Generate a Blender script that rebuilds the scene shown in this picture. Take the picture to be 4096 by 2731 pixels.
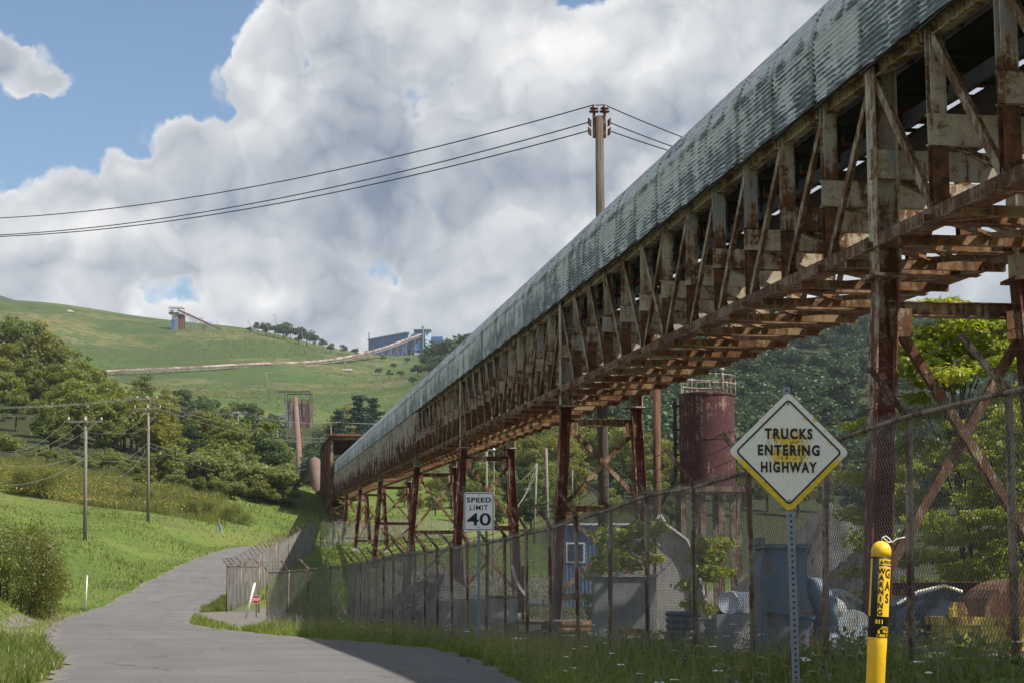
import bpy, bmesh, math, random
import numpy as np
from mathutils import Vector, Matrix

for _o in list(bpy.data.objects):
    bpy.data.objects.remove(_o)
SC = bpy.context.scene
COL = SC.collection
R = math.radians
rng = np.random.default_rng(7)
random.seed(7)

# ---------------------------------------------------------------- camera
EYE = 1.6
FPX = 7488.0
PITCH = 8.03
cam = bpy.data.cameras.new('camera')
cam.sensor_width = 36.0
cam.lens = 36.0 * FPX / 4096.0
cam.clip_end = 20000
camo = bpy.data.objects.new('camera', cam)
COL.objects.link(camo)
camo.location = (0, 0, EYE)
camo.rotation_euler = (R(90 + PITCH), 0, 0)
SC.camera = camo

# ---------------------------------------------------------------- render
SC.render.engine = 'CYCLES'
SC.cycles.use_denoising = True
SC.cycles.max_bounces = 5
SC.cycles.diffuse_bounces = 2
SC.cycles.transmission_bounces = 4
SC.cycles.transparent_max_bounces = 12
SC.cycles.volume_bounces = 0
SC.cycles.use_adaptive_sampling = True
SC.cycles.adaptive_threshold = 0.02
SC.view_settings.view_transform = 'Standard'
SC.view_settings.look = 'None'
SC.view_settings.exposure = 0.65
SC.view_settings.gamma = 1.0
SC.view_settings.use_curve_mapping = False

# ---------------------------------------------------------------- sun: high, from the right and a little beyond the scene
SUN_EL, SUN_AZ = 51.5, 114.0          # azimuth clockwise from +Y
sun = bpy.data.lights.new('sun', 'SUN')
sun.energy = 4.9
sun.angle = R(0.55)
sun.color = (1.0, 0.95, 0.86)
suno = bpy.data.objects.new('sun', sun)
COL.objects.link(suno)
_sd = Vector((math.sin(R(SUN_AZ)) * math.cos(R(SUN_EL)), math.cos(R(SUN_AZ)) * math.cos(R(SUN_EL)), math.sin(R(SUN_EL))))
suno.rotation_euler = _sd.to_track_quat('Z', 'Y').to_euler()

# ---------------------------------------------------------------- node helper
class NT:
    def __init__(s, tree):
        s.t = tree; s.n = tree.nodes; s.l = tree.links
    def node(s, kind, **kw):
        n = s.n.new(kind)
        for k, v in kw.items():
            if k.startswith('i_'):
                s.put(n, k[2:].replace('_', ' '), v)
            else:
                setattr(n, k, v)
        return n
    def put(s, n, sock, v):
        sk = n.inputs[sock]
        if isinstance(v, bpy.types.NodeSocket):
            s.l.new(v, sk)
        else:
            if isinstance(v, tuple) and len(v) == 3 and len(getattr(sk, 'default_value', (0, 0, 0))) == 4:
                v = v + (1.0,)
            sk.default_value = v
    def math(s, op, a, b=0.0, c=None, clamp=False):
        n = s.n.new('ShaderNodeMath'); n.operation = op; n.use_clamp = clamp
        s.put(n, 0, a); s.put(n, 1, b)
        if c is not None: s.put(n, 2, c)
        return n.outputs[0]
    def vmath(s, op, a, b=(0, 0, 0)):
        n = s.n.new('ShaderNodeVectorMath'); n.operation = op
        s.put(n, 0, a)
        if isinstance(b, (int, float)): s.put(n, 'Scale', b)
        else: s.put(n, 1, b)
        return n.outputs[0]
    def ramp(s, f, a, b, lo=0.0, hi=1.0, smooth=True):
        n = s.n.new('ShaderNodeMapRange'); n.interpolation_type = 'SMOOTHSTEP' if smooth else 'LINEAR'
        s.put(n, 0, f); s.put(n, 1, a); s.put(n, 2, b); s.put(n, 3, lo); s.put(n, 4, hi)
        return n.outputs[0]
    def mix(s, f, a, b):
        n = s.n.new('ShaderNodeMix'); n.data_type = 'RGBA'
        s.put(n, 0, f)
        for i, v in ((6, a), (7, b)):
            if isinstance(v, bpy.types.NodeSocket): s.l.new(v, n.inputs[i])
            else: n.inputs[i].default_value = tuple(v)[:3] + (1.0,)
        return n.outputs[2]
    def noise(s, vec, scale, detail=4.0, rough=0.55, dist=0.0, w=None):
        n = s.n.new('ShaderNodeTexNoise')
        if vec is not None: s.l.new(vec, n.inputs['Vector'])
        n.inputs['Scale'].default_value = scale; n.inputs['Detail'].default_value = detail
        n.inputs['Roughness'].default_value = rough; n.inputs['Distortion'].default_value = dist
        return n.outputs[0]
    def mapping(s, vec, scale=(1, 1, 1), loc=(0, 0, 0), rot=(0, 0, 0)):
        n = s.n.new('ShaderNodeMapping')
        s.l.new(vec, n.inputs[0]); n.inputs[1].default_value = loc; n.inputs[2].default_value = rot; n.inputs[3].default_value = scale
        return n.outputs[0]

# ---------------------------------------------------------------- sky: Nishita blue with cumulus clouds laid out by azimuth and height
world = bpy.data.worlds.new('World')
SC.world = world
world.use_nodes = True
world.cycles.sampling_method = 'MANUAL'
world.cycles.sample_map_resolution = 256
def build_world():
    T = NT(world.node_tree)
    T.n.clear()
    out = T.node('ShaderNodeOutputWorld')
    sky = T.node('ShaderNodeTexSky', sky_type='NISHITA', sun_disc=False, sun_elevation=R(SUN_EL), sun_rotation=R(SUN_AZ),
                 altitude=300.0, air_density=1.1, dust_density=0.6, ozone_density=3.0)
    bg1 = T.node('ShaderNodeBackground'); T.put(bg1, 0, sky.outputs[0]); bg1.inputs[1].default_value = 0.082
    tc = T.node('ShaderNodeTexCoord').outputs['Generated']
    sp = T.node('ShaderNodeSeparateXYZ'); T.l.new(tc, sp.inputs[0])
    az = T.math('ARCTAN2', sp.outputs[0], sp.outputs[1])
    el = T.math('ARCSINE', sp.outputs[2])
    cb = T.node('ShaderNodeCombineXYZ'); T.l.new(az, cb.inputs[0]); T.l.new(el, cb.inputs[1])
    p = cb.outputs[0]
    # rounded heaps: parabolic cells at three sizes, lightly warped
    warpn = T.node('ShaderNodeTexNoise', noise_dimensions='2D'); T.l.new(p, warpn.inputs['Vector']); warpn.inputs['Scale'].default_value = 22.0
    warpn.inputs['Detail'].default_value = 5.0; warpn.inputs['Roughness'].default_value = 0.6
    wv = T.vmath('SUBTRACT', warpn.outputs['Color'], (0.5, 0.5, 0.5))
    pw = T.vmath('ADD', p, T.vmath('SCALE', wv, 0.030))
    def cell(vec, scale):
        a = T.node('ShaderNodeTexVoronoi', feature='F1', voronoi_dimensions='2D'); T.l.new(vec, a.inputs['Vector']); a.inputs['Scale'].default_value = scale
        return T.math('MULTIPLY', a.outputs['Distance'], a.outputs['Distance'])
    def cauli(vec, fine=True):
        t = T.math('MULTIPLY', cell(vec, 15.0), 0.62)
        t = T.math('MULTIPLY_ADD', cell(vec, 34.0), 0.34, t)
        if fine: t = T.math('MULTIPLY_ADD', cell(vec, 80.0), 0.16, t)
        return t
    def blobs(lst, tot=0.0):
        for (xd, yd, rx, ry, w) in lst:
            g = T.node('ShaderNodeTexGradient', gradient_type='QUADRATIC_SPHERE')
            k = 2.1 / 4300.0
            g.texture_mapping.vector_type = 'TEXTURE'
            g.texture_mapping.translation = ((xd - 1176) / 4300.0, (1391 - yd) / 4300.0, 0.0)
            g.texture_mapping.scale = (rx * k, ry * k, 1.0)
            T.l.new(pw, g.inputs[0])
            tot = T.math('MULTIPLY_ADD', g.outputs['Fac'], w, tot)
        return tot
    cover = blobs([(1350, 380, 900, 620, 0.62), (640, 270, 230, 240, 0.42), (830, 40, 220, 170, 0.35), (560, 160, 90, 120, 0.30), (430, 330, 130, 110, 0.38), (200, 560, 420, 90, 0.50),
                   (120, 90, 420, 260, -0.60), (360, 30, 230, 190, -0.55), (60, 400, 260, 45, -0.30), (-10, 190, 170, 110, 1.05), (130, 240, 110, 50, 0.55),
                   (420, 690, 150, 40, -0.12), (170, 310, 220, 130, -0.5), (470, 50, 150, 140, -0.32), (370, 190, 110, 90, -0.28), (330, 360, 90, 50, -0.12), (880, 620, 120, 60, 0.25), (1560, -10, 210, 45, -0.85), (300, 415, 60, 45, 0.42), (600, 705, 95, 45, 0.60), (300, 740, 90, 30, 0.5), (500, 590, 120, 35, 0.12), (90, 395, 170, 35, 0.30), (900, 740, 400, 60, 0.3)], 0.03)
    big = T.noise(p, 3.2, 4.0, 0.55)
    c1 = cauli(pw)
    m = T.math('MULTIPLY_ADD', T.math('SUBTRACT', big, 0.5), 0.42, cover)
    m = T.math('MULTIPLY_ADD', T.math('SUBTRACT', 0.27, c1), 1.15, m)
    alpha = T.ramp(m, -0.02, 0.12)
    # light and shade of the cloud bodies
    glow = blobs([(900, 50, 300, 110, 0.30), (560, 170, 110, 130, 0.42), (1500, 130, 330, 90, 0.34), (1250, 90, 200, 70, 0.16),
                  (200, 560, 330, 60, 0.36), (1260, 510, 170, 60, 0.36), (600, 695, 100, 45, 0.45), (300, 410, 70, 45, 0.40), (1060, 600, 200, 60, 0.10),
                  (740, 290, 200, 130, -0.13), (900, 430, 350, 90, -0.24), (1100, 330, 250, 60, -0.20), (1230, 420, 120, 60, -0.16), (330, 400, 150, 40, -0.10),
                  (800, 190, 100, 110, -0.12), (470, 250, 100, 90, -0.10), (610, 240, 70, 60, 0.25), (830, 600, 220, 90, -0.16), (1480, 280, 140, 70, -0.12), (400, 290, 70, 60, 0.30), (330, 725, 100, 30, 0.35), (100, 620, 250, 30, -0.12)])
    c2 = cauli(T.vmath('ADD', pw, (-0.0075, 0.0085, 0.0)), False)
    c3 = T.math('SUBTRACT', c1, 0.04)
    relief = T.math('MULTIPLY', T.math('SUBTRACT', c2, c3), 0.95)
    n2 = T.noise(pw, 5.5, 5.0, 0.55)
    b = T.math('ADD', 0.47, glow)
    b = T.math('ADD', b, relief)
    b = T.math('MULTIPLY_ADD', T.math('SUBTRACT', n2, 0.5), 0.75, b)
    b = T.math('MULTIPLY_ADD', T.ramp(m, 0.02, 0.26), -0.26, T.math('ADD', b, 0.08))
    b = T.ramp(b, -0.10, 0.88, 0.0, 1.0, smooth=False)
    colr = T.mix(b, (0.205, 0.262, 0.355), (1.0, 0.99, 0.97))
    bg2 = T.node('ShaderNodeBackground'); T.put(bg2, 0, colr); bg2.inputs[1].default_value = 0.66
    ms = T.node('ShaderNodeMixShader')
    up = T.ramp(el, -0.02, 0.02)
    T.l.new(T.math('MULTIPLY', alpha, up), ms.inputs[0]); T.l.new(bg1.outputs[0], ms.inputs[1]); T.l.new(bg2.outputs[0], ms.inputs[2])
    T.l.new(ms.outputs[0], out.inputs[0])
build_world()

# ---------------------------------------------------------------- pixel -> world (source photograph 4096 wide; D = 2352 wide)
_c, _s = math.cos(R(PITCH)), math.sin(R(PITCH))
def at(x, y, Y):
    r = (x - 2048) / FPX; u = (1365.5 - y) / FPX
    t = Y / (_c - u * _s)
    return Vector((r * t, Y, EYE + t * (_s + u * _c)))
def aD(x, y, Y):
    return at(x * 1.7415, y * 1.7415, Y)

# ---------------------------------------------------------------- mesh builder
class MB:
    def __init__(s): s.v = []; s.f = []; s.mi = []; s.sm = False
    def add(s, vs, fs, mi=0):
        o = len(s.v)
        s.v.extend([tuple(v) for v in vs])
        s.f.extend([tuple(i + o for i in f) for f in fs]); s.mi.extend([mi] * len(fs))
        return s
    BF = [(0, 1, 3, 2), (4, 6, 7, 5), (0, 4, 5, 1), (2, 3, 7, 6), (0, 2, 6, 4), (1, 5, 7, 3)]
    def box(s, c, size, rot=None, mi=0):
        hx, hy, hz = size[0] / 2, size[1] / 2, size[2] / 2
        vs = [Vector((x, y, z)) for x in (-hx, hx) for y in (-hy, hy) for z in (-hz, hz)]
        if rot is not None: vs = [rot @ v for v in vs]
        c = Vector(c)
        return s.add([v + c for v in vs], s.BF, mi)
    def frame(s, p0, p1, up=(0, 0, 1)):
        p0, p1 = Vector(p0), Vector(p1)
        d = (p1 - p0); L = d.length; d = d / max(L, 1e-9)
        up = Vector(up)
        if abs(d.dot(up)) > 0.999: up = Vector((0, 1, 0)) if abs(d.y) < 0.9 else Vector((1, 0, 0))
        sx = d.cross(up).normalized(); uz = sx.cross(d).normalized()
        return p0, p1, d, L, sx, uz
    def section(s, p0, p1, rects, up=(0, 0, 1), mi=0):
        """extrude axis-aligned rectangles (x0,x1,z0,z1) of a section along p0->p1"""
        p0, p1, d, L, sx, uz = s.frame(p0, p1, up)
        for (x0, x1, z0, z1) in rects:
            vs = []
            for x in (x0, x1):
                for p in (p0, p1):
                    for z in (z0, z1):
                        vs.append(p + sx * x + uz * z)
            s.add(vs, s.BF, mi)
        return s
    def beam(s, p0, p1, w, h, up=(0, 0, 1), mi=0):
        return s.section(p0, p1, [(-w / 2, w / 2, -h / 2, h / 2)], up, mi)
    def ibeam(s, p0, p1, w, h, t=0.02, up=(0, 0, 1), mi=0):
        return s.section(p0, p1, [(-w / 2, w / 2, h / 2 - t, h / 2), (-w / 2, w / 2, -h / 2, -h / 2 + t), (-t / 2, t / 2, -h / 2 + t, h / 2 - t)], up, mi)
    def angle(s, p0, p1, a, t=0.014, up=(0, 0, 1), mi=0, flip=1):
        if flip > 0: return s.section(p0, p1, [(0, t, 0, a), (t, a, 0, t)], up, mi)
        return s.section(p0, p1, [(-t, 0, 0, a), (-a, -t, 0, t)], up, mi)
    def channel(s, p0, p1, w, h, t=0.016, up=(0, 0, 1), mi=0):
        return s.section(p0, p1, [(0, t, -h / 2, h / 2), (t, w, h / 2 - t, h / 2), (t, w, -h / 2, -h / 2 + t)], up, mi)
    def tube(s, pts, r, n=6, cap=True, mi=0):
        pts = [Vector(p) for p in pts]
        rs = r if isinstance(r, (list, tuple)) else [r] * len(pts)
        base = len(s.v); prev = None
        for i, p in enumerate(pts):
            d = (pts[min(i + 1, len(pts) - 1)] - pts[max(i - 1, 0)]).normalized()
            if prev is None:
                a = Vector((0, 0, 1)) if abs(d.z) < 0.9 else Vector((1, 0, 0))
                x = d.cross(a).normalized()
            else:
                x = (prev - d * prev.dot(d)).normalized()
            prev = x; y = d.cross(x)
            for k in range(n):
                q = 2 * math.pi * k / n
                s.v.append(tuple(p + (x * math.cos(q) + y * math.sin(q)) * rs[i]))
        for i in range(len(pts) - 1):
            for k in range(n):
                a = base + i * n + k; b = base + i * n + (k + 1) % n
                s.f.append((a, b, b + n, a + n)); s.mi.append(mi)
        if cap:
            s.f.append(tuple(base + k for k in reversed(range(n)))); s.mi.append(mi)
            e = base + (len(pts) - 1) * n
            s.f.append(tuple(e + k for k in range(n))); s.mi.append(mi)
        return s
    def lathe(s, prof, n=24, c=(0, 0, 0), mi=0):
        base = len(s.v)
        for (r, z) in prof:
            for k in range(n):
                q = 2 * math.pi * k / n
                s.v.append((c[0] + r * math.cos(q), c[1] + r * math.sin(q), c[2] + z))
        for i in range(len(prof) - 1):
            for k in range(n):
                a = base + i * n + k; b = base + i * n + (k + 1) % n
                s.f.append((a, b, b + n, a + n)); s.mi.append(mi)
        s.f.append(tuple(base + k for k in reversed(range(n)))); s.mi.append(mi)
        e = base + (len(prof) - 1) * n
        s.f.append(tuple(e + k for k in range(n))); s.mi.append(mi)
        return s
    def prism(s, poly, p0, ax, ay, depth, mi=0):
        """polygon (x,y) in the plane (ax, ay) at p0, extruded along ax x ay by depth"""
        ax, ay, p0 = Vector(ax), Vector(ay), Vector(p0); nz = ax.cross(ay).normalized() * depth
        n = len(poly)
        a = [p0 + ax * x + ay * y for (x, y) in poly]
        vs = a + [v + nz for v in a]
        fs = [tuple(reversed(range(n))), tuple(range(n, 2 * n))] + [(i, (i + 1) % n, n + (i + 1) % n, n + i) for i in range(n)]
        return s.add(vs, fs, mi)
    def mesh(s, name, mats, smooth=False):
        me = bpy.data.meshes.new(name)
        me.from_pydata(s.v, [], s.f)
        mats = mats if isinstance(mats, (list, tuple)) else [mats]
        for m in mats: me.materials.append(M[m] if isinstance(m, str) else m)
        if len(mats) > 1: me.polygons.foreach_set('material_index', s.mi)
        if smooth: me.polygons.foreach_set('use_smooth', [True] * len(me.polygons))
        me.update()
        return me
    def build(s, name, mats, parent=None, smooth=False):
        if parent is not None:
            L = parent.location
            s.v = [(v[0] - L[0], v[1] - L[1], v[2] - L[2]) for v in s.v]
        return put(name, s.mesh(name, mats, smooth), parent)

def put(name, me, parent=None, mat=None):
    o = bpy.data.objects.new(name, me)
    COL.objects.link(o)
    if parent is not None: o.parent = parent
    if mat is not None: o.matrix_local = mat
    return o
def tag(o, label=None, cat=None, group=None, kind=None):
    if label: o['label'] = label
    if cat: o['category'] = cat
    if group: o['group'] = group
    if kind: o['kind'] = kind
    return o
def thing(name, label, cat, loc=(0, 0, 0), group=None):
    o = bpy.data.objects.new(name, None)
    o.empty_display_size = 0.2
    COL.objects.link(o); o.location = loc
    return tag(o, label, cat, group)
def text_mesh(body, size, mat, bold=0.0, sx=1.0, name='lettering', spacing=1.0, fit=None):
    cu = bpy.data.curves.new('t', 'FONT')
    cu.body = body; cu.size = size; cu.align_x = 'CENTER'; cu.align_y = 'CENTER'; cu.offset = bold; cu.resolution_u = 4; cu.space_character = spacing
    ob = bpy.data.objects.new('t', cu); COL.objects.link(ob)
    dg = bpy.context.evaluated_depsgraph_get()
    me = bpy.data.meshes.new_from_object(ob.evaluated_get(dg))
    bpy.data.objects.remove(ob); bpy.data.curves.remove(cu)
    me.name = name
    me.transform(Matrix.Diagonal((sx, 1, 1, 1)))
    if fit:                                # (width, cap height): stretch the word to the size it has on the thing
        xs = [v.co.x for v in me.vertices]; ys = [v.co.y for v in me.vertices]
        me.transform(Matrix.Diagonal((fit[0] / (max(xs) - min(xs)), fit[1] / (max(ys) - min(ys)), 1, 1)) @ Matrix.Translation((-(max(xs) + min(xs)) / 2, -(max(ys) + min(ys)) / 2, 0)))
    me.materials.clear(); me.materials.append(M[mat])
    return me
HAZE = True
# ---------------------------------------------------------------- materials
M = {}
def mat(name, col=(0.5, 0.5, 0.5), rough=0.7, metal=0.0, build=None, spec=0.4):
    m = bpy.data.materials.new(name); m.use_nodes = True
    T = NT(m.node_tree)
    b = T.n['Principled BSDF']
    b.inputs['Base Color'].default_value = tuple(col) + (1,)
    b.inputs['Roughness'].default_value = rough; b.inputs['Metallic'].default_value = metal
    b.inputs['Specular IOR Level'].default_value = spec
    if build: build(T, b)
    M[name] = m
    return m
def wpos(T): return T.node('ShaderNodeNewGeometry').outputs['Position']
def opos(T): return T.node('ShaderNodeTexCoord').outputs['Object']
def bump(T, b, h, strength=0.3, dist=0.02):
    n = T.node('ShaderNodeBump'); T.put(n, 'Height', h); n.inputs['Strength'].default_value = strength; n.inputs['Distance'].default_value = dist
    T.l.new(n.outputs[0], b.inputs['Normal'])

def plain(name, col, rough=0.7, metal=0.0, var=0.25, scale=3.0, dirt=(0.08, 0.06, 0.045), dirt_amt=0.35, spec=0.4):
    def f(T, b):
        p = wpos(T)
        n = T.noise(p, scale, 6, 0.65); n2 = T.noise(p, scale * 7, 5, 0.6)
        dark = tuple(c * (1 - var) for c in col); lite = tuple(min(1, c * (1 + var)) for c in col)
        c = T.mix(T.ramp(n, 0.3, 0.7), dark, lite)
        c = T.mix(T.math('MULTIPLY', T.ramp(n2, 0.5, 0.75), dirt_amt), c, dirt)
        T.l.new(c, b.inputs['Base Color'])
        bump(T, b, n2, 0.15, 0.01)
    return mat(name, col, rough, metal, f, spec)

def rusted(name, paint, rust=(0.17, 0.072, 0.026), deep=(0.055, 0.022, 0.014), amount=0.5, zgrad=None, scale=1.0, rough=0.72, grey=None, streak=True):
    """flaking paint over rust; zgrad=(z_low, z_high, add): more rust towards the lower end of the piece, where water runs to"""
    def f(T, b):
        p = wpos(T)
        info = T.node('ShaderNodeObjectInfo').outputs['Random']
        off = T.node('ShaderNodeCombineXYZ'); T.l.new(T.math('MULTIPLY', info, 37.0), off.inputs[0]); T.l.new(T.math('MULTIPLY', info, 91.0), off.inputs[1])
        q = T.vmath('ADD', p, off.outputs[0])
        big = T.noise(q, 0.9 * scale, 4, 0.6)
        mid = T.noise(q, 5.0 * scale, 8, 0.7)
        fin = T.noise(q, 26.0 * scale, 5, 0.7)
        v = T.math('ADD', T.math('MULTIPLY', big, 0.55), T.math('ADD', T.math('MULTIPLY', mid, 0.5), T.math('MULTIPLY', fin, 0.22)))
        if streak:
            st = T.noise(T.mapping(q, (9 * scale, 9 * scale, 0.55 * scale)), 1.0, 5, 0.6)
            v = T.math('ADD', v, T.math('MULTIPLY', T.math('SUBTRACT', st, 0.5), 0.45))
        if zgrad:
            sz = T.node('ShaderNodeSeparateXYZ'); T.l.new(opos(T), sz.inputs[0])
            v = T.math('ADD', v, T.ramp(sz.outputs[2], zgrad[0], zgrad[1], zgrad[2], 0.0, smooth=False))
        lo = 0.635 + 0.28 * (0.5 - amount)
        k = T.ramp(v, lo - 0.05, lo + 0.07)
        pc = T.mix(T.ramp(fin, 0.35, 0.7), paint, tuple(c * 0.72 for c in paint))
        if grey: pc = T.mix(T.ramp(T.noise(q, 0.55, 3, 0.5), 0.5, 0.58), pc, grey)
        stain = T.mix(T.math('MULTIPLY', T.ramp(v, lo - 0.19, lo - 0.02), 0.75), pc, tuple(0.6 * a + 0.4 * c for a, c in zip((0.26, 0.135, 0.04), paint)))
        rc = T.mix(T.ramp(mid, 0.38, 0.66), deep, rust)
        T.l.new(T.mix(k, stain, rc), b.inputs['Base Color'])
        T.put(b, 'Roughness', T.ramp(k, 0.0, 1.0, rough - 0.15, 0.9))
        bump(T, b, T.math('ADD', T.math('MULTIPLY', k, -0.4), fin), 0.35, 0.008)
    return mat(name, paint, rough, 0.0, f, 0.35)

CREAM = (0.50, 0.47, 0.375)
rusted('truss_paint', CREAM, amount=0.37, zgrad=(-2.8, -0.9, 0.30), grey=(0.23, 0.26, 0.31))
rusted('beam_paint', (0.52, 0.475, 0.36), amount=0.41, grey=(0.31, 0.325, 0.34))
rusted('chord_paint', (0.44, 0.39, 0.28), amount=0.47)
rusted('diagonal_paint', (0.27, 0.25, 0.20), rust=(0.17, 0.085, 0.022), amount=0.56)
rusted('chord_rust', (0.13, 0.085, 0.075), rust=(0.12, 0.045, 0.02), amount=0.62)
rusted('lower_steel', (0.24, 0.18, 0.11), rust=(0.19, 0.085, 0.028), amount=0.62)
rusted('tower_rust', (0.33, 0.30, 0.26), rust=(0.145, 0.04, 0.022), deep=(0.065, 0.02, 0.015), amount=0.80, scale=0.9)
rusted('tower_brace', (0.28, 0.24, 0.17), rust=(0.15, 0.065, 0.025), amount=0.68)
rusted('red_cladding', (0.17, 0.052, 0.04), rust=(0.11, 0.034, 0.024), deep=(0.05, 0.018, 0.014), amount=0.5)
rusted('ribbed_cladding', (0.54, 0.535, 0.48), amount=0.27, zgrad=(-2.9, -1.0, 0.22))
rusted('pink_cover', (0.12, 0.058, 0.05), rust=(0.085, 0.038, 0.033), deep=(0.24, 0.21, 0.2), amount=0.40, scale=0.35)
rusted('tank_rust', (0.22, 0.17, 0.145), rust=(0.075, 0.025, 0.024), deep=(0.042, 0.016, 0.019), amount=0.86, scale=0.8)
rusted('rail_white', (0.5, 0.48, 0.43), amount=0.42, scale=3)
rusted('silo_blue', (0.15, 0.20, 0.27), rust=(0.085, 0.048, 0.035), deep=(0.045, 0.028, 0.024), amount=0.56, scale=0.12)
rusted('machine_blue', (0.085, 0.20, 0.33), rust=(0.14, 0.07, 0.035), amount=0.2, scale=1.0)
rusted('pale_blue', (0.34, 0.46, 0.50), rust=(0.2, 0.1, 0.05), amount=0.28)
rusted('yellow_steel', (0.78, 0.62, 0.10), rust=(0.2, 0.1, 0.04), amount=0.24, scale=1.2)
rusted('rust_scrap', (0.2, 0.12, 0.08), amount=0.72)
rusted('arm_steel', (0.30, 0.27, 0.25), rust=(0.11, 0.06, 0.045), amount=0.58, scale=3)
rusted('post_steel', (0.23, 0.22, 0.20), rust=(0.115, 0.07, 0.05), amount=0.5, scale=2)
rusted('hill_steel', (0.42, 0.42, 0.42), rust=(0.2, 0.09, 0.06), amount=0.4, scale=0.2)
rusted('hill_cover', (0.40, 0.38, 0.36), rust=(0.17, 0.095, 0.075), deep=(0.13, 0.065, 0.05), amount=0.56, scale=0.08, streak=False)
plain('dark_steel', (0.022, 0.021, 0.021), 0.8, var=0.3)
plain('belt_rubber', (0.012, 0.012, 0.012), 0.85, var=0.2, dirt_amt=0.2)
plain('roller_orange', (0.33, 0.07, 0.018), 0.7, var=0.4, dirt=(0.03, 0.015, 0.01), dirt_amt=0.8, scale=6)
plain('navy', (0.022, 0.035, 0.075), 0.5, var=0.3)
plain('concrete', (0.30, 0.29, 0.265), 0.9, var=0.2, dirt_amt=0.5, scale=2)
plain('sheet_grey', (0.20, 0.205, 0.205), 0.75, var=0.25)
plain('building_blue', (0.04, 0.125, 0.34), 0.6, var=0.12, scale=0.05)
plain('building_pale', (0.26, 0.36, 0.45), 0.6, var=0.12, scale=0.1)
plain('yard_blue', (0.11, 0.18, 0.30), 0.6, var=0.15, scale=0.3)
plain('white_paint', (0.66, 0.66, 0.64), 0.5, var=0.08, dirt_amt=0.25)
plain('sign_white', (0.66, 0.64, 0.58), 0.45, var=0.05, scale=2, dirt_amt=0.06)
plain('speed_white', (0.78, 0.78, 0.76), 0.45, var=0.04, dirt_amt=0.05)
plain('sign_black', (0.012, 0.012, 0.012), 0.5, var=0.2, dirt_amt=0.1)
plain('stop_red', (0.52, 0.02, 0.025), 0.4, var=0.08, dirt_amt=0.1)
plain('marker_yellow', (0.74, 0.43, 0.012), 0.5, var=0.12, dirt=(0.22, 0.14, 0.03), dirt_amt=0.35, scale=6)
plain('galvanised', (0.235, 0.265, 0.31), 0.5, 0.35, var=0.15, scale=8, dirt_amt=0.2)
plain('sign_back', (0.30, 0.33, 0.38), 0.5, 0.2, var=0.1)
plain('insulator', (0.09, 0.022, 0.018), 0.3, var=0.2)
plain('insulator_white', (0.55, 0.55, 0.55), 0.3, var=0.1)
plain('wire', (0.035, 0.033, 0.032), 0.6, var=0.1)
plain('wire_light', (0.20, 0.20, 0.195), 0.5, 0.3, var=0.1)
plain('chain_link', (0.19, 0.185, 0.17), 0.45, 0.5, var=0.35, scale=1.2, dirt=(0.12, 0.075, 0.045), dirt_amt=0.5)
plain('barbed_wire', (0.06, 0.038, 0.03), 0.8, var=0.3)
plain('coal', (0.024, 0.024, 0.026), 0.9, var=0.4, scale=2)
plain('stone_pile', (0.062, 0.06, 0.058), 0.95, var=0.3, scale=1.2, dirt_amt=0.5)
plain('tail_yellow', (0.5, 0.4, 0.02), 0.6)
plain('barrel_white', (0.55, 0.6, 0.66), 0.4, var=0.15)
plain('flower_white', (0.62, 0.62, 0.56), 0.8, var=0.1, dirt_amt=0)
plain('flower_blue', (0.17, 0.22, 0.55), 0.8, var=0.2, dirt_amt=0)
plain('flower_yellow', (0.55, 0.36, 0.02), 0.8, var=0.2, dirt_amt=0)
plain('white_thing', (0.7, 0.7, 0.68), 0.6)

# worn warning face: white sheet with yellow film left along edges and round the letters
def _worn(T, b):
    o = opos(T); sp = T.node('ShaderNodeSeparateXYZ'); T.l.new(o, sp.inputs[0])
    x, z = sp.outputs[0], sp.outputs[2]
    n = T.noise(o, 9.0, 6, 0.6); n2 = T.noise(o, 30.0, 4, 0.6)
    edge = T.math('ADD', T.math('ABSOLUTE', x), T.math('ABSOLUTE', z))          # 0 centre .. 0.53 rim
    low = T.math('ADD', T.ramp(T.math('SUBTRACT', T.math('MULTIPLY', z, -1.0), T.math('MULTIPLY', x, -0.0)), -0.02, 0.12, 0.0, 1.0), 0.0)
    rim = T.math('MULTIPLY', T.ramp(T.math('ADD', edge, T.math('MULTIPLY', T.math('SUBTRACT', n, 0.5), 0.10)), 0.468, 0.478), low)
    # film round the lettering
    bx = T.ramp(T.math('ABSOLUTE', x), 0.10, 0.24, 1.0, 0.0); bz = T.ramp(T.math('ABSOLUTE', T.math('SUBTRACT', z, 0.03)), 0.09, 0.22, 1.0, 0.0)
    mid = T.math('MULTIPLY', T.math('MULTIPLY', bx, bz), T.ramp(n, 0.41, 0.49))
    up = T.math('MULTIPLY', T.ramp(edge, 0.40, 0.45), T.math('MULTIPLY', T.ramp(n, 0.56, 0.63), T.ramp(z, 0.0, 0.1)))
    k = T.math('MAXIMUM', T.math('MAXIMUM', rim, T.math('MULTIPLY', mid, 0.95)), up)
    c = T.mix(T.ramp(n2, 0.3, 0.8), (0.82, 0.79, 0.70), (0.74, 0.70, 0.61))
    c = T.mix(k, c, T.mix(T.ramp(n2, 0.35, 0.7), (0.80, 0.56, 0.012), (0.66, 0.40, 0.01)))
    c = T.mix(T.math('MULTIPLY', T.math('MULTIPLY', bx, bz), T.math('MULTIPLY', T.ramp(n2, 0.50, 0.64), 0.8)), c, (0.06, 0.045, 0.015))
    T.l.new(c, b.inputs['Base Color'])
mat('worn_face', (0.6, 0.58, 0.54), 0.45, 0, _worn)

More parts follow.
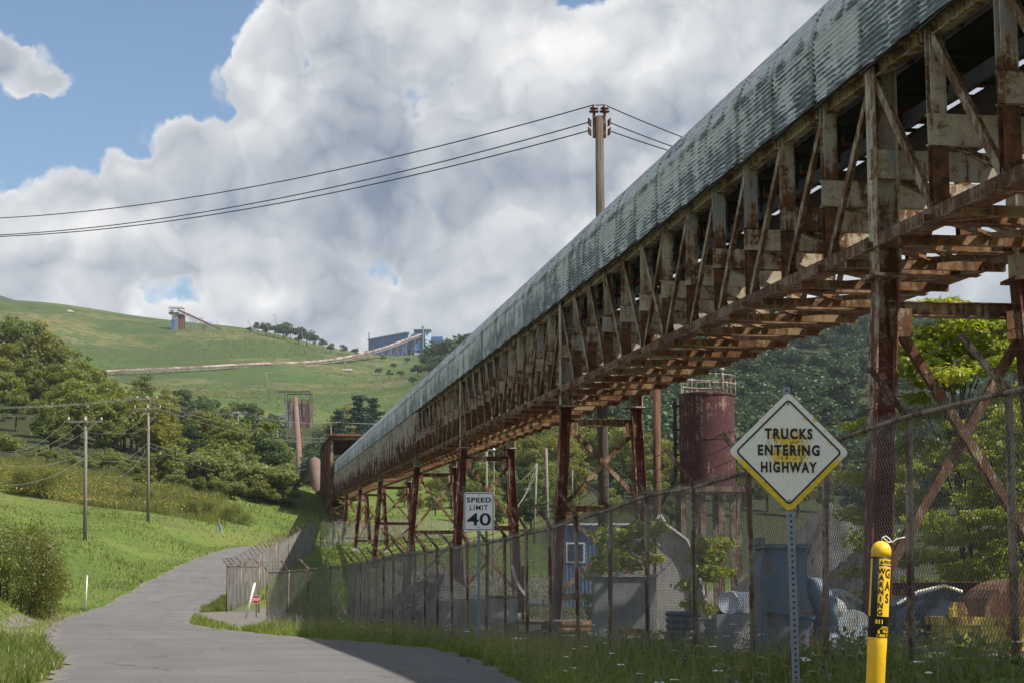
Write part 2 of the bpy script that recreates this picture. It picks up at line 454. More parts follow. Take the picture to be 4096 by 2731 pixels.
# corrugated galvanised roof: zinc gone chalky, slate patches towards the eave, rust at laps and ridge
def _roof(T, b):
    o = opos(T)
    so = T.node('ShaderNodeSeparateXYZ'); T.l.new(o, so.inputs[0])
    info = T.node('ShaderNodeObjectInfo').outputs['Random']
    yl = so.outputs[1]; h = T.math('MULTIPLY_ADD', yl, -0.0396, so.outputs[2])          # height above the eave, along the sheet
    off = T.math('MULTIPLY', info, 61.0)
    cb = T.node('ShaderNodeCombineXYZ'); T.l.new(T.math('ADD', so.outputs[0], off), cb.inputs[0]); T.l.new(T.math('ADD', yl, off), cb.inputs[1]); T.l.new(h, cb.inputs[2])
    q = cb.outputs[0]
    streak = T.noise(T.mapping(q, (10.0, 0.4, 10.0)), 1.0, 4, 0.6)                        # runs along the ribs
    fleck = T.noise(T.mapping(q, (12.0, 1.8, 12.0)), 1.0, 4, 0.6)
    blot = T.noise(q, 1.6, 6, 0.65)
    drip = T.noise(T.mapping(q, (1.2, 7.0, 0.6)), 1.0, 5, 0.65)                          # runs down the sheet
    base = T.mix(T.ramp(streak, 0.35, 0.65), (0.47, 0.49, 0.555), (0.70, 0.72, 0.79))
    pale = T.mix(T.math('MULTIPLY', T.ramp(drip, 0.53, 0.66), 0.5), base, (0.38, 0.33, 0.27))
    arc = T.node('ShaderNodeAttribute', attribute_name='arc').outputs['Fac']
    ph = T.math('MULTIPLY', T.math('SINE', T.math('MULTIPLY', arc, -71.4)), 0.085)           # rib shading painted in: more slate on each rib's downward-facing flank
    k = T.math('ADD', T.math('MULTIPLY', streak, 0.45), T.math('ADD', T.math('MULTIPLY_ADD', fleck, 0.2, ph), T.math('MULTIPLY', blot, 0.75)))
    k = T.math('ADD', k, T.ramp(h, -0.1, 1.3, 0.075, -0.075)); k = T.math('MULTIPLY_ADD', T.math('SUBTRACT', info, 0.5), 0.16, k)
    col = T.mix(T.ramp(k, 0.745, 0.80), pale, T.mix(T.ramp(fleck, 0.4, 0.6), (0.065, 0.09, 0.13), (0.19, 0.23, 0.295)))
    # end laps: a sharp dark joint with weathering beside it
    yj = T.math('MULTIPLY_ADD', T.math('SUBTRACT', fleck, 0.5), 0.10, yl)
    col = T.mix(T.math('MULTIPLY', T.ramp(yj, 0.04, 0.34, 1.0, 0.0), T.ramp(drip, 0.36, 0.6, 0.15, 0.95)), col, (0.045, 0.047, 0.042))
    col = T.mix(T.ramp(yj, 0.0, 0.035, 0.95, 0.0), col, (0.016, 0.016, 0.015))
    # side lap half way up
    lap = T.math('ABSOLUTE', T.math('SUBTRACT', h, 1.06))
    col = T.mix(T.math('MULTIPLY', T.ramp(lap, 0.02, 0.16, 1.0, 0.0), T.ramp(blot, 0.42, 0.58, 0.1, 0.9)), col, (0.05, 0.05, 0.045))
    col = T.mix(T.ramp(lap, 0.0, 0.022, 0.85, 0.0), col, (0.02, 0.02, 0.019))
    rust = T.math('MULTIPLY', T.ramp(h, 1.35, 2.05), T.ramp(T.math('ADD', fleck, T.math('MULTIPLY', drip, 0.7)), 0.74, 0.90))
    rust2 = T.math('MULTIPLY', T.ramp(T.math('ADD', blot, T.math('MULTIPLY', drip, 0.5)), 0.88, 0.97), T.ramp(info, 0.55, 0.75))
    col = T.mix(T.math('MAXIMUM', rust, T.math('MULTIPLY', rust2, 0.9)), col, T.mix(fleck, (0.055, 0.026, 0.014), (0.21, 0.095, 0.04)))
    T.l.new(col, b.inputs['Base Color'])
    T.put(b, 'Roughness', T.ramp(fleck, 0.2, 0.8, 0.4, 0.7))
    b.inputs['Metallic'].default_value = 0.1
    bump(T, b, fleck, 0.2, 0.015)
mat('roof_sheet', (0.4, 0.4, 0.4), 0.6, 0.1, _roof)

def _asphalt(T, b):
    p = wpos(T)
    n = T.noise(p, 0.35, 5, 0.6); g = T.noise(p, 38.0, 3, 0.75); s = T.noise(p, 2.2, 6, 0.7)
    ac = T.node('ShaderNodeAttribute', attribute_name='across').outputs['Fac']      # 0..1 across the road
    tr = T.math('COSINE', T.math('MULTIPLY', T.math('SUBTRACT', ac, 0.5), 25.1))
    c = T.mix(T.ramp(n, 0.3, 0.72), (0.095, 0.090, 0.088), (0.134, 0.128, 0.124))
    c = T.mix(T.math('MULTIPLY', T.ramp(T.math('MULTIPLY_ADD', s, 0.8, T.math('MULTIPLY', tr, 0.25)), 0.35, 0.75), 0.32), c, (0.075, 0.071, 0.069))
    c = T.mix(T.math('MULTIPLY', T.ramp(g, 0.36, 0.72), 0.5), c, (0.215, 0.205, 0.197))
    c = T.mix(T.math('MULTIPLY', T.ramp(g, 0.50, 0.30), 0.45), c, (0.05, 0.048, 0.047))
    vo = T.node('ShaderNodeTexVoronoi', feature='DISTANCE_TO_EDGE'); wn = T.node('ShaderNodeTexNoise'); T.l.new(p, wn.inputs['Vector']); wn.inputs['Scale'].default_value = 0.9
    T.l.new(T.vmath('ADD', p, T.vmath('SCALE', wn.outputs['Color'], 2.2)), vo.inputs['Vector']); vo.inputs['Scale'].default_value = 0.16
    crack = T.math('MULTIPLY', T.ramp(vo.outputs['Distance'], 0.0, 0.012, 1.0, 0.0), T.ramp(s, 0.42, 0.52))
    c = T.mix(T.math('MULTIPLY', crack, 0.75), c, (0.03, 0.029, 0.028))
    e = T.math('MULTIPLY', T.ramp(T.math('MULTIPLY_ADD', T.math('SUBTRACT', s, 0.5), 0.10, T.math('ABSOLUTE', T.math('SUBTRACT', ac, 0.5))), 0.455, 0.485), T.ramp(g, 0.3, 0.5, 0.55, 1.0))
    c = T.mix(e, c, T.mix(g, (0.10, 0.085, 0.07), (0.24, 0.215, 0.185)))
    T.l.new(c, b.inputs['Base Color']); bump(T, b, g, 0.6, 0.03)
mat('asphalt', (0.1, 0.1, 0.1), 0.88, 0, _asphalt, 0.25)
def _gravel(T, b):
    p = wpos(T); v = T.node('ShaderNodeTexVoronoi'); T.l.new(p, v.inputs['Vector']); v.inputs['Scale'].default_value = 18.0
    n = T.noise(p, 0.8, 6, 0.65); n3 = T.noise(p, 6, 6, 0.7)
    c = T.mix(T.ramp(n, 0.35, 0.65), (0.12, 0.105, 0.09), (0.19, 0.168, 0.145))
    c = T.mix(T.ramp(n3, 0.5, 0.66), c, (0.10, 0.085, 0.072))
    c = T.mix(0.35, c, T.node('ShaderNodeMixRGB').outputs[0]) if False else c
    c = T.mix(T.math('MULTIPLY', T.ramp(v.outputs['Distance'], 0.2, 0.7), 0.5), c, (0.06, 0.055, 0.05))
    T.l.new(c, b.inputs['Base Color']); bump(T, b, v.outputs['Distance'], 0.8, 0.04)
mat('gravel', (0.2, 0.18, 0.16), 0.95, 0, _gravel, 0.2)

def _ground(T, b):
    p = wpos(T)
    yard = T.node('ShaderNodeAttribute', attribute_name='yard').outputs['Fac']
    mound = T.node('ShaderNodeAttribute', attribute_name='mound').outputs['Fac']
    n = T.noise(p, 0.12, 6, 0.65); n2 = T.noise(p, 1.6, 7, 0.7); n3 = T.noise(p, 9, 5, 0.7)
    g = T.mix(T.ramp(n, 0.3, 0.7), (0.082, 0.122, 0.024), (0.128, 0.160, 0.036))
    g = T.mix(T.math('MULTIPLY', T.ramp(n2, 0.42, 0.72), 0.7), g, (0.05, 0.085, 0.018))
    g = T.mix(T.math('MULTIPLY', T.ramp(n3, 0.5, 0.8), 0.4), g, (0.17, 0.20, 0.06))
    g = T.mix(T.math('MULTIPLY', T.ramp(T.noise(p, 0.09, 6, 0.7), 0.52, 0.64), 0.6), g, (0.15, 0.135, 0.055))
    g = T.mix(T.math('MULTIPLY', T.ramp(T.noise(p, 0.045, 6, 0.7), 0.54, 0.62), 0.55), g, (0.045, 0.085, 0.018))
    # far reclaimed mound: olive, banded along the contour
    sz = T.mapping(p, (0.004, 0.004, 0.055)); band = T.noise(sz, 1.0, 5, 0.6)
    m1 = T.noise(p, 0.010, 6, 0.62); m2 = T.noise(p, 0.09, 6, 0.75)
    m4 = T.noise(p, 0.35, 5, 0.75)
    mc = T.mix(T.ramp(m1, 0.44, 0.56), (0.06, 0.085, 0.024), (0.16, 0.14, 0.055))
    mc = T.mix(T.math('MULTIPLY', T.ramp(m4, 0.44, 0.6), 0.75), mc, (0.035, 0.055, 0.018))
    mc = T.mix(T.math('MULTIPLY', T.ramp(band, 0.46, 0.56), 0.75), mc, (0.06, 0.10, 0.024))
    mc = T.mix(T.math('MULTIPLY', T.ramp(m2, 0.47, 0.56), 0.7), mc, (0.04, 0.065, 0.018))
    mc = T.mix(T.math('MULTIPLY', T.ramp(T.noise(p, 0.016, 6, 0.7), 0.68, 0.72), 0.7), mc, (0.30, 0.21, 0.13))
    g = T.mix(mound, g, mc)
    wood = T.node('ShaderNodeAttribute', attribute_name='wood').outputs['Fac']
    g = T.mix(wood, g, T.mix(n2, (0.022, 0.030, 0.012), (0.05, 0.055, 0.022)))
    yk = T.ramp(T.math('ADD', yard, T.math('MULTIPLY', T.math('SUBTRACT', n2, 0.5), 0.6)), 0.4, 0.6)
    yc = T.mix(T.ramp(n3, 0.35, 0.65), (0.115, 0.103, 0.09), (0.19, 0.172, 0.15))
    T.l.new(T.mix(yk, g, yc), b.inputs['Base Color'])
    bump(T, b, T.math('ADD', n3, n2), 0.6, 0.10)
mat('ground', (0.1, 0.15, 0.03), 0.95, 0, _ground, 0.1)

def foliage(name, a, c, trans=0.35, dry=None, scale=0.35):
    m = bpy.data.materials.new(name); m.use_nodes = True
    T = NT(m.node_tree); T.n.remove(T.n['Principled BSDF'])
    out = T.n['Material Output']
    p = wpos(T); info = T.node('ShaderNodeObjectInfo').outputs['Random']
    n = T.noise(p, scale, 4, 0.6); n2 = T.noise(p, scale * 9, 3, 0.6)
    k = T.math('ADD', T.math('MULTIPLY', n, 0.8), T.math('ADD', T.math('MULTIPLY', n2, 0.4), T.math('MULTIPLY', info, 0.35)))
    col = T.mix(T.ramp(k, 0.45, 1.05), a, c)
    if dry: col = T.mix(T.math('MULTIPLY', T.ramp(T.noise(p, scale * 1.7, 3, 0.6), 0.57, 0.68), dry[3]), col, dry[:3])
    d = T.node('ShaderNodeBsdfDiffuse'); T.l.new(col, d.inputs[0]); d.inputs[1].default_value = 0.6
    t = T.node('ShaderNodeBsdfTranslucent'); T.l.new(T.mix(0.3, col, (c[0] * 1.4, c[1] * 1.35, c[2])), t.inputs[0])
    g = T.node('ShaderNodeBsdfGlossy'); g.inputs['Roughness'].default_value = 0.5; g.inputs[0].default_value = (0.5, 0.55, 0.5, 1)
    mx = T.node('ShaderNodeMixShader'); mx.inputs[0].default_value = trans; T.l.new(d.outputs[0], mx.inputs[1]); T.l.new(t.outputs[0], mx.inputs[2])
    m2 = T.node('ShaderNodeMixShader'); m2.inputs[0].default_value = 0.05; T.l.new(mx.outputs[0], m2.inputs[1]); T.l.new(g.outputs[0], m2.inputs[2])
    T.l.new(m2.outputs[0], out.inputs[0])
    M[name] = m
foliage('leaf_mid', (0.115, 0.15, 0.022), (0.22, 0.245, 0.042), 0.5)
foliage('leaf_yellow', (0.155, 0.17, 0.022), (0.25, 0.24, 0.038), 0.5, dry=(0.16, 0.11, 0.03, 0.6))
foliage('leaf_dark', (0.035, 0.075, 0.02), (0.075, 0.115, 0.03), 0.4)
foliage('leaf_far', (0.035, 0.065, 0.02), (0.08, 0.115, 0.03), 0.35, scale=0.05)
foliage('leaf_pine', (0.010, 0.033, 0.017), (0.022, 0.052, 0.026), 0.2)
foliage('leaf_near', (0.20, 0.26, 0.016), (0.34, 0.37, 0.032), 0.55, dry=(0.30, 0.17, 0.04, 0.5), scale=0.8)
foliage('leaf_bush', (0.12, 0.145, 0.022), (0.20, 0.205, 0.038), 0.5, dry=(0.12, 0.09, 0.03, 0.5))
foliage('leaf_sumac', (0.125, 0.175, 0.035), (0.23, 0.265, 0.07), 0.5, scale=0.5)
foliage('grass_blade', (0.10, 0.145, 0.018), (0.20, 0.235, 0.045), 0.5, dry=(0.24, 0.20, 0.08, 0.75), scale=0.25)
foliage('verge_blade', (0.14, 0.19, 0.022), (0.28, 0.31, 0.06), 0.5, dry=(0.32, 0.27, 0.11, 0.7), scale=0.5)
foliage('meadow', (0.115, 0.155, 0.022), (0.21, 0.22, 0.05), 0.5, dry=(0.17, 0.13, 0.06, 0.6), scale=0.3)
foliage('goldenrod', (0.27, 0.22, 0.02), (0.38, 0.30, 0.035), 0.3)
foliage('seed_head', (0.24, 0.24, 0.09), (0.33, 0.32, 0.14), 0.4)
def _bark(T, b):
    o = wpos(T); n = T.noise(T.mapping(o, (6, 6, 0.8)), 1.5, 6, 0.7)
    T.l.new(T.mix(T.ramp(n, 0.35, 0.65), (0.035, 0.028, 0.022), (0.10, 0.08, 0.062)), b.inputs['Base Color']); bump(T, b, n, 0.5, 0.03)
mat('bark', (0.07, 0.055, 0.04), 0.95, 0, _bark, 0.1)
def _pole(c1, c2):
    def f(T, b):
        o = wpos(T); n = T.noise(T.mapping(o, (14, 14, 0.5)), 1.5, 6, 0.7)
        T.l.new(T.mix(T.ramp(n, 0.35, 0.65), c1, c2), b.inputs['Base Color']); bump(T, b, n, 0.5, 0.01)
    return f
mat('pole_grey', (0.2, 0.18, 0.15), 0.9, 0, _pole((0.13, 0.115, 0.095), (0.26, 0.235, 0.20)), 0.1)
mat('pole_dark', (0.1, 0.085, 0.07), 0.9, 0, _pole((0.06, 0.048, 0.038), (0.13, 0.108, 0.088)), 0.1)
mat('pole_brown', (0.12, 0.06, 0.04), 0.9, 0, _pole((0.07, 0.032, 0.022), (0.16, 0.085, 0.055)), 0.1)
# ---------------------------------------------------------------- terrain: thin-plate surface through surveyed points
def _uv(X, Y):
    X = np.asarray(X, float); Y = np.asarray(Y, float)
    return np.stack([4.0 * X / (Y + 25.0), np.log(Y + 25.0)], -1)
_cp = []
def gw(X, Y, z): _cp.append((X, Y, z))
def gD(xd, yd, Y):
    p = aD(xd, yd, Y); _cp.append((p.x, p.y, p.z - EYE))
for a in [(-14, -14, -1.6), (0, -14, -1.6), (14, -14, -.9), (-12, 15, -1.2), (-2, 15, -1.2), (1.7, 8.6, -1.3), (2.6, 16.7, -1.0), (-6.4, 25, -1.0), (0, 25, -1.0), (-8.5, 36, -1.0), (4.6, 14, -.62), (7, 14, -.85), (9, 20, -.85), (3.57, 18.7, -.55), (14, 20, -.8),
          (1.8, 28, -.66), (.3, 37.5, -.78), (-3.3, 56, -.75), (-6.5, 74, -.8), (-10.6, 81, -.95), (-4, 36, -1.0), (-.9, 36, -.98), (-11.5, 46, -.98),
          (-7, 50, -.98), (-5.0, 58, -.95), (-14, 58, -.95), (-19, 80, -.78), (-14, 80, -.78), (-22.9, 100, -.4), (-16, 98, -.4), (-24, 124, 1.59), (-18, 124, 1.5), (-26.4, 148, 3.2),
          (-20, 148, 3.1), (-27.5, 173, 4.9), (-20.5, 173, 4.9), (-27, 190, 6.0), (-20, 190, 6.2), (-25, 202, 6.6), (-14, 204, 6.9), (0, 206, 7.0),
          (5, 28, -.75), (12, 40, -.7), (3, 57, -.7), (14, 70, -.6), (-2, 87, -.6), (10, 100, -.4), (-5, 112, 0), (8, 130, .3), (-10, 130, 1), (-10, 146, 2.6),
          (-14, 176, 5), (25, 60, -.5), (40, 120, 0), (10, 180, 3), (0, 180, 4.3), (-13, 220, 7.6), (-7.5, 235, 8.0), (-18, 45, -.95), (-30, 30, -1.0), (-16, 20, -1.15)]:
    gw(*a)
for a in [(190, 1234, 150), (60, 1390, 75), (120, 1398, 92), (300, 1330, 118), (420, 1268, 150), (500, 1228, 185), (300, 1222, 165), (100, 1222, 160), (0, 1212, 150), (-250, 1200, 150),
          (560, 1197, 215), (400, 1182, 205), (150, 1172, 195), (0, 1162, 185), (640, 1165, 240), (450, 1132, 235), (200, 1112, 230), (0, 1085, 225), (-300, 1060, 225),
          (690, 1113, 290), (702, 1180, 238), (0, 960, 330), (200, 980, 330), (400, 1060, 330), (550, 1090, 330), (640, 1112, 330), (-300, 930, 330),
          (0, 860, 480), (200, 885, 480), (350, 960, 520), (500, 1040, 520), (620, 1075, 520), (690, 1118, 480), (690, 1000, 760), (560, 1000, 760), (850, 1000, 760), (690, 1130, 560), (690, 1120, 640), (690, 1060, 710), (600, 1080, 640), (780, 1080, 640),
          (0, 835, 900), (250, 872, 900), (500, 928, 900), (700, 940, 930), (900, 925, 950), (230, 860, 1200), (500, 850, 1230), (700, 842, 1260), (790, 850, 1290), (900, 855, 1320),
          (-300, 670, 1500), (0, 697, 1500), (150, 711, 1500), (260, 737, 1480), (400, 757, 1450), (560, 763, 1450), (640, 777, 1450), (700, 795, 1450), (780, 808, 1480), (860, 815, 1600),
          (950, 815, 1700), (1010, 812, 1700), (-300, 700, 2100), (0, 730, 2100), (400, 800, 2100), (800, 850, 2100), (1176, 850, 2100), (2300, 900, 2100), (3000, 900, 2100),
          (1000, 880, 1000), (1100, 845, 1000), (1200, 800, 1050), (1500, 745, 1050), (1800, 745, 1000), (2100, 800, 950), (2300, 830, 950), (2800, 850, 950),
          (1300, 1000, 600), (1700, 1020, 600), (2200, 1050, 600), (2800, 1050, 600), (1300, 1150, 350), (1700, 1170, 350), (2200, 1200, 350), (2800, 1200, 350), (1000, 1060, 480),
          (780, 1150, 300), (900, 1172, 300), (1038, 1210, 290), (1200, 1262, 260), (900, 1178, 360), (-700, 900, 600), (-700, 1150, 200), (-400, 650, 1500), (-900, 640, 1500), (3000, 1300, 200)]:
    gD(*a)
_cp = np.array(_cp)
_P = _uv(_cp[:, 0], _cp[:, 1]); _e = _cp[:, 2] / (_cp[:, 1] + 25.0)
def _k(r2): return 0.5 * r2 * np.log(r2 + 1e-12)
def _tps():
    n = len(_P)
    d = ((_P[:, None] - _P[None]) ** 2).sum(-1)
    A = np.zeros((n + 3, n + 3)); A[:n, :n] = _k(d) + np.eye(n) * 2e-4
    Q = np.c_[np.ones(n), _P]; A[:n, n:] = Q; A[n:, :n] = Q.T
    return np.linalg.solve(A, np.r_[_e, 0, 0, 0])
_W = _tps()
def ground(X, Y):
    X = np.atleast_1d(np.asarray(X, float)); Y = np.atleast_1d(np.asarray(Y, float))
    q = _uv(X.ravel(), Y.ravel()); out = np.empty(len(q)); n = len(_P)
    for i in range(0, len(q), 8000):
        c = q[i:i + 8000]; d = ((c[:, None] - _P[None]) ** 2).sum(-1)
        out[i:i + 8000] = _k(d) @ _W[:n] + np.c_[np.ones(len(c)), c] @ _W[n:]
    z = out * (Y.ravel() + 25.0) + EYE
    return z.reshape(X.shape)
_tps_ground = ground
def ground(X, Y):
    X = np.atleast_1d(np.asarray(X, float)); Y = np.atleast_1d(np.asarray(Y, float))
    z = _tps_ground(X, Y)
    if _lev is None: return z
    near = np.where(((Y < 225) & (np.abs(X + 10) < 45)).ravel())[0]
    if len(near):
        zf = z.ravel().copy(); xs, ys = X.ravel()[near], Y.ravel()[near]
        for i in range(0, len(near), 20000):
            q = slice(i, i + 20000)
            d2 = (xs[q, None] - _lev[0][None]) ** 2 + (ys[q, None] - _lev[1][None]) ** 2
            dn = d2.min(1); w = np.exp(-(d2 - dn[:, None]) / 9.0); zr = (w * _lev[2][None]).sum(1) / w.sum(1)
            km = d2.argmin(1); f = np.exp(-np.maximum(0, np.sqrt(dn) - _lev[3][km]) ** 2 / np.where(ys[q] < 85, 2.0, 22.0)); zf[near[q]] = zf[near[q]] * (1 - f) + zr * f
        z = zf.reshape(z.shape)
    return z
_lev = None
def gz(X, Y): return float(ground(X, Y)[0])
def gp(X, Y, dz=0.0): return Vector((X, Y, gz(X, Y) + dz))

ROAD_L = [(-5.6, -12), (-6, 10), (-6.5, 25.7), (-8.6, 36), (-11.5, 46.6), (-15.5, 64), (-19.2, 80.5), (-22, 97.3), (-22.9, 104), (-24.5, 127.3), (-26.1, 147.7), (-27.06, 171), (-26.8, 188.4), (-24.2, 196), (-17, 202), (-4, 205)]
ROAD_R = [(3, -12), (1.3, 12), (.17, 26.4), (-.73, 36.2), (-2.4, 46), (-7.4, 60.5), (-13.3, 79), (-15.9, 96), (-16.9, 106), (-17.9, 127), (-19.6, 148), (-20.9, 171), (-20.2, 182), (-17.5, 187.5), (-10, 192), (0, 194)]
def _resample(pts, n):
    pts = np.array(pts, float)
    # catmull-rom through the points, same parameter on both edges
    t = np.linspace(0, len(pts) - 1, n); i = np.minimum(t.astype(int), len(pts) - 2); f = (t - i)[:, None]
    g = lambda k: pts[np.clip(k, 0, len(pts) - 1)]
    p0, p1, p2, p3 = g(i - 1), g(i), g(i + 1), g(i + 2)
    return 0.5 * ((2 * p1) + (-p0 + p2) * f + (2 * p0 - 5 * p1 + 4 * p2 - p3) * f ** 2 + (-p0 + 3 * p1 - 3 * p2 + p3) * f ** 3)
RN = 420
_L = _resample(ROAD_L, RN); _Rr = _resample(ROAD_R, RN)
_ph = np.linspace(0, 60, RN)
_jit = lambda s: 0.10 * np.sin(_ph * 3.1 + s) + 0.07 * np.sin(_ph * 7.7 + 2 * s) + rng.normal(0, 0.05, RN)
_dv = _Rr - _L; _dv /= np.linalg.norm(_dv, axis=1)[:, None]
_L = _L + _dv * _jit(1.0)[:, None]; _Rr = _Rr + _dv * _jit(4.0)[:, None]
def inside(X, Y, poly):
    X = np.asarray(X); Y = np.asarray(Y); r = np.zeros(X.shape, bool); n = len(poly); j = n - 1
    for i in range(n):
        xi, yi = poly[i]; xj, yj = poly[j]
        c = ((yi > Y) != (yj > Y)) & (X < (xj - xi) * (Y - yi) / (yj - yi + 1e-12) + xi)
        r ^= c; j = i
    return r
_rs = slice(0, RN, 4)
ROAD_POLY = list(map(tuple, _L[_rs])) + list(map(tuple, _Rr[_rs][::-1]))
ROAD_CORE = list(map(tuple, (_L + _dv * 0.8)[_rs])) + list(map(tuple, (_Rr - _dv * 0.8)[_rs][::-1]))
def _level():
    c = (_L + _Rr) / 2; z = _tps_ground(c[:, 0], c[:, 1]); s = np.r_[0, np.cumsum(np.linalg.norm(np.diff(c, axis=0), axis=1))]
    zs = np.interp(c[:, 1], [-12, 10, 25, 60, 80, 98, 110, 124, 148, 173, 190, 200, 215], [-1.5, -1.3, -1.02, -.95, -.78, -.42, .25, 1.35, 3.15, 4.9, 6.0, 6.5, 6.9]) + EYE
    zs = np.array([(zs * np.exp(-((s - q) / 7.0) ** 2)).sum() / np.exp(-((s - q) / 7.0) ** 2).sum() for q in s])
    k = slice(0, RN, 3)
    return c[k, 0], c[k, 1], zs[k], (np.linalg.norm(_Rr - _L, axis=1) / 2 + .4)[k]
_lev = _level()
DRIVE = [(-9.2, 63.5), (-10.2, 72), (-9.6, 78), (-7, 88), (-9, 104), (-13.8, 106), (-15.6, 100), (-16.3, 96), (-13.6, 85), (-11, 74), (-8.6, 62)]
SHOULDER = [(-12.0, 50), (-14.9, 57), (-17.9, 66), (-20.4, 77), (-22.9, 93), (-22.0, 97), (-18.2, 80), (-14.6, 62), (-12, 50)]
FENCE_A = [(5.6, 5.5), (4.25, 13.5), (3.57, 18.7), (1.82, 28), (.24, 37.4), (-3.2, 56), (-6.5, 74), (-10.6, 82)]

def near_mask(X, Y):
    fx = np.interp(Y, [p[1] for p in FENCE_A], [p[0] for p in FENCE_A])
    yard = np.clip((X - fx - 0.2) / 1.2, 0, 1) * np.clip((175 - Y) / 30, 0, 1) * np.clip((X + .12 * Y + 3) / 4, 0, 1) * (X < 60)
    return yard
def build_ground():
    NR, NC = 420, 340
    Yr = np.exp(np.linspace(math.log(12.0), math.log(2725.0), NR)) - 25.0
    ur = np.linspace(-0.75, 0.75, NC)
    ur = np.sign(ur) * (0.55 * np.abs(ur) + 0.45 * np.abs(ur) ** 2 / 0.75)
    YY, UU = np.meshgrid(Yr, ur, indexing='ij')
    XX = UU * (YY + 38)
    ZZ = ground(XX, YY)
    rd = inside(XX, YY, ROAD_CORE)
    yard = near_mask(XX, YY)
    for pg in (DRIVE, SHOULDER):
        sel = (YY < 125) & (YY > 30); mk = np.zeros(sel.sum())
        for dx in (-.7, 0, .7):
            for dy in (-1.2, 0, 1.2): mk += inside(XX[sel] + dx, YY[sel] + dy, pg) / 9.0
        yard[sel] = np.maximum(yard[sel], mk)
    ZZ = ZZ + np.where((YY < 420) & (YY > 112), 0.05 * np.sin(XX * 0.9 + 1.3 * np.sin(YY * 0.31)) * np.sin(YY * 0.7 + XX * .2), 0) * (1 - yard)
    ZZ = np.where(rd, ZZ - 0.2, ZZ)
    v = np.stack([XX, YY, ZZ], -1).reshape(-1, 3)
    idx = np.arange(NR * NC).reshape(NR, NC)
    f = np.stack([idx[:-1, :-1], idx[:-1, 1:], idx[1:, 1:], idx[1:, :-1]], -1).reshape(-1, 4)
    me = np_mesh('ground', v, f, 'ground', smooth=True)
    a = me.attributes.new('yard', 'FLOAT', 'POINT'); a.data.foreach_set('value', yard.ravel().astype(np.float32))
    mo = np.clip((YY - 820) / 120, 0, 1) * np.clip((0.03 - UU) / 0.05, 0, 1)
    a = me.attributes.new('mound', 'FLOAT', 'POINT'); a.data.foreach_set('value', mo.ravel().astype(np.float32))
    UV = XX / (YY + 1e-6)
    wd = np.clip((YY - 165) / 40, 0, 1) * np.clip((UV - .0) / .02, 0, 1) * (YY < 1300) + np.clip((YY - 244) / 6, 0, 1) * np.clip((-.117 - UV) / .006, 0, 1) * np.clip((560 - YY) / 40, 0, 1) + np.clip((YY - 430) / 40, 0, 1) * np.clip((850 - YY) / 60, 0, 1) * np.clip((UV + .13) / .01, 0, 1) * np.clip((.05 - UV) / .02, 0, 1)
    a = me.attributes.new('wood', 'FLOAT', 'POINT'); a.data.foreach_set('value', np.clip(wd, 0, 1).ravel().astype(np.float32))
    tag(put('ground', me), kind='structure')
    # the far plain, to the horizon
    b = MB(); b.v = [(-9000, -9000, -14), (9000, -9000, -14), (9000, 9000, -14), (-9000, 9000, -14)]; b.f = [(0, 1, 2, 3)]; b.mi = [0]
    tag(b.build('terrain', 'ground'), kind='structure')
def np_mesh(name, v, f, mat, smooth=False):
    v = np.ascontiguousarray(v, np.float32); f = np.ascontiguousarray(f, np.int32)
    me = bpy.data.meshes.new(name); k = f.shape[1]
    me.vertices.add(len(v)); me.vertices.foreach_set('co', v.ravel())
    me.loops.add(f.size); me.loops.foreach_set('vertex_index', f.ravel())
    me.polygons.add(len(f)); me.polygons.foreach_set('loop_start', np.arange(0, f.size, k, dtype=np.int32))
    try: me.polygons.foreach_set('loop_total', np.full(len(f), k, np.int32))
    except Exception: pass
    if smooth: me.polygons.foreach_set('use_smooth', np.ones(len(f), bool))
    for m in (mat if isinstance(mat, (list, tuple)) else [mat]): me.materials.append(M[m])
    me.update(calc_edges=True)
    return me
def build_road():
    K = 11
    s = np.linspace(0, 1, K)
    XY = _L[:, None] * (1 - s)[None, :, None] + _Rr[:, None] * s[None, :, None]
    Z = ground(XY[..., 0], XY[..., 1]) + 0.06
    Z[:, 0] -= 0.045; Z[:, -1] -= 0.045
    v = np.concatenate([XY, Z[..., None]], -1).reshape(-1, 3)
    idx = np.arange(RN * K).reshape(RN, K)
    f = np.stack([idx[:-1, :-1], idx[:-1, 1:], idx[1:, 1:], idx[1:, :-1]], -1).reshape(-1, 4)
    me = np_mesh('road', v, f, 'asphalt', smooth=True)
    a = me.attributes.new('across', 'FLOAT', 'POINT'); a.data.foreach_set('value', np.tile(s, RN).astype(np.float32))
    tag(put('road', me), kind='structure')
build_ground(); build_road()
# ---------------------------------------------------------------- covered conveyor gallery on steel towers
GB, GS = -0.1336, 0.04                     # sideways and upward drift per metre forward
GPHI = math.atan(-GB)
GN = math.sqrt(1 + GB * GB)
GW = 2.5                                    # truss planes apart
TOWERS = [-1.8, 27.6, 57.1, 86.1, 111.8, 146.0, 176.0, 203.7, 236.0]
def G(Y, s=0.0, h=0.0):
    c, n = math.cos(GPHI), math.sin(GPHI)
    return Vector((9.12 + GB * Y + s * c, Y + s * n, EYE + 7.06 + GS * Y + h))
gal = thing('conveyor_gallery', 'long covered conveyor gallery, corrugated arched roof over rusty cream truss, climbing across the picture', 'conveyor', (G(27.6).x, 27.6, gz(G(27.6).x, 27.6)))
RZ = Matrix.Rotation(GPHI, 4, 'Z')
BAY = 2.45
SLP = GS / GN
def place(name, me, Y, sy=1.0, h=0.0, s=0.0, sx=1.0, parent=None):
    parent = parent or gal
    p = G(Y, s, h) - parent.location
    return put(name, me, parent, Matrix.Translation(p) @ RZ @ Matrix.Diagonal((sx, sy, 1, 1)))
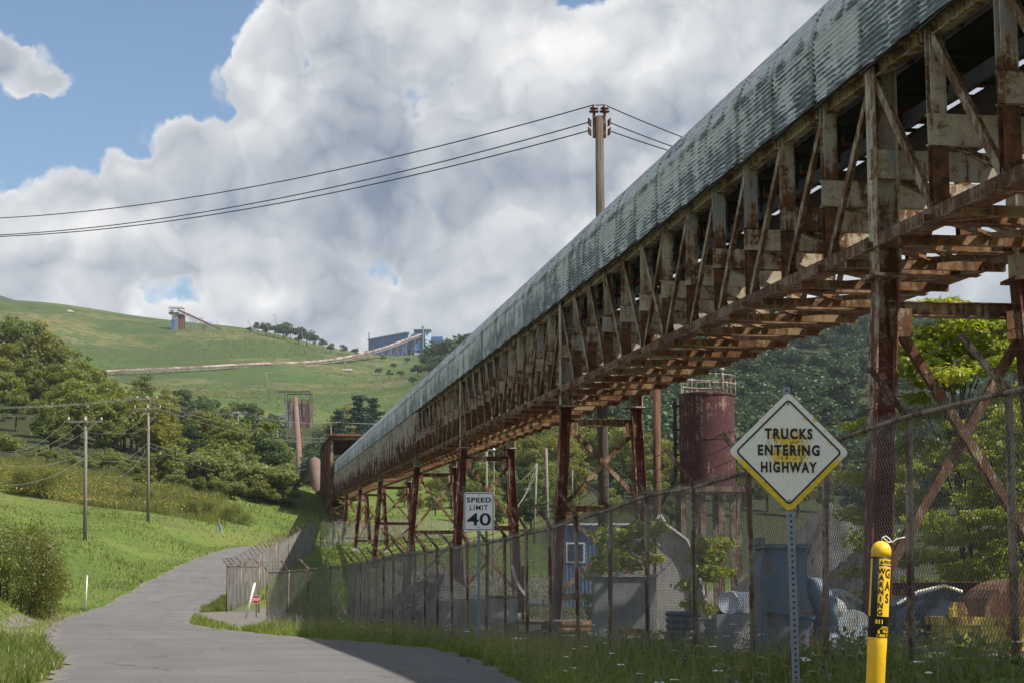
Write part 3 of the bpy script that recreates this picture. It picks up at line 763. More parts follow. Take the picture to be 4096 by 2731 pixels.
def build_gallery():
    L = BAY
    z = lambda y, h: h + SLP * y
    H = 2.8
    # ---- shared meshes, local frame: x across, y along, z from eave
    def post(x):
        b = MB(); w, d, t = 0.22, 0.2, 0.02
        b.box((x, -d / 2 + t / 2, -1.44), (w, t, 2.64)); b.box((x, d / 2 - t / 2, -1.44), (w, t, 2.64)); b.box((x, 0, -1.44), (t, d - 2 * t, 2.64))
        b.box((x, -d / 2 - 0.008, -0.27), (w * 0.9, 0.014, 0.26)); b.box((x, -d / 2 - 0.008, -2.62), (w * 1.1, 0.014, 0.24))
        for bz in (-0.2, -0.34, -2.55, -2.7): b.box((x - 0.05, -d / 2 - 0.025, bz), (0.035, 0.03, 0.035)); b.box((x + 0.05, -d / 2 - 0.025, bz), (0.035, 0.03, 0.035))
        return b.mesh('vertical_post', 'truss_paint')
    postL, postR = post(0.11), post(GW - 0.11)
    def diag(x, up):
        b = MB(); y0, y1 = 0.06, L - 0.10
        p0, p1 = ((x, y0, z(y0, -0.22)), (x, y1, z(y1, -2.66))) if up else ((x, y0, z(y0, -2.66)), (x, y1, z(y1, -0.22)))
        b.angle(p0, p1, 0.105, 0.014, up=(1, 0, 0)); b.section(p0, p1, [(-0.05, 0.0, 0.0, 0.014)], up=(1, 0, 0))
        return b.mesh('diagonal_brace', 'diagonal_paint')
    dg = {(x, u): diag(x, u) for x in (0.02, GW - 0.15) for u in (0, 1)}
    def crossb():
        b = MB(); b.channel((-0.07, -0.12, -1.60), (GW + 0.07, -0.12, -1.60), -0.10, 0.44, 0.018)
        for bx in (0.06, 0.16, GW - 0.06, GW - 0.16):
            for bz in (-1.52, -1.66):
                b.tube([(bx, -0.122, bz), (bx, -0.165, bz)], 0.034, 6)
        return b.mesh('cross_beam', 'beam_paint')
    cb = crossb()
    def chord(x, h, kind):
        b = MB(); p0, p1 = (x, 0, h), (x, L, z(L, h))
        if kind == 'top':
            b.section(p0, p1, [(-0.11, 0.11, -0.014, 0.0), (-0.012, 0.012, -0.20, -0.014), (-0.08, 0.08, -0.215, -0.20)])
            return b.mesh('top_chord', 'chord_paint')
        b.section(p0, p1, [(-0.11, 0.11, -0.02, 0.0), (-0.11, -0.09, -0.20, -0.02), (0.09, 0.11, -0.20, -0.02), (-0.16, 0.16, -0.222, -0.2)])
        return b.mesh('bottom_chord', 'chord_rust')
    tcL, tcR, bcL, bcR = chord(0.1, -0.04, 'top'), chord(GW - 0.1, -0.04, 'top'), chord(0.1, -2.66, 'b'), chord(GW - 0.1, -2.66, 'b')
    def floorb():
        b = MB(); b.angle((-0.12, 0.02, -2.90), (GW + 0.12, 0.02, -2.90), 0.13, 0.014); b.angle((-0.12, -0.02, -2.90), (GW + 0.12, -0.02, -2.90), 0.13, 0.014, flip=-1)
        return b.mesh('floor_beam', 'lower_steel')
    fb = floorb()
    b = MB(); b.beam((-0.05, L / 2, z(L / 2, -2.92)), (GW + 0.05, L / 2, z(L / 2, -2.92)), 0.10, 0.14); fb2 = b.mesh('floor_joist', 'lower_steel')
    def lateral():
        b = MB(); b.angle((0.1, 0.1, -2.85), (GW - 0.1, L - 0.1, z(L, -2.85)), 0.09, 0.012)
        return b.mesh('lateral_brace', 'lower_steel')
    lb = lateral()
    b = MB(); b.angle((GW - 0.1, 0.1, -2.88), (0.1, L - 0.1, z(L, -2.88)), 0.09, 0.012); lb2 = b.mesh('lateral_brace', 'lower_steel')
    def sway():
        b = MB(); b.angle((0.2, 0.06, -1.75), (GW - 0.2, 0.06, -2.7), 0.11, 0.012); 
        return b.mesh('sway_brace', 'chord_paint')
    sw = sway()
    def stringer():
        b = MB()
        for x in (0.42, GW - 0.42): b.channel((x, 0, -0.95), (x, L, z(L, -0.95)), 0.07, 0.22, 0.014)
        b.beam((0.3, 0.4, -0.72), (GW - 0.3, 0.4, -0.72), 0.09, 0.09); b.beam((0.42, 0.4, -0.95), (0.42, 0.4, -0.3), 0.07, 0.07); b.beam((GW - 0.42, 0.4, -0.95), (GW - 0.42, 0.4, -0.3), 0.07, 0.07)
        b.beam((0.42, 0.45, -0.34), (GW - 0.42, 0.45, -0.34), 0.06, 0.06)
        return b.mesh('belt_stringer', 'dark_steel')
    st = stringer()
    def roller():
        b = MB(); b.tube([(0.58, 0, -0.56), (GW - 0.58, 0, -0.56)], 0.105, 14); b.tube([(0.42, 0, -0.56), (GW - 0.42, 0, -0.56)], 0.03, 8)
        return b.mesh('roller', 'roller_orange', smooth=False)
    ro = roller()
    def hanger():
        b = MB(); b.box((0.36, 0, -0.30), (0.07, 0.12, 0.34)); b.box((0.40, 0, -0.48), (0.16, 0.14, 0.03)); b.prism([(0, 0), (0.1, 0), (0.12, -0.14), (0.03, -0.18)], (0.40, -0.03, -0.49), (1, 0, 0), (0, 0, 1), 0.02)
        return b.mesh('idler_hanger', 'chord_paint')
    ha = hanger()
    def belt(h, sag, w):
        b = MB(); n = 8
        pts = [(GW / 2 - w / 2 + w * i / n, h - sag * (1 - (2 * i / n - 1) ** 2)) for i in range(n + 1)]
        vs = [(x, y, z(y, hh)) for y in (0, L) for (x, hh) in pts] + [(x, y, z(y, hh) + 0.03) for y in (0, L) for (x, hh) in pts]
        m = n + 1
        fs = [(i, i + 1, m + i + 1, m + i) for i in range(n)] + [(2 * m + i, 3 * m + i, 3 * m + i + 1, 2 * m + i + 1) for i in range(n)] + [(0, m, 3 * m, 2 * m), (n, 2 * m + n, 3 * m + n, m + n)]
        b.add(vs, fs)
        return b.mesh('belt', 'belt_rubber', smooth=True)
    bl1, bl2 = belt(-0.12, 0.2, 1.4), belt(-1.05, 0.05, 1.1)
    # deck plates under the belt at floor level (a strip of walkway and spill sheet)
    def deck():
        b = MB(); b.box((GW / 2 + 0.25, L / 2, z(L / 2, -1.36)), (1.2, L - 0.02, 0.03))
        return b.mesh('spill_plate', 'dark_steel')
    dk = deck()
    def column(x):
        b = MB(); w = 0.37
        b.section((x, -0.03, -3.28), (x, -0.03, -0.06), [(-w / 2, -w / 2 + 0.03, -0.19, 0.19), (w / 2 - 0.03, w / 2, -0.19, 0.19), (-w / 2 + 0.03, w / 2 - 0.03, -0.012, 0.012)], up=(0, 1, 0))
        b.box((x, -0.03, -3.30), (0.52, 0.5, 0.045)); b.box((x, -0.05, -0.22), (0.31, 0.05, 0.24))
        for bz in (-2.5, -2.68, -2.86, -2.3): 
            for bx in (-0.09, 0.09): b.tube([(x + bx, -0.04, bz), (x + bx, -0.075, bz)], 0.028, 6)
        return b.mesh('end_column', 'beam_paint')
    cL, cR = column(0.16), column(GW - 0.16)
    # ---- roof sheets
    S0, RA = 0.80, 1.37
    per = 2 * (S0 + 0.1) + math.pi * RA - 0.35
    def prof(a):
        if a < S0 + 0.1: return (-0.12, -0.1 + a), (-1.0, 0.0)
        a2 = a - S0 - 0.1
        if a2 > math.pi * RA: return (2 * RA - 0.12, S0 - (a2 - math.pi * RA)), (1.0, 0.0)
        q = a2 / RA
        return (RA - 0.12 - RA * math.cos(q), S0 + RA * math.sin(q)), (-math.cos(q), math.sin(q))
    def sheet(a0, a1, rows, per_c, seed, dent, proud, ln=None):
        rr = np.random.default_rng(seed); ln = (ln or L) + 0.10
        n = int((a1 - a0) / 0.088 * per_c)
        vs = []; cents = [(rr.uniform(0, ln), a0 + abs(rr.normal(0.1, 0.35)), rr.uniform(0.05, 0.14), rr.uniform(0.4, 1.0)) for _ in range(dent)]
        ph = rr.uniform(0, 6); amp = rr.uniform(0.001, 0.006)
        for j in range(rows + 1):
            y = ln * j / rows - 0.05
            for i in range(n + 1):
                a = a0 + (a1 - a0) * i / n
                (x, hh), (nx, nz) = prof(a)
                off = 0.021 * math.cos(2 * math.pi * a / 0.088) + proud + amp * math.sin(y * 2.1 + ph) * math.sin((a - a0) * 2.5)
                for (cy, ca, cr, cd) in cents:
                    dd = ((y - cy) ** 2 + ((a - ca) * 1.3) ** 2) / (cr * cr)
                    if dd < 4: off -= 0.045 * cd * math.exp(-dd)
                if a1 - a < 0.05 or a - a0 < 0.05: off += 0.006 * math.sin(y * 5 + ph)
                vs.append((x + nx * off, y, z(y, hh) + nz * off))
        m = n + 1
        fs = [(j * m + i, (j + 1) * m + i, (j + 1) * m + i + 1, j * m + i + 1) for j in range(rows) for i in range(n)]
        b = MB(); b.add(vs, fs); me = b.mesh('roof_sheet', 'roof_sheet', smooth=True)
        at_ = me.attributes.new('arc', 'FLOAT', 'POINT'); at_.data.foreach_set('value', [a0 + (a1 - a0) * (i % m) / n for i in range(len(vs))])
        return me
    q = [0, per * 0.262, per * 0.5, per * 0.738, per]
    near = [[sheet(q[k] - (0.06 if k else 0), q[k + 1], 22 if k < 2 else 6, 4 if k < 2 else 3, 10 * k + v, [12, 3, 1, 1][k] , 0.004 * ((k + v) % 2) + (0.012 if k in (1, 2) else 0)) for v in range(5 if k < 2 else 2)] for k in range(4)]
    mid = [[sheet(q[k] - (0.05 if k else 0), q[k + 1], 5, 3, 60 + 10 * k + v, [6, 2, 0, 0][k], 0.004 * (v % 2) + (0.012 if k in (1, 2) else 0)) for v in range(3)] for k in range(4)]
    far = [[sheet(q[2 * k] - (0.05 if k else 0), q[2 * k + 2], 1, 2, 90 + k, 0, 0.004 * v) for v in range(2)] for k in range(2)]
    # ---- ribs under the roof (hoops) darken the inside and show at the eave
    def flash():
        b = MB(); b.box((-0.10, L / 2, z(L / 2, -0.105)), (0.05, L, 0.03))
        return b.mesh('eave_flashing', 'dark_steel')
    fl = flash()
    ribs = MB()
    pass
    for k in range(5):
        y = k * L / 5
        ribs.section((-0.0, y + 0.1, z(y, -2.7)), (-0.0, y + 0.1, z(y, -0.16)), [(-0.05, 0.05, 0, 0.13 + 0.04 * (k % 2))], up=(-1, 0, 0))
    ribs.box((0.02, L / 2, z(L / 2, -1.4)), (0.02, L, 2.5))
    rib_me = ribs.mesh('side_cladding', 'ribbed_cladding')
    k = 0
    for ti in range(len(TOWERS) - 1):
        Y0, Y1 = TOWERS[ti], TOWERS[ti + 1]; n = max(8, round((Y1 - Y0) * GN / BAY)); dY = (Y1 - Y0) / n; sy = dY * GN / BAY
        for i in range(n):
            Y = Y0 + i * dY
            if Y < 8: continue
            fi = Y > 146
            if i > 0:
                place('vertical_post', postL, Y); place('vertical_post', postR, Y)
            else:
                place('end_column', cL, Y); place('end_column', cR, Y)
            u = 1 if i < n / 2 else 0
            place('diagonal_brace', dg[(0.02, u)], Y, sy)
            if not fi: place('diagonal_brace', dg[(GW - 0.15, u)], Y, sy)
            if i in (n // 2,) and not fi: place('diagonal_brace', dg[(0.02, 1 - u)], Y, sy)
            place('cross_beam', cb, Y); 
            place('top_chord', tcL, Y, sy); place('bottom_chord', bcL, Y, sy); place('bottom_chord', bcR, Y, sy)
            place('floor_beam', fb, Y, sy); place('floor_joist', fb2, Y, sy)
            if not fi:
                place('top_chord', tcR, Y, sy); place('lateral_brace', lb, Y, sy); place('lateral_brace', lb2, Y, sy); place('sway_brace', sw, Y)
                place('belt_stringer', st, Y, sy); place('roller', ro, Y + 1.1); place('idler_hanger', ha, Y + 0.5)
            place('belt', bl1, Y, sy); place('belt', bl2, Y, sy); place('eave_flashing', fl, Y, sy)
            if Y > 108: place('side_cladding', rib_me, Y, sy)
            if Y < 64:
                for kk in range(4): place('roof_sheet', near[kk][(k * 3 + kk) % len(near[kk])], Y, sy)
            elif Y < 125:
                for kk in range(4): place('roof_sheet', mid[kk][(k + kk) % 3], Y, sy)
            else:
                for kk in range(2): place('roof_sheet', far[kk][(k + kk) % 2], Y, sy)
            k += 1
    for x in (0, 1): place('end_column', (cL, cR)[x], TOWERS[-1])
build_gallery()

TOWER_LABEL = ['tall rusty trestle tower right behind the diamond warning sign', 'rusty trestle tower with grey pole standing behind its crossed braces',
               'rusty trestle tower directly behind the speed limit sign', 'first rusty trestle tower left of the speed limit sign',
               'rusty trestle tower left of speed sign, second from it', 'second farthest rusty trestle tower, close to the pale back fence',
               'farthest rusty trestle tower, beside the red transfer house']
def build_tower(Y, label):
    c = G(Y, GW / 2); g = gz(c.x, c.y)
    t = thing('support_tower', label, 'tower', (c.x, c.y, g), 'trestle towers under the conveyor gallery')
    top = G(Y).z - 3.33
    gl = {}
    bat = 0.075 if Y > 100 else 0.055
    def P(side, zz):
        s = (0.16 - bat * (top - zz)) if side == 0 else (GW - 0.16 + bat * (top - zz))
        return G(Y, s) * 1.0 - Vector((0, 0, G(Y, s).z)) + Vector((0, 0, zz))
    ax = Vector((math.cos(GPHI), math.sin(GPHI), 0)); ay = Vector((-ax.y, ax.x, 0))
    bot = []
    for side in (0, 1):
        p = P(side, g); zb = gz(p.x, p.y) + 0.25; bot.append(zb)
        b = MB(); w, d, th = 0.33, 0.36, 0.028
        b.section(P(side, zb), P(side, top), [(-w / 2, -w / 2 + th, -d / 2, d / 2), (w / 2 - th, w / 2, -d / 2, d / 2), (-w / 2 + th, w / 2 - th, -0.012, 0.012)], up=ay)
        b.box(P(side, top) + Vector((0, 0, 0.02)), (0.55, 0.55, 0.05), RZ.to_3x3())
        b.build('leg', 'tower_rust', t)
        b = MB(); q = P(side, zb); b.box(q - Vector((0, 0, 0.3)), (0.8, 0.8, 0.55), RZ.to_3x3()); b.box(q + Vector((0, 0, 0.0)), (0.5, 0.5, 0.05), RZ.to_3x3())
        b.build('footing', 'concrete', t)
    zt = top - 0.45; zb = max(bot) + 0.7
    n = max(1, round((zt - zb) / 3.4)); zs = [zt + (zb - zt) * i / n for i in range(n + 1)]
    for i, zz in enumerate(zs):
        b = MB(); b.ibeam(P(0, zz), P(1, zz), 0.2, 0.22, 0.018)
        if i == 0:
            for side in (0, 1): b.box(P(side, zz - 0.22) + ax * (0.22 if side == 0 else -0.22) - ay * 0.11, (0.34, 0.02, 0.42), RZ.to_3x3())
        b.build('strut', 'tower_brace', t)
    for i in range(n):
        for (a, c2) in ((0, 1), (1, 0)):
            b = MB(); off = ay * (0.05 if a else -0.07)
            p0, p1 = P(a, zs[i] - 0.1) + off, P(c2, zs[i + 1] + 0.1) + off
            b.angle(p0, p1, 0.135, 0.016, up=ay)
            b.build('brace', 'tower_brace', t)
    # the leg pair behind, a metre further along, on the taller towers
    if Y > 80:
        for side in (0, 1):
            o = ay * 1.1; p = P(side, g) + o; zb2 = gz(p.x, p.y)
            b = MB(); b.ibeam(P(side, zb2 - 0.1) + o, P(side, top + 0.25) + o, 0.26, 0.28, 0.022, up=ay); b.build('leg', 'tower_rust', t)
        for side in (0, 1):
            b = MB()
            for i in range(n): b.angle(P(side, zs[i]), P(side, zs[i + 1]) + ay * 1.1, 0.09, 0.012)
            b.build('brace', 'tower_brace', t)
    return t
for Y, lab in zip(TOWERS[1:8], TOWER_LABEL): build_tower(Y, lab)
# ---------------------------------------------------------------- chain-link fences with barbed wire arms
FH = 2.42
def link_panel(L=2.44, H=FH, w=0.0366, r=0.0031):
    nx = int(round(L / w)); nz = int(H / w); w = L / nx
    seg = []
    for i in range(nx):
        a = i % 2
        x = lambda j: (i + ((j + a) % 2)) * w
        for j in range(nz):
            seg.append(((x(j), 0.004 * (1 if (j % 2) else -1), j * w), (x(j + 1), 0.004 * (1 if ((j + 1) % 2) else -1), (j + 1) * w)))
        xe = x(nz); seg.append(((xe, 0, nz * w), (xe + random.uniform(-.006, .006), 0, nz * w + 0.03)))
    S = np.array(seg); p0, p1 = S[:, 0], S[:, 1]
    d = p1 - p0; d /= np.linalg.norm(d, axis=1)[:, None]
    a = np.cross(d, np.array([0, 1.0, 0])); a /= np.linalg.norm(a, axis=1)[:, None]; b = np.cross(d, a)
    V = []
    for p in (p0, p1):
        for k in range(3):
            q = 2 * math.pi * k / 3 + 0.5
            V.append(p + (a * math.cos(q) + b * math.sin(q)) * r)
    V = np.stack(V, 1).reshape(-1, 3); o = np.arange(len(S))[:, None] * 6
    F = np.concatenate([o + np.array([[k, (k + 1) % 3, 3 + (k + 1) % 3, 3 + k]]) for k in range(3)], 0)
    return np_mesh('chain_link_mesh', V, F, 'chain_link')
LINK = link_panel()
def barb_strand(pts, seed):
    rr = random.Random(seed); b = MB(); allp = []
    for a, c in zip(pts[:-1], pts[1:]):
        n = 3
        for i in range(n):
            f = i / n; p = a.lerp(c, f); p = p - Vector((0, 0, 0.06 * math.sin(math.pi * f))); allp.append(p)
    allp.append(pts[-1]); b.tube(allp, 0.0045, 3)
    for a, c in zip(allp[:-1], allp[1:]):
        n = max(1, int((c - a).length / 0.14))
        for i in range(n):
            p = a.lerp(c, (i + 0.5) / n); u = Vector((rr.uniform(-1, 1), rr.uniform(-1, 1), rr.uniform(-1, 1))).normalized() * 0.03
            b.tube([p - u, p + u], 0.004, 3, cap=False)
    return b
def fence(label, path, out_side, barbs=True, end_post=True, lean_arms=0.5, skip=()):
    P = np.array(path, float); seg = np.linalg.norm(np.diff(P, axis=0), axis=1); cum = np.r_[0, np.cumsum(seg)]
    n = int(round(cum[-1] / 2.44)); t = np.linspace(0, cum[-1], n + 1)
    pts = [gp(float(np.interp(q, cum, P[:, 0])), float(np.interp(q, cum, P[:, 1])), -0.04) for q in t]
    root = thing('chain_link_fence', label, 'fence', pts[0])
    pm = MB(); pm.tube([(0, 0, -0.3), (0, 0, FH + 0.02)], 0.036, 10); pm.lathe([(0.045, 0), (0.05, 0.03), (0.03, 0.06), (0.012, 0.065)], 10, (0, 0, FH))
    post = pm.mesh('post', 'post_steel', True)
    tips = [[], [], []]
    for i, p in enumerate(pts):
        o = put('post', post, root, Matrix.Translation(p - root.location) @ Matrix.Rotation(random.uniform(-.02, .02), 4, 'Y') @ Matrix.Rotation(random.uniform(-.02, .02), 4, 'X'))
        a = pts[min(i + 1, n)] - pts[max(i - 1, 0)]; nrm = Vector((a.y, -a.x, 0)).normalized() * out_side
        if barbs:
            k = lean_arms * random.uniform(0.85, 1.15)
            tip = p + Vector((0, 0, FH + 0.05 + 0.40 * random.uniform(.9, 1.1))) + nrm * (0.72 * k) + a.normalized() * random.uniform(-.05, .05)
            b0 = p + Vector((0, 0, FH + 0.02)); bm = MB(); bm.beam(b0, tip, 0.04, 0.05); bm.tube([b0 - (tip - b0) * 0.08, b0 + (tip - b0) * 0.25], 0.035, 8)
            bm.build('barb_arm', 'arm_steel', root)
            for k2, f in enumerate((0.35, 0.66, 0.96)): tips[k2].append(b0.lerp(tip, f))
    for i in range(n):
        a, c = pts[i], pts[i + 1]; d = c - a; L = d.length; x = d.normalized(); y = Vector((0, 0, 1)).cross(x).normalized(); zz = x.cross(y)
        m = Matrix(((x.x * L / 2.44, y.x, zz.x, a.x), (x.y * L / 2.44, y.y, zz.y, a.y), (x.z * L / 2.44, y.z, zz.z, a.z + 0.05), (0, 0, 0, 1)))
        put('chain_link_mesh', LINK, root, Matrix.Translation(-root.location) @ m)
        r = MB(); off = Vector((0, 0, FH - 0.02)); r.tube([a + off, c + off], 0.024, 8); r.build('top_rail', 'post_steel', root)
        if barbs:
            pass
    w = MB(); w.tube([p + Vector((0, 0, 0.12)) for p in pts], 0.004, 3); w.build('tension_wire', 'post_steel', root)
    if barbs:
        for k2 in range(3): barb_strand(tips[k2], k2).build('barbed_wire', 'barbed_wire', root)
    return root
fence('weathered chain link fence with barbed wire running behind both road signs to the gravel driveway', FENCE_A, -1)
fence('rusty chain link fence with barbed arms curving uphill beside the road', [(-13.2, 98.6), (-15.1, 100), (-16.2, 125), (-17.4, 150), (-18.6, 178)], -1)
fence('pale chain link fence running across the grass behind the trestle towers', [(-18.6, 183), (-15.5, 205), (-12, 222), (-7.5, 236), (0, 246)], -1, barbs=True, lean_arms=0.3)
# ---------------------------------------------------------------- signs
def punched_post(parent, p0, p1, w=0.05, mat='galvanised', holes=True, hole_to=None):
    b = MB(); L = (p1 - p0).length
    b.section(p0, p1, [(-w / 2, w / 2, -0.004, 0.0), (-w / 2, -w / 2 + 0.004, 0.0, 0.035), (w / 2 - 0.004, w / 2, 0.0, 0.035)], up=(0, 1, 0))
    o = b.build('post', mat, parent)
    if holes:
        h = MB(); n = int(L / 0.0508)
        d = (p1 - p0).normalized()
        for i in range(n):
            c = p0 + d * (0.03 + i * 0.0508)
            h.tube([c + Vector((0, -0.0062, 0)), c + Vector((0, -0.003, 0))], 0.011, 8)
        h.build('bolt_holes', 'sign_black', parent)['kind'] = 'stuff'
    return o
def rounded(w, h, r, n=6):
    out = []
    for (cx, cy, a0) in ((w / 2 - r, h / 2 - r, 0), (-w / 2 + r, h / 2 - r, 90), (-w / 2 + r, -h / 2 + r, 180), (w / 2 - r, -h / 2 + r, 270)):
        for i in range(n + 1):
            q = R(a0 + 90 * i / n); out.append((cx + r * math.cos(q), cy + r * math.sin(q)))
    return out
def ring(b, outer, inner, y):
    n = len(outer); vs = [(x, y, z) for x, z in outer] + [(x, y, z) for x, z in inner]
    b.add(vs, [(i, (i + 1) % n, n + (i + 1) % n, n + i) for i in range(n)])
def rot2(poly, a): c, s = math.cos(a), math.sin(a); return [(x * c - z * s, x * s + z * c) for x, z in poly]
def text_on(parent, body, size, x, z, mat, y=-0.006, bold=0.006, sx=1.0, spacing=1.0, fit=None):
    me = text_mesh(body, size, mat, bold, sx, spacing=spacing, fit=fit); me.transform(Matrix.Rotation(R(90), 4, 'X')); me.transform(Matrix.Translation((x, y, z)))
    return put('lettering', me, parent)

# warning sign
wc = aD(1811.5, 1037, 16.7)
wr = thing('warning_sign', 'white diamond warning sign with worn yellow film reading trucks entering highway', 'road sign', (wc.x + 0.02, wc.y, gz(wc.x, wc.y)))
lean = 0.012
panel = bpy.data.objects.new('sign_panel', None)
def on_root(root, c): return Matrix.Translation(c - root.location)
face = MB(); poly = rot2(rounded(0.765, 0.765, 0.05), R(45)); face.prism(poly, (0, 0.003, 0), (1, 0, 0), (0, 0, 1), 0.003)
sp = put('sign_panel', face.mesh('sign_panel', 'worn_face'), wr, on_root(wr, wc) @ Matrix.Rotation(lean, 4, 'Y'))
bd = MB(); ring(bd, rot2(rounded(0.675, 0.675, 0.035), R(45)), rot2(rounded(0.645, 0.645, 0.025), R(45)), -0.005); put('border', bd.mesh('border', 'sign_black'), sp)
text_on(sp, 'TRUCKS', 0.15, 0.0, 0.163, 'sign_black', bold=0.0065, spacing=1.25, fit=(0.428, 0.098))
text_on(sp, 'ENTERING', 0.15, 0.0, 0.016, 'sign_black', bold=0.0065, spacing=1.25, fit=(0.552, 0.098))
text_on(sp, 'HIGHWAY', 0.15, 0.0, -0.136, 'sign_black', bold=0.0065, spacing=1.25, fit=(0.50, 0.098))
bt = MB()
for z in (0.43, -0.43): bt.tube([(0, 0.0, z), (0, -0.012, z)], 0.010, 8)
put('bolt', bt.mesh('bolt', 'galvanised'), sp)
pt = wc + Vector((-0.005, 0.012, 0.585)); pb = Vector((wc.x + 0.035, wc.y + 0.012, wr.location.z - 0.1))
punched_post(wr, pb, pt, 0.062)
# speed limit sign
sc_ = aD(1100, 1173.5, 37.4)
sr = thing('speed_limit_sign', 'white rectangular speed limit 40 sign on a thin post by the fence', 'road sign', (sc_.x, sc_.y, gz(sc_.x, sc_.y)))
face = MB(); face.prism(rounded(0.605, 0.765, 0.045), (0, 0.003, 0), (1, 0, 0), (0, 0, 1), 0.003)
sp = put('sign_panel', face.mesh('sign_panel', 'speed_white'), sr, on_root(sr, sc_))
bd = MB(); ring(bd, rounded(0.572, 0.732, 0.035), rounded(0.548, 0.708, 0.026), -0.006); put('border', bd.mesh('border', 'sign_black'), sp)
text_on(sp, 'SPEED', 0.148, 0, 0.228, 'sign_black', bold=0.004, spacing=1.12, fit=(0.486, 0.1))
text_on(sp, 'LIMIT', 0.148, 0, 0.077, 'sign_black', bold=0.001, spacing=1.12, fit=(0.366, 0.1))
text_on(sp, '40', 0.36, 0, -0.156, 'sign_black', bold=0.005, fit=(0.479, 0.25))
bt = MB()
for z in (0.33, -0.31): bt.tube([(0, 0.0, z), (0, -0.014, z)], 0.013, 8)
put('bolt', bt.mesh('bolt', 'galvanised'), sp)
punched_post(sr, Vector((sc_.x, sc_.y + 0.012, sr.location.z - 0.1)), sc_ + Vector((0, 0.012, 0.3)), 0.055, holes=True)
# stop sign, small and low behind the gate, and the leaning pipe next to it
c = aD(588.5, 1376, 92)
st = thing('stop_sign', 'small red octagonal stop sign on a short post beside the gravel driveway', 'road sign', (c.x, c.y, gz(c.x, c.y)))
oc = lambda r: [(r * math.cos(R(22.5 + 45 * i)), r * math.sin(R(22.5 + 45 * i))) for i in range(8)]
f = MB(); f.prism(oc(0.225), (0, 0.004, 0), (1, 0, 0), (0, 0, 1), 0.004)
sp = put('sign_panel', f.mesh('sign_panel', 'stop_red'), st, on_root(st, c))
f = MB(); ring(f, oc(0.225), oc(0.207), -0.006); put('border', f.mesh('border', 'white_paint'), sp)
text_on(sp, 'STOP', 0.165, 0, 0, 'white_paint', y=-0.008, bold=0.006, sx=0.8)
b = MB(); b.tube([Vector((c.x + 0.02, c.y + 0.03, st.location.z - 0.1)), c + Vector((0, 0.03, -0.15))], 0.025, 8); b.build('post', 'wire', st)
p0 = aD(563, 1418, 90); p1 = aD(585, 1339, 90); p0.z = gz(p0.x, p0.y) - 0.05
b = MB(); b.tube([p0, p1], 0.055, 10); b.lathe([(0.055, 0), (0.04, 0.03), (0.01, 0.045)], 10, p1)
tag(b.build('leaning_pipe', 'white_paint', None, True), 'pale pipe leaning over beside the small stop sign', 'pipe')
b = MB(); p0 = aD(197, 1357, 100); p0.z = gz(p0.x, p0.y) - 0.05; p1 = aD(200.5, 1321, 100); b.tube([p0, p1], 0.035, 8); b.lathe([(0.035, 0), (0.02, 0.02)], 8, p1)
tag(b.build('marker_post', 'white_paint', None, True), 'short white marker post in the grass left of the road', 'post')
# back of a diamond sign at the bend
c = aD(505, 1210, 198)
st = thing('diamond_sign', 'back of a diamond road sign on a tilted post at the road bend', 'road sign', (c.x + 0.4, c.y, gz(c.x + 0.4, c.y)))
f = MB(); f.prism(rot2(rounded(0.61, 0.61, 0.04), R(45)), (0, 0.004, 0), (1, 0, 0), (0, 0, 1), 0.004)
put('sign_panel', f.mesh('sign_panel', 'sign_back'), st, on_root(st, c) @ Matrix.Rotation(-0.1, 4, 'Y'))
pb = aD(512, 1253, 198); pb.z = gz(pb.x, pb.y) - 0.1
b = MB(); b.tube([pb + Vector((0, -0.03, 0)), c + Vector((-0.05, -0.03, 0.45))], 0.045, 6); b.build('post', 'sign_back', st)

# ---------------------------------------------------------------- gas line marker post
def wrap(me, Rr, rot=0.0):
    bm = bmesh.new(); bm.from_mesh(me)
    bmesh.ops.subdivide_edges(bm, edges=[e for e in bm.edges if e.calc_length() > 0.008], cuts=2)
    for v in bm.verts:
        a = v.co.x / Rr + rot; y = v.co.y
        v.co = Vector((Rr * math.sin(a), -Rr * math.cos(a), y))
    bm.to_mesh(me); bm.free()
    return me
def cyl_patch(x0, x1, z0, z1, Rr, n=10):
    b = MB(); vs = []
    for i in range(n + 1):
        a = (x0 + (x1 - x0) * i / n) / Rr
        vs += [(Rr * math.sin(a), -Rr * math.cos(a), z0), (Rr * math.sin(a), -Rr * math.cos(a), z1)]
    b.add(vs, [(2 * i, 2 * i + 2, 2 * i + 3, 2 * i + 1) for i in range(n)])
    return b
mt = aD(2025, 1240, 8.6)
mr = thing('gas_marker', 'yellow gas line marker post with black warning label and domed cap', 'marker post', (mt.x - 0.072 * (mt.z - gz(mt.x, mt.y)), mt.y, gz(mt.x, mt.y)))
HT = mt.z - mr.location.z
mr.rotation_euler = (0, 0.072, 0.0)
RB = 0.044
b = MB(); b.lathe([(RB * 0.97, -0.15), (RB * 0.97, HT - 0.50), (RB, HT - 0.495), (RB, HT - 0.07)], 28); put('tube', b.mesh('tube', 'marker_yellow', True), mr)
b = MB(); b.lathe([(RB + .0015, HT - 0.072)] + [((RB + .0015) * math.cos(R(a)), HT - 0.045 + (RB + .002) * math.sin(R(a)) * 1.02) for a in range(0, 90, 9)] + [(0.003, HT)], 28); put('domed_cap', b.mesh('domed_cap', 'marker_yellow', True), mr)
b = MB(); zz = HT - 0.435; b.lathe([(RB + 0.0008, zz), (RB + 0.0008, HT - 0.073)], 28); lb = put('label_band', b.mesh('label_band', 'sign_black', True), mr)
put('label_panel', cyl_patch(-0.015, 0.068, HT - 0.34, HT - 0.115, RB + 0.0015).mesh('label_panel', 'marker_yellow', True), lb)
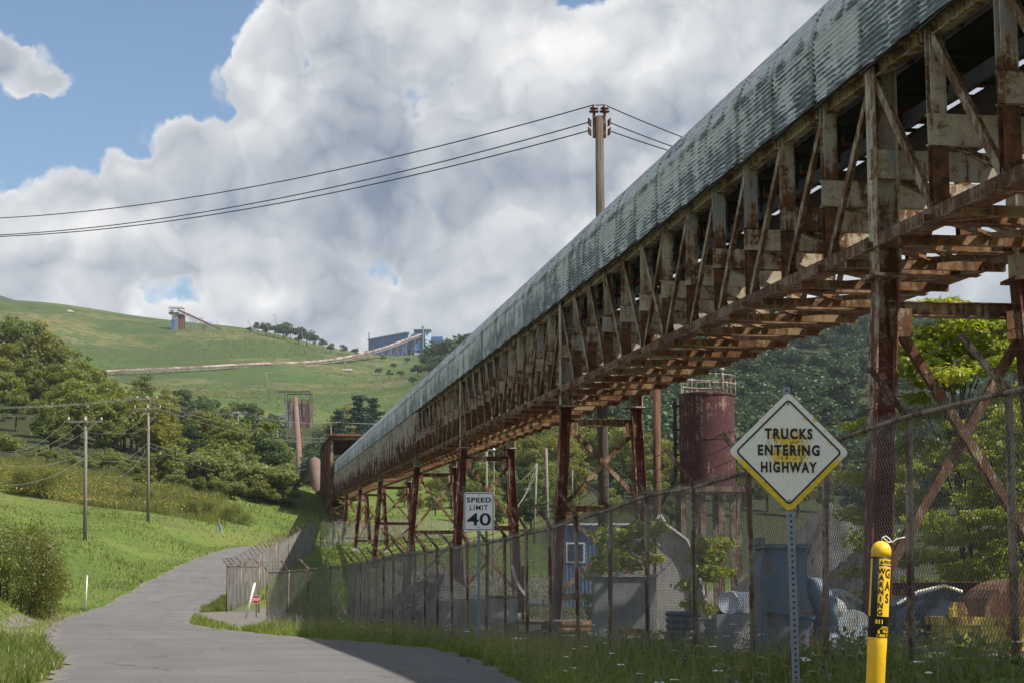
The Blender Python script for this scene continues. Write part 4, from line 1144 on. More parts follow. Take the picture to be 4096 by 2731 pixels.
put('label_panel', cyl_patch(-0.015, 0.068, HT - 0.108, HT - 0.082, RB + 0.0015).mesh('label_panel', 'marker_yellow', True), lb)
put('label_panel', cyl_patch(-0.068, -0.050, HT - 0.34, HT - 0.082, RB + 0.0015).mesh('label_panel', 'marker_yellow', True), lb)
def mtext(body, size, x, z, mat='sign_black', bold=0.001, sx=1.0):
    me = text_mesh(body, size, mat, bold, sx); me.transform(Matrix.Translation((x, z, 0)))
    put('lettering', wrap(me, RB + 0.0025), lb)
for i, ch in enumerate('WARNING'): mtext(ch, 0.034, -0.002, HT - 0.137 - i * 0.0312, bold=0.0012)
for i, ch in enumerate('GAS'): mtext(ch, 0.058, 0.031, HT - 0.148 - i * 0.056, bold=0.0016, sx=0.75)
mtext('PEOPLES', 0.020, 0.045, HT - 0.096, bold=0.0006)
mtext('811', 0.026, -0.003, HT - 0.365, 'marker_yellow'); mtext('EMERGENCY', 0.008, 0.030, HT - 0.387, 'marker_yellow', 0.0002); mtext('CALL TOLL FREE', 0.008, 0.030, HT - 0.395, 'marker_yellow', 0.0002)
mtext('PEOPLES', 0.016, 0.045, HT - 0.408, 'marker_yellow', 0.0004); mtext('1-800-77', 0.018, 0.018, HT - 0.426, 'marker_yellow', 0.0004)
fl = MB(); fl.add([(-0.010, 0, 0), (-0.006, -0.010, 0), (0.0, -0.010, 0), (0.003, -0.003, 0), (-0.001, 0.002, 0), (-0.002, 0.010, 0), (-0.007, 0.004, 0)], [tuple(range(7))])
for zf, mm in ((HT - 0.095, 'sign_black'), (HT - 0.407, 'marker_yellow')):
    me = fl.mesh('flame_logo', mm); me.transform(Matrix.Translation((0, zf, 0))); put('flame_logo', wrap(me, RB + 0.0025), lb)
b = MB(); b.tube([(-0.03, -0.032, HT - 0.055), (-0.033, -0.036, HT - 0.055)], 0.005, 8); put('rivet', b.mesh('rivet', 'galvanised'), mr)
b = MB(); b.tube([(0.0, 0, HT - 0.01), (0.002, 0, HT + 0.018), (0.018, 0, HT + 0.026), (0.035, 0, HT + 0.014), (0.045, 0, HT + 0.002), (0.03, -.005, HT - 0.002), (0.01, -.01, HT + 0.012), (0.004, -.01, HT + 0.02)], 0.0028, 6)
b.tube([(0.025, 0, HT - 0.005), (0.05, 0, HT + 0.0), (0.068, 0, HT + 0.015), (0.085, 0, HT + 0.02), (0.105, 0, HT + 0.026)], 0.0028, 6)
put('tracer_wire', b.mesh('tracer_wire', 'sign_white', True), mr)
# ---------------------------------------------------------------- yard behind the fence
def box_frame(b, c, s, rz=0.0, mi=0):
    b.box(c, s, Matrix.Rotation(rz, 3, 'Z'), mi)
# rust tank on a steel frame
tc = aD(1626, 1120, 96); tt = aD(1626, 906, 96); TR = 1.42
tk = thing('storage_tank', 'rust red cylindrical tank with railed top behind the diamond sign', 'tank', (tc.x, tc.y, gz(tc.x, tc.y)))
H = tt.z - tc.z
b = MB(); b.lathe([(TR, 0), (TR, H * .5), (TR + .02, H * .5), (TR + .02, H * .5 + .05), (TR, H * .5 + .05), (TR, H - .12), (TR + .05, H - .1), (TR + .05, H), (TR * .5, H + .15), (0.2, H + .2)], 72, tc); b.build('shell', 'tank_rust', tk)
b = MB()
for i in range(9):
    q = 2 * math.pi * i / 9; p = tt + Vector((math.cos(q) * TR, math.sin(q) * TR, 0)); b.tube([p, p + Vector((0, 0, .92))], .03, 6)
for hz in (.5, .92): b.tube([tt + Vector((math.cos(2 * math.pi * i / 27) * TR, math.sin(2 * math.pi * i / 27) * TR, hz)) for i in range(28)], .03, 6)
b.build('guard_rail', 'rail_white', tk)
b = MB(); p = tt + Vector((.75, 0, .1)); b.tube([p, p + Vector((0, 0, 1.05)), p + Vector((0, 0, 1.12))], [.09, .07, .05], 10); b.lathe([(.05, 0), (.13, .04), (.14, .12), (.08, .2), (.02, .22)], 14, p + Vector((0, 0, 1.1))); b.build('vent', 'rail_white', tk, True)
b = MB(); x = tc.x - TR - .25; b.tube([(x, tc.y - .3, tt.z - .2), (x, tc.y - .3, tc.z + .6), (x - .2, tc.y - .3, tc.z + .1), (x - .8, tc.y - .3, tc.z - .9), (x - 1.6, tc.y - .3, tc.z - 1.3)], .09, 8)
for hz in (.1, 1.3, 2.6): b.tube([(x, tc.y - .3, tt.z - .5 - hz), (x + .3, tc.y, tt.z - .5 - hz)], .05, 6); b.lathe([(.15, 0), (.15, .14)], 10, (x, tc.y - .3, tt.z - .6 - hz))
b.build('drain_pipe', 'dark_steel', tk)
b = MB(); b.box((tc.x, tc.y, tc.z - .14), (3.4, 3.2, .26)); 
for sx in (-1.4, -.4, .5, 1.4):
    for sy in (-1.3, 1.3): b.ibeam((tc.x + sx, tc.y + sy, tk.location.z - .3), (tc.x + sx, tc.y + sy, tc.z - .2), .26, .26, .03, up=(0, 1, 0))
b.beam((tc.x - 1.4, tc.y - 1.3, tk.location.z + .4), (tc.x - .4, tc.y - 1.3, tc.z - .5), .12, .12); b.beam((tc.x + .5, tc.y - 1.3, tc.z - .5), (tc.x + 1.4, tc.y - 1.3, tk.location.z + .4), .12, .12)
b.build('stand', 'post_steel', tk)

# blue pump housing
p = aD(1800, 1391, 23.6); g = gz(p.x, p.y)
bm_ = thing('pump_housing', 'tall blue steel pump housing against the fence behind the diamond sign post', 'machine', (p.x, p.y, g))
X, Yy = p.x, p.y
b = MB(); b.prism([(-.34, 0), (.30, 0), (.30, .62), (.24, .80), (.24, 1.36), (-.28, 1.36), (-.34, 1.1)], (X, Yy + .5, g), (1, 0, 0), (0, 0, 1), .9); b.build('body', 'machine_blue', bm_)
b = MB(); b.box((X - .02, Yy + .05, g + 1.39), (.62, 1.0, .05)); b.box((X - .3, Yy + .05, g + 1.45), (.06, .9, .1)); b.build('lid', 'machine_blue', bm_)
b = MB(); b.lathe([(.2, 0), (.22, .05), (.22, .3), (.17, .34), (.17, .42)], 20, (X + .5, Yy - .1, g)); b.tube([(X + .5, Yy - .1, g + .3), (X + .5, Yy - .1, g + .7), (X + .4, Yy, g + .86), (X + .2, Yy, g + .88)], .16, 14); b.build('elbow_pipe', 'machine_blue', bm_, True)
b = MB(); b.beam((X - .30, Yy - .42, g + .62), (X + .32, Yy - .42, g + .52), .04, .05); b.beam((X - .30, Yy - .42, g + .05), (X + .3, Yy - .42, g + .05), .05, .09)
for i in range(6): b.tube([(X - .25 + .09 * i, Yy - .40, g + .2), (X - .25 + .09 * i, Yy - .44, g + .2)], .02, 6)
b.build('flange', 'machine_blue', bm_)
# pale blue domed vessel
p = aD(1912, 1391, 28); g = gz(p.x, p.y); X, Yy = p.x, p.y
v = thing('pressure_vessel', 'pale blue domed vessel with rust patches beside the blue pump housing', 'tank', (X, Yy, g))
b = MB(); b.lathe([(.45, .05), (.5, .12), (.5, .62), (.46, .78), (.36, .9), (.2, .97), (.04, 1.0)], 30, (X, Yy, g)); b.build('shell', 'pale_blue', v, True)
b = MB(); b.lathe([(.55, .5), (.56, .5), (.56, .58), (.5, .58)], 30, (X, Yy, g)); b.tube([(X + .2, Yy - .3, g + .45), (X + .2, Yy - .62, g + .45)], .17, 16); b.tube([(X + .2, Yy - .6, g + .45), (X + .2, Yy - .66, g + .45)], .24, 16); b.build('flange', 'pale_blue', v)
b = MB(); b.prism([(0, 0), (.14, 0), (.03, .22)], (X - .1, Yy, g + .94), (1, 0, 0), (0, 0, 1), .05); b.build('lifting_lug', 'machine_blue', v)
for s in (-.35, .35):
    b = MB(); b.box((X + s, Yy, g + .05), (.1, .5, .24)); b.build('foot', 'machine_blue', v)
# yellow skip
p = aD(2292, 1391, 20.3); g = gz(p.x, p.y); X, Yy = p.x + .3, p.y
s = thing('yellow_skip', 'bright yellow steel bin at the right edge behind the mesh', 'bin', (X, Yy, g))
b = MB(); zt = aD(2292, 1425, 20.3).z - g
b.prism([(-.75, .02), (.9, .02), (.98, zt), (-.78, zt)], (X, Yy + 1.6, g), (1, 0, 0), (0, 0, 1), 1.7); b.build('body', 'yellow_steel', s)
b = MB(); b.box((X + .1, Yy - .08, zt + g), (1.84, .1, .09)); b.box((X - .78, Yy + .75, zt + g), (.1, 1.6, .09)); b.build('rim', 'yellow_steel', s)
for i in range(5):
    b = MB(); b.box((X - .5 + .33 * i, Yy - .12, g + zt * .45), (.05, .05, zt * .8)); b.build('rib', 'yellow_steel', s)
b = MB(); b.prism([(0, 0), (.22, 0), (.22, .12), (.17, .22), (.05, .22), (0, .12)], (X - .85, Yy + .0, g + zt - .02), (1, 0, 0), (0, 0, 1), .04); b.build('lifting_lug', 'yellow_steel', s)
# navy cabinet
p = aD(2125, 1391, 21.6); g = gz(p.x, p.y); X, Yy = p.x, p.y
s = thing('navy_cabinet', 'dark navy steel cabinet left of the yellow bin', 'cabinet', (X, Yy, g))
b = MB(); b.prism([(-.36, 0), (.4, 0), (.4, .62), (.2, .70), (-.3, .56), (-.36, .5)], (X, Yy + .7, g), (1, 0, 0), (0, 0, 1), .8); b.build('body', 'navy', s)
b = MB(); b.tube([(X - .34, Yy - .12, g + .52), (X - .1, Yy - .12, g + .66), (X + .2, Yy - .12, g + .73), (X + .4, Yy - .12, g + .66)], .02, 6); b.build('hose', 'sign_white', s)
b = MB(); b.box((X + .05, Yy - .11, g + .3), (.5, .02, .36)); b.box((X + .22, Yy - .13, g + .32), (.04, .03, .12)); b.build('door', 'navy', s)
# rusty drum lying
p = aD(2300, 1391, 26.5); g = gz(p.x, p.y); X, Yy = p.x + .2, p.y
s = thing('rusty_hopper', 'rust brown curved hopper behind the yellow bin', 'hopper', (X, Yy, g))
b = MB(); pts = [(.62 * math.cos(R(a)), .5 + .55 * math.sin(R(a))) for a in range(0, 181, 15)] + [(-.5, 0), (.5, 0)]; b.prism(pts, (X, Yy + .9, g), (1, 0, 0), (0, 0, 1), 1.6); b.build('shell', 'rust_scrap', s)
b = MB(); b.box((X, Yy - .74, g + .48), (1.4, .06, .08)); b.box((X, Yy + .2, g + .05), (1.3, 1.3, .12)); b.build('rim', 'tower_rust', s)
# girders on the ground with white drum
p = aD(2190, 1391, 29); g = gz(p.x, p.y)
s = thing('steel_girder', 'rusty steel girder lying flat behind the navy cabinet', 'girder', (p.x, p.y, g))
b = MB(); b.ibeam((p.x - 1.5, p.y, g + .55), (p.x + 2, p.y + .8, g + .55), .2, .3, .02); b.build('flange_beam', 'rust_scrap', s)
b = MB(); b.box((p.x - 1, p.y, g + .2), (.3, .5, .4)); b.box((p.x + 1.2, p.y + .5, g + .2), (.3, .5, .4)); b.build('timber_block', 'pole_grey', s)
p = aD(1692, 1391, 31); g = gz(p.x, p.y); zc = aD(1692, 1384, 31).z
s = thing('white_drum', 'pale blue and white drum lying on timbers left of the sign post', 'drum', (p.x, p.y, g))
b = MB(); b.tube([(p.x - .17, p.y - .3, zc), (p.x - .17, p.y - .29, zc), (p.x + .2, p.y + .4, zc)], [.17, .185, .185], 20); b.tube([(p.x - .08, p.y - .12, zc), (p.x - .06, p.y - .08, zc)], .195, 20); b.build('shell', 'barrel_white', s)
b = MB(); b.box((p.x, p.y, (g + zc - .18) / 2), (.75, .8, zc - .18 - g)); b.box((p.x - .5, p.y + .1, (g + zc - .25) / 2), (.25, .6, zc - .25 - g)); b.build('timber_block', 'sheet_grey', s)
# dark blue coil stack
p = aD(1570, 1391, 34); g = gz(p.x, p.y)
s = thing('blue_hose_reel', 'dark blue stacked hose coils low behind the fence', 'hose', (p.x, p.y, g))
for i in range(5):
    b = MB(); b.tube([(p.x + .28 * math.cos(R(a)), p.y + .28 * math.sin(R(a)), g + .06 + .11 * i) for a in range(0, 361, 20)], .055, 8, cap=False); b.build('coil', 'navy', s, True)
# concrete bin
p = aD(1432, 1391, 39); g = gz(p.x, p.y); zt = aD(1432, 1324, 39).z
s = thing('concrete_vault', 'grey rectangular concrete vault with pale lip below the sapling', 'vault', (p.x, p.y, g))
b = MB()
for (cx, cy, w, d) in ((0, -.6, 1.25, .12), (0, .6, 1.25, .12), (-.57, 0, .12, 1.08), (.57, 0, .12, 1.08)): b.box((p.x + cx, p.y + cy, (g + zt) / 2), (w, d, zt - g))
b.build('wall', 'sheet_grey', s)
b = MB(); b.box((p.x, p.y - .6, zt + .02), (1.35, .2, .06)); b.box((p.x, p.y + .6, zt + .02), (1.35, .2, .06)); b.build('lip', 'concrete', s)
# chute plates
p = aD(1560, 1391, 45); g = gz(p.x, p.y)
s = thing('steel_chute', 'tall grey steel chute with cream notched top edge behind the fence', 'chute', (p.x, p.y, g))
def DX(xd, yd, Y): return aD(xd, yd, Y)
def pxpoly(b, pts, Y, th, mi=0):
    q = [aD(x, y, Y) for x, y in pts]; o = q[0]
    b.prism([(v.x - o.x, v.z - o.z) for v in q], o + Vector((0, th, 0)), (1, 0, 0), (0, 0, 1), th, mi)
b = MB(); pxpoly(b, [(1640, 1462), (1508, 1462), (1508, 1195), (1530, 1205), (1575, 1240), (1588, 1262)], 45, .05); b.build('side_plate', 'concrete', s)
b = MB()
pp = [aD(x, y, 45) for x, y in [(1508, 1193), (1516, 1180), (1530, 1203), (1577, 1238), (1590, 1262), (1642, 1462)]]
for a, c in zip(pp[:-1], pp[1:]): b.beam(a, c, .3, .05)
b.build('edge_lip', 'sign_white', s)
b = MB(); pxpoly(b, [(1500, 1462), (1446, 1462), (1462, 1230), (1500, 1215)], 46, .05); b.build('back_plate', 'concrete', s)
# cream curved chute, small
s = thing('curved_chute', 'small cream curved chute standing beside the trestle leg', 'chute', gp(aD(1195, 1391, 52).x, 52))
b = MB(); pp = [aD(x, y, 52) for x, y in [(1176, 1298), (1183, 1325), (1194, 1348), (1208, 1368), (1212, 1400)]]
for a, c in zip(pp[:-1], pp[1:]): b.beam(a, c, .7, .07)
b.build('chute_plate', 'sign_white', s); b = MB(); b.beam(pp[0] + Vector((.3, .2, 0)), Vector((pp[0].x + .3, 52.2, s.location.z - .1)), .08, .08); b.beam(pp[-1], Vector((pp[-1].x, 52, s.location.z - .1)), .1, .1); b.build('leg', 'rust_scrap', s)
# concrete barrier blocks
for i, (xd, yt, Y, w, lab) in enumerate([(1115, 1374, 50, 1.7, 'grey concrete barrier block behind the speed limit sign'), (1030, 1378, 56, 1.5, 'grey concrete barrier block lying left of the speed limit sign post')]):
    p = aD(xd, 1391, Y); g = gz(p.x, p.y); h = aD(xd, yt, Y).z - g
    s = thing('concrete_block', lab, 'barrier', (p.x, p.y, g), 'barrier blocks in the yard')
    b = MB(); b.prism([(-.32, 0), (.32, 0), (.28, .15), (.15, h), (-.15, h), (-.28, .15)], (p.x - w / 2, p.y, g), (0, 1, 0), (0, 0, 1), w); b.build('block', 'concrete', s)
    b = MB(); b.tube([(p.x - .3, p.y, g + h - .02), (p.x - .3, p.y, g + h + .08), (p.x - .1, p.y, g + h + .08), (p.x - .1, p.y, g + h - .02)], .015, 6); b.build('lifting_loop', 'rust_scrap', s)
# rusty cart
p = aD(1207, 1391, 43); g = gz(p.x, p.y)
s = thing('scrap_cart', 'low cart with rust and cream panels behind the weeds', 'cart', (p.x, p.y, g))
b = MB(); b.prism([(-.4, .16), (.4, .16), (.45, .45), (-.2, .5), (-.45, .42)], (p.x, p.y + .4, g), (1, 0, 0), (0, 0, 1), .8); b.build('body', 'rust_scrap', s)
b = MB(); b.box((p.x + .1, p.y - .42, g + .33), (.5, .03, .16)); b.build('panel', 'sign_white', s)
for sx in (-.25, .28):
    b = MB(); b.tube([(p.x + sx, p.y - .46, g + .15), (p.x + sx, p.y - .38, g + .15)], .15, 14); b.build('wheel', 'sign_black', s)
# low yellow rail
p = aD(1447, 1391, 36); g = gz(p.x, p.y)
s = thing('yellow_rail', 'low yellow painted rail lying in the weeds at the fence foot', 'rail', (p.x, p.y, g))
b = MB(); b.channel((p.x - .36, p.y, g + .18), (p.x + .42, p.y, g + .16), .1, .12); b.build('channel', 'yellow_steel', s)
b = MB(); b.box((p.x - .2, p.y, g + .06), (.1, .2, .14)); b.box((p.x + .25, p.y, g + .06), (.1, .2, .14)); b.build('foot', 'rust_scrap', s)
# blue workshop
Yb = 112; a, c2 = aD(1288, 1206, Yb), aD(1500, 1206, Yb); g = gz((a.x + c2.x) / 2, Yb)
s = thing('workshop', 'blue sheet metal workshop with white window seen through the fence', 'building', ((a.x + c2.x) / 2, Yb, g))
b = MB(); b.box(((a.x + c2.x) / 2, Yb + 3, (g + a.z) / 2), (c2.x - a.x, 6, a.z - g)); b.build('wall', 'yard_blue', s)
b = MB(); n = 24
for i in range(n): b.box((a.x + (i + .5) * (c2.x - a.x) / n, Yb - .02, (g + a.z) / 2), (.07, .05, a.z - g - .1))
b.build('cladding_rib', 'yard_blue', s)
b = MB(); b.prism([(-.3, 0), (c2.x - a.x + .3, 0), (c2.x - a.x + .3, .12), (-.3, .12)], (a.x, Yb + 6.3, a.z + .01), (1, 0, 0), (0, 0, 1), 6.7); b.build('roof', 'barrel_white', s)
w = MB(); q = aD(1322, 1268, Yb); w.box((q.x, Yb - .06, q.z), (1.1, .08, 1.2)); wo = w.build('window', 'white_paint', s)
w = MB(); w.box((q.x, Yb - .11, q.z), (.9, .03, 1.0)); w.v = [(v[0] - s.location.x, v[1] - s.location.y, v[2] - s.location.z) for v in w.v]; put('pane', w.mesh('pane', 'navy'), wo)
# stone heap and coal heap
def heap(name, label, xd, Y, rx, ry, h, mat, seed, cat='heap'):
    p = aD(xd, 1391, Y); rr = np.random.default_rng(seed); n = 46
    gx, gy = np.meshgrid(np.linspace(-1, 1, n), np.linspace(-1, 1, n), indexing='ij')
    r = np.sqrt(gx ** 2 + gy ** 2); ph = rr.uniform(0, 6, 6)
    e = 1 + .14 * np.sin(3 * np.arctan2(gy, gx) + ph[0]) + .08 * np.sin(7 * np.arctan2(gy, gx) + ph[1])
    zz = np.clip(1 - r / e, 0, 1) ** 0.9 * h + rr.normal(0, .035 * h ** .5, gx.shape) * (r < e) * 1.0 - .05
    X = p.x + gx * rx; Y2 = p.y + gy * ry
    z = ground(X, Y2) + zz
    idx = np.arange(n * n).reshape(n, n); f = np.stack([idx[:-1, :-1], idx[1:, :-1], idx[1:, 1:], idx[:-1, 1:]], -1).reshape(-1, 4)
    tag(put(name, np_mesh(name, np.stack([X, Y2, z], -1).reshape(-1, 3), f, mat)), label, cat)
heap('stone_heap', 'brown heap of crushed stone in the yard left of the speed sign', 1000, 78, 3.0, 3.5, 2.2, 'stone_pile', 3)
heap('gravel_heap', 'large grey gravel heap behind the tall tower leg at the right', 1910, 84, 5.0, 5, 5.2, 'stone_pile', 4)
heap('coal_heap', 'black coal heap in front of the grey gravel heap', 2010, 74, 3.0, 3, 3.4, 'coal', 5)
# guard rail in the yard
a, c2 = gp(aD(1170, 1391, 98).x, 98), gp(aD(1290, 1391, 92).x, 92)
s = thing('guard_rail', 'white galvanised guard rail in the yard right of the speed sign', 'guard rail', a)
b = MB(); b.section(a + Vector((0, 0, .72)), c2 + Vector((0, 0, .72)), [(-.03, .0, -.15, .15), (-.05, -.03, .05, .12), (-.05, -.03, -.12, -.05)]); b.build('rail', 'barrel_white', s)
for i in range(4):
    q = a.lerp(c2, i / 3); b = MB(); b.beam(q - Vector((0, 0, .2)), q + Vector((0, 0, .8)), .12, .15, up=(0, 1, 0)); b.build('post', 'pole_grey', s)

# loose yard clutter
for (xd, Y, lab, n, r, L, mt) in ((1285, 46, 'bundle of rusty pipes lying behind the fence right of the speed sign', 5, .09, 2.2, 'rust_scrap'), (1085, 62, 'stack of grey steel pipes on the yard behind the speed sign', 6, .11, 3.0, 'sheet_grey'), (2075, 33, 'rusty pipe lengths on the ground by the tall tower leg', 4, .08, 2.0, 'rust_scrap')):
    p = aD(xd, 1391, Y); g = gz(p.x, p.y); s = thing('pipe_stack', lab, 'pipes', (p.x, p.y, g), 'pipe stacks in the yard')
    for i in range(n):
        row = 0 if i < (n + 1) // 2 else 1; k = i if row == 0 else i - (n + 1) // 2
        y = p.y + (k + .5 * row) * 2.1 * r; z = g + r + row * 1.75 * r; b = MB(); b.tube([(p.x - L / 2 + .1 * (i % 3), y, z), (p.x + L / 2 + .08 * (i % 2), y + .15, z)], r, 12); b.tube([(p.x - L / 2 + .1 * (i % 3) - .004, y, z), (p.x - L / 2 + .1 * (i % 3) + .02, y, z)], r * .82, 12); b.build('pipe', mt, s, True)
for (xd, Y, lab) in ((1340, 52, 'weathered timber pallet stack beside the concrete vault'), (985, 66, 'weathered timber pallet stack near the brown stone heap')):
    p = aD(xd, 1391, Y); g = gz(p.x, p.y); s = thing('pallet_stack', lab, 'pallets', (p.x, p.y, g), 'pallet stacks in the yard')
    for lv in range(4):
        for k in range(3):
            b = MB(); b.box((p.x - .5 + .5 * k, p.y, g + .06 + .15 * lv), (.1, 1.0, .09)); b.build('bearer', 'pole_grey', s)
        for k in range(6):
            b = MB(); b.box((p.x, p.y - .45 + .18 * k, g + .115 + .15 * lv), (1.12, .11, .02), Matrix.Rotation(.03 * (lv % 2), 3, 'Z')); b.build('slat', 'pole_grey', s)
# ---------------------------------------------------------------- transfer house at the far end of the gallery
def build_house():
    Y0 = 233.0; L = 40.0; S0, S1, H0, H1 = -0.45, 3.9, -2.9, 4.75
    base = G(Y0, 1.5); t = thing('transfer_house', 'dark red corrugated transfer house at the far end of the gallery', 'building', (base.x, base.y, gz(base.x, base.y)))
    F = lambda y, s, h: G(Y0 + y, s, h)
    def slab(b, y0, y1, s0, s1, h0, h1):
        vs = [F(y, s, h) for y in (y0, y1) for s in (s0, s1) for h in (h0, h1)]
        b.add(vs, MB.BF)
    b = MB(); slab(b, .2, L, S0, S0 + .06, H0, H1 - .1); b.build('side_wall', 'red_cladding', t)
    b = MB(); slab(b, .2, L, S1 - .06, S1, H0, H1 - .1); b.build('side_wall', 'red_cladding', t)
    b = MB()
    for i in range(60): slab(b, .4 + i * .66, .62 + i * .66, S0 - .05, S0, H0, H1 - .12)
    b.build('wall_ribs', 'red_cladding', t)
    b = MB(); slab(b, -.6, L + .4, S0 - .25, S1 + .25, H1 - .1, H1 + .1); b.build('roof', 'red_cladding', t)
    b = MB()
    for i in range(12): slab(b, .6 + i * 3.3, .8 + i * 3.3, S0 + .06, S1 - .06, H1 - .5, H1 - .1)
    b.build('roof_beam', 'tower_rust', t)
    b = MB(); slab(b, 6, 6.06, S0 + .06, S1 - .06, 2.6, H1 - .1); b.build('portal_panel', 'red_cladding', t); b = MB(); slab(b, 0, .2, S0, S1, H1 - .6, H1 - .1); b.build('portal_beam', 'red_cladding', t)
    b = MB(); slab(b, .3, L, S0 + .1, S1 - .1, H0 - .1, H0); b.build('floor_plate', 'lower_steel', t)
    for (y, s) in ((0, S0), (0, S1), (14, S0), (14, S1), (28, S0), (L, S0), (L, S1)):
        p = F(y, s, 0); z0 = gz(p.x, p.y) - .2
        b = MB(); b.ibeam((p.x, p.y, z0), (p.x, p.y, F(y, s, H1 - .1).z), .3, .3, .03, up=(0, 1, 0)); b.build('column', 'tower_rust', t)
    for y0, y1 in ((0, 14), (14, 28)):
        b = MB()
        for hh in (0.15, .6):
            p0, p1 = F(y0, S0, H0), F(y1, S0, H0); g0 = gz(p0.x, p0.y)
            b.beam((p0.x, p0.y, g0 + (p0.z - g0) * hh), p1, .15, .15); b.beam((p1.x, p1.y, g0 + (p0.z - g0) * hh), p0, .15, .15)
        b.build('brace', 'tower_brace', t)
    b = MB(); b.beam(F(0, S0, H0), F(0, S1, H0), .25, .3)
    p0 = F(0, S0, H0); p1 = F(0, S1, H0); g0 = gz(p0.x, p0.y); g1 = gz(p1.x, p1.y)
    for k in range(2):
        a = lambda p, g, f: Vector((p.x, p.y, g + (p.z - g) * f))
        b.beam(a(p0, g0, k * .5), a(p1, g1, k * .5 + .5), .13, .13); b.beam(a(p1, g1, k * .5), a(p0, g0, k * .5 + .5), .13, .13); b.beam(a(p0, g0, k * .5 + .02), a(p1, g1, k * .5 + .02), .13, .13)
    b.build('brace', 'tower_brace', t)
build_house()
def arch_tube(b, pts, r, n=14, drop=0.5):
    """round-topped conveyor cover swept along pts"""
    prev = None; m = n + 1; base = len(b.v)
    for i, p in enumerate(pts):
        d = (pts[min(i + 1, len(pts) - 1)] - pts[max(i - 1, 0)]).normalized(); sx = d.cross(Vector((0, 0, 1))).normalized(); uz = sx.cross(d)
        for k in range(m):
            q = math.pi * (1.22 * k / n - 0.11)
            b.v.append(tuple(p + sx * (r * math.cos(q)) + uz * (r * math.sin(q))))
    for i in range(len(pts) - 1):
        for k in range(n):
            a = base + i * m + k; b.f.append((a, a + 1, a + 1 + m, a + m)); b.mi.append(0)
def poly_px(pts, n):
    P = np.array([tuple(at(x, y, Y)) for x, y, Y in pts]); out = _resample(P, n)
    return [Vector(p) for p in out]
# humped covered conveyor behind the house
pp = poly_px([(1296, 1985, 276), (1284, 1955, 300), (1270, 1890, 350), (1262, 1853, 390), (1257, 1862, 420), (1250, 1935, 470)], 24)
t = thing('humped_conveyor', 'short humped conveyor with rounded pink cover left of the red house', 'conveyor', (pp[8].x, pp[8].y, gz(pp[8].x, pp[8].y)))
b = MB(); arch_tube(b, pp, 1.25); b.build('cover', 'pink_cover', t, True)
b = MB()
for a, c in zip(pp[:-1], pp[1:]):
    for s in (-1.2, 1.2):
        o = Vector((s, 0, 0)); b.beam(a + o - Vector((0, 0, 2.4)), c + o - Vector((0, 0, 2.4)), .2, .2); b.beam(a + o - Vector((0, 0, 2.4)), c + o, .14, .14); b.beam(a + o, a + o - Vector((0, 0, 2.4)), .14, .14)
b.build('truss', 'lower_steel', t)
for i in (2, 7, 12):
    p = pp[i]; b = MB(); g = gz(p.x, p.y)
    b.beam((p.x - 1.2, p.y, g - .2), (p.x - 1.1, p.y, p.z - 2.3), .3, .3, up=(0, 1, 0)); b.beam((p.x + 1.2, p.y, g - .2), (p.x + 1.1, p.y, p.z - 2.3), .3, .3, up=(0, 1, 0)); b.build('leg', 'lower_steel', t)
# inclined conveyor to the silo
pa, pb = at(1207, 1958, 590), at(1182, 1594, 778)
pts = [pa.lerp(pb, i / 16) for i in range(17)]
t = thing('silo_conveyor', 'steep round pink conveyor cover rising up the front of the silo', 'conveyor', (pa.x, pa.y, gz(pa.x, pa.y)))
b = MB(); arch_tube(b, pts, 1.0); b.build('cover', 'pink_cover', t, True)
b = MB()
for i in range(16):
    a, c = pts[i], pts[i + 1]
    for s in (-.95, .95, 1.7): b.beam(a + Vector((s, 0, -.9)), c + Vector((s, 0, -.9)), .22, .3)
    b.beam(a + Vector((-.95, 0, -.9)), c + Vector((.95, 0, -.9)), .15, .15)
    b.beam(a + Vector((1.7, 0, -.9)), a + Vector((1.7, 0, .4)), .1, .1, up=(0, 1, 0))
b.build('walkway', 'chord_rust', t)
for f in (.3, .6, .88):
    p = pa.lerp(pb, f); g = gz(p.x, p.y); b = MB(); b.beam((p.x - 1, p.y, g - 1), (p.x - .8, p.y, p.z - 1), .35, .35, up=(0, 1, 0)); b.beam((p.x + 1.6, p.y, g - 1), (p.x + 1.4, p.y, p.z - 1), .35, .35, up=(0, 1, 0)); b.build('leg', 'chord_rust', t)
# silo
Y = 790
def S(x, y, dy=0): return at(x, y, Y + dy)
c = S(1189, 1790); t = thing('storage_silo', 'square rusty blue steel silo on legs with dark frame on top', 'silo', (c.x, c.y, gz(c.x, c.y)))
def pbox(b, x0, x1, y0, y1, d0, d1, Yb=Y):
    a, c = at(x0, y1, Yb), at(x1, y0, Yb)
    b.box(((a.x + c.x) / 2, Yb + (d0 + d1) / 2, (a.z + c.z) / 2), (c.x - a.x, d1 - d0, c.z - a.z))
b = MB(); pbox(b, 1137, 1242, 1614, 1734, 0.3, 11); b.build('body', 'silo_blue', t)
x = 1137
for i, w in enumerate([17, 18, 12, 26, 10, 11, 11]):
    b = MB(); pbox(b, x + .5, x + w - .5, 1612, 1736 - (i % 3) * 6, -.25 + .1 * (i % 2), .3); b.build('panel', ['silo_blue', 'silo_blue', 'red_cladding', 'dark_steel', 'silo_blue', 'red_cladding', 'silo_blue'][i], t); x += w
b = MB(); pbox(b, 1138, 1141, 1566, 1614, 0, .5); pbox(b, 1237, 1240, 1566, 1614, 0, .5); pbox(b, 1112, 1241, 1563, 1567, 0, .6); pbox(b, 1138, 1141, 1566, 1614, 9, 9.5); pbox(b, 1237, 1240, 1566, 1614, 9, 9.5); pbox(b, 1138, 1241, 1563, 1567, 9, 9.6); b.build('roof_frame', 'dark_steel', t)
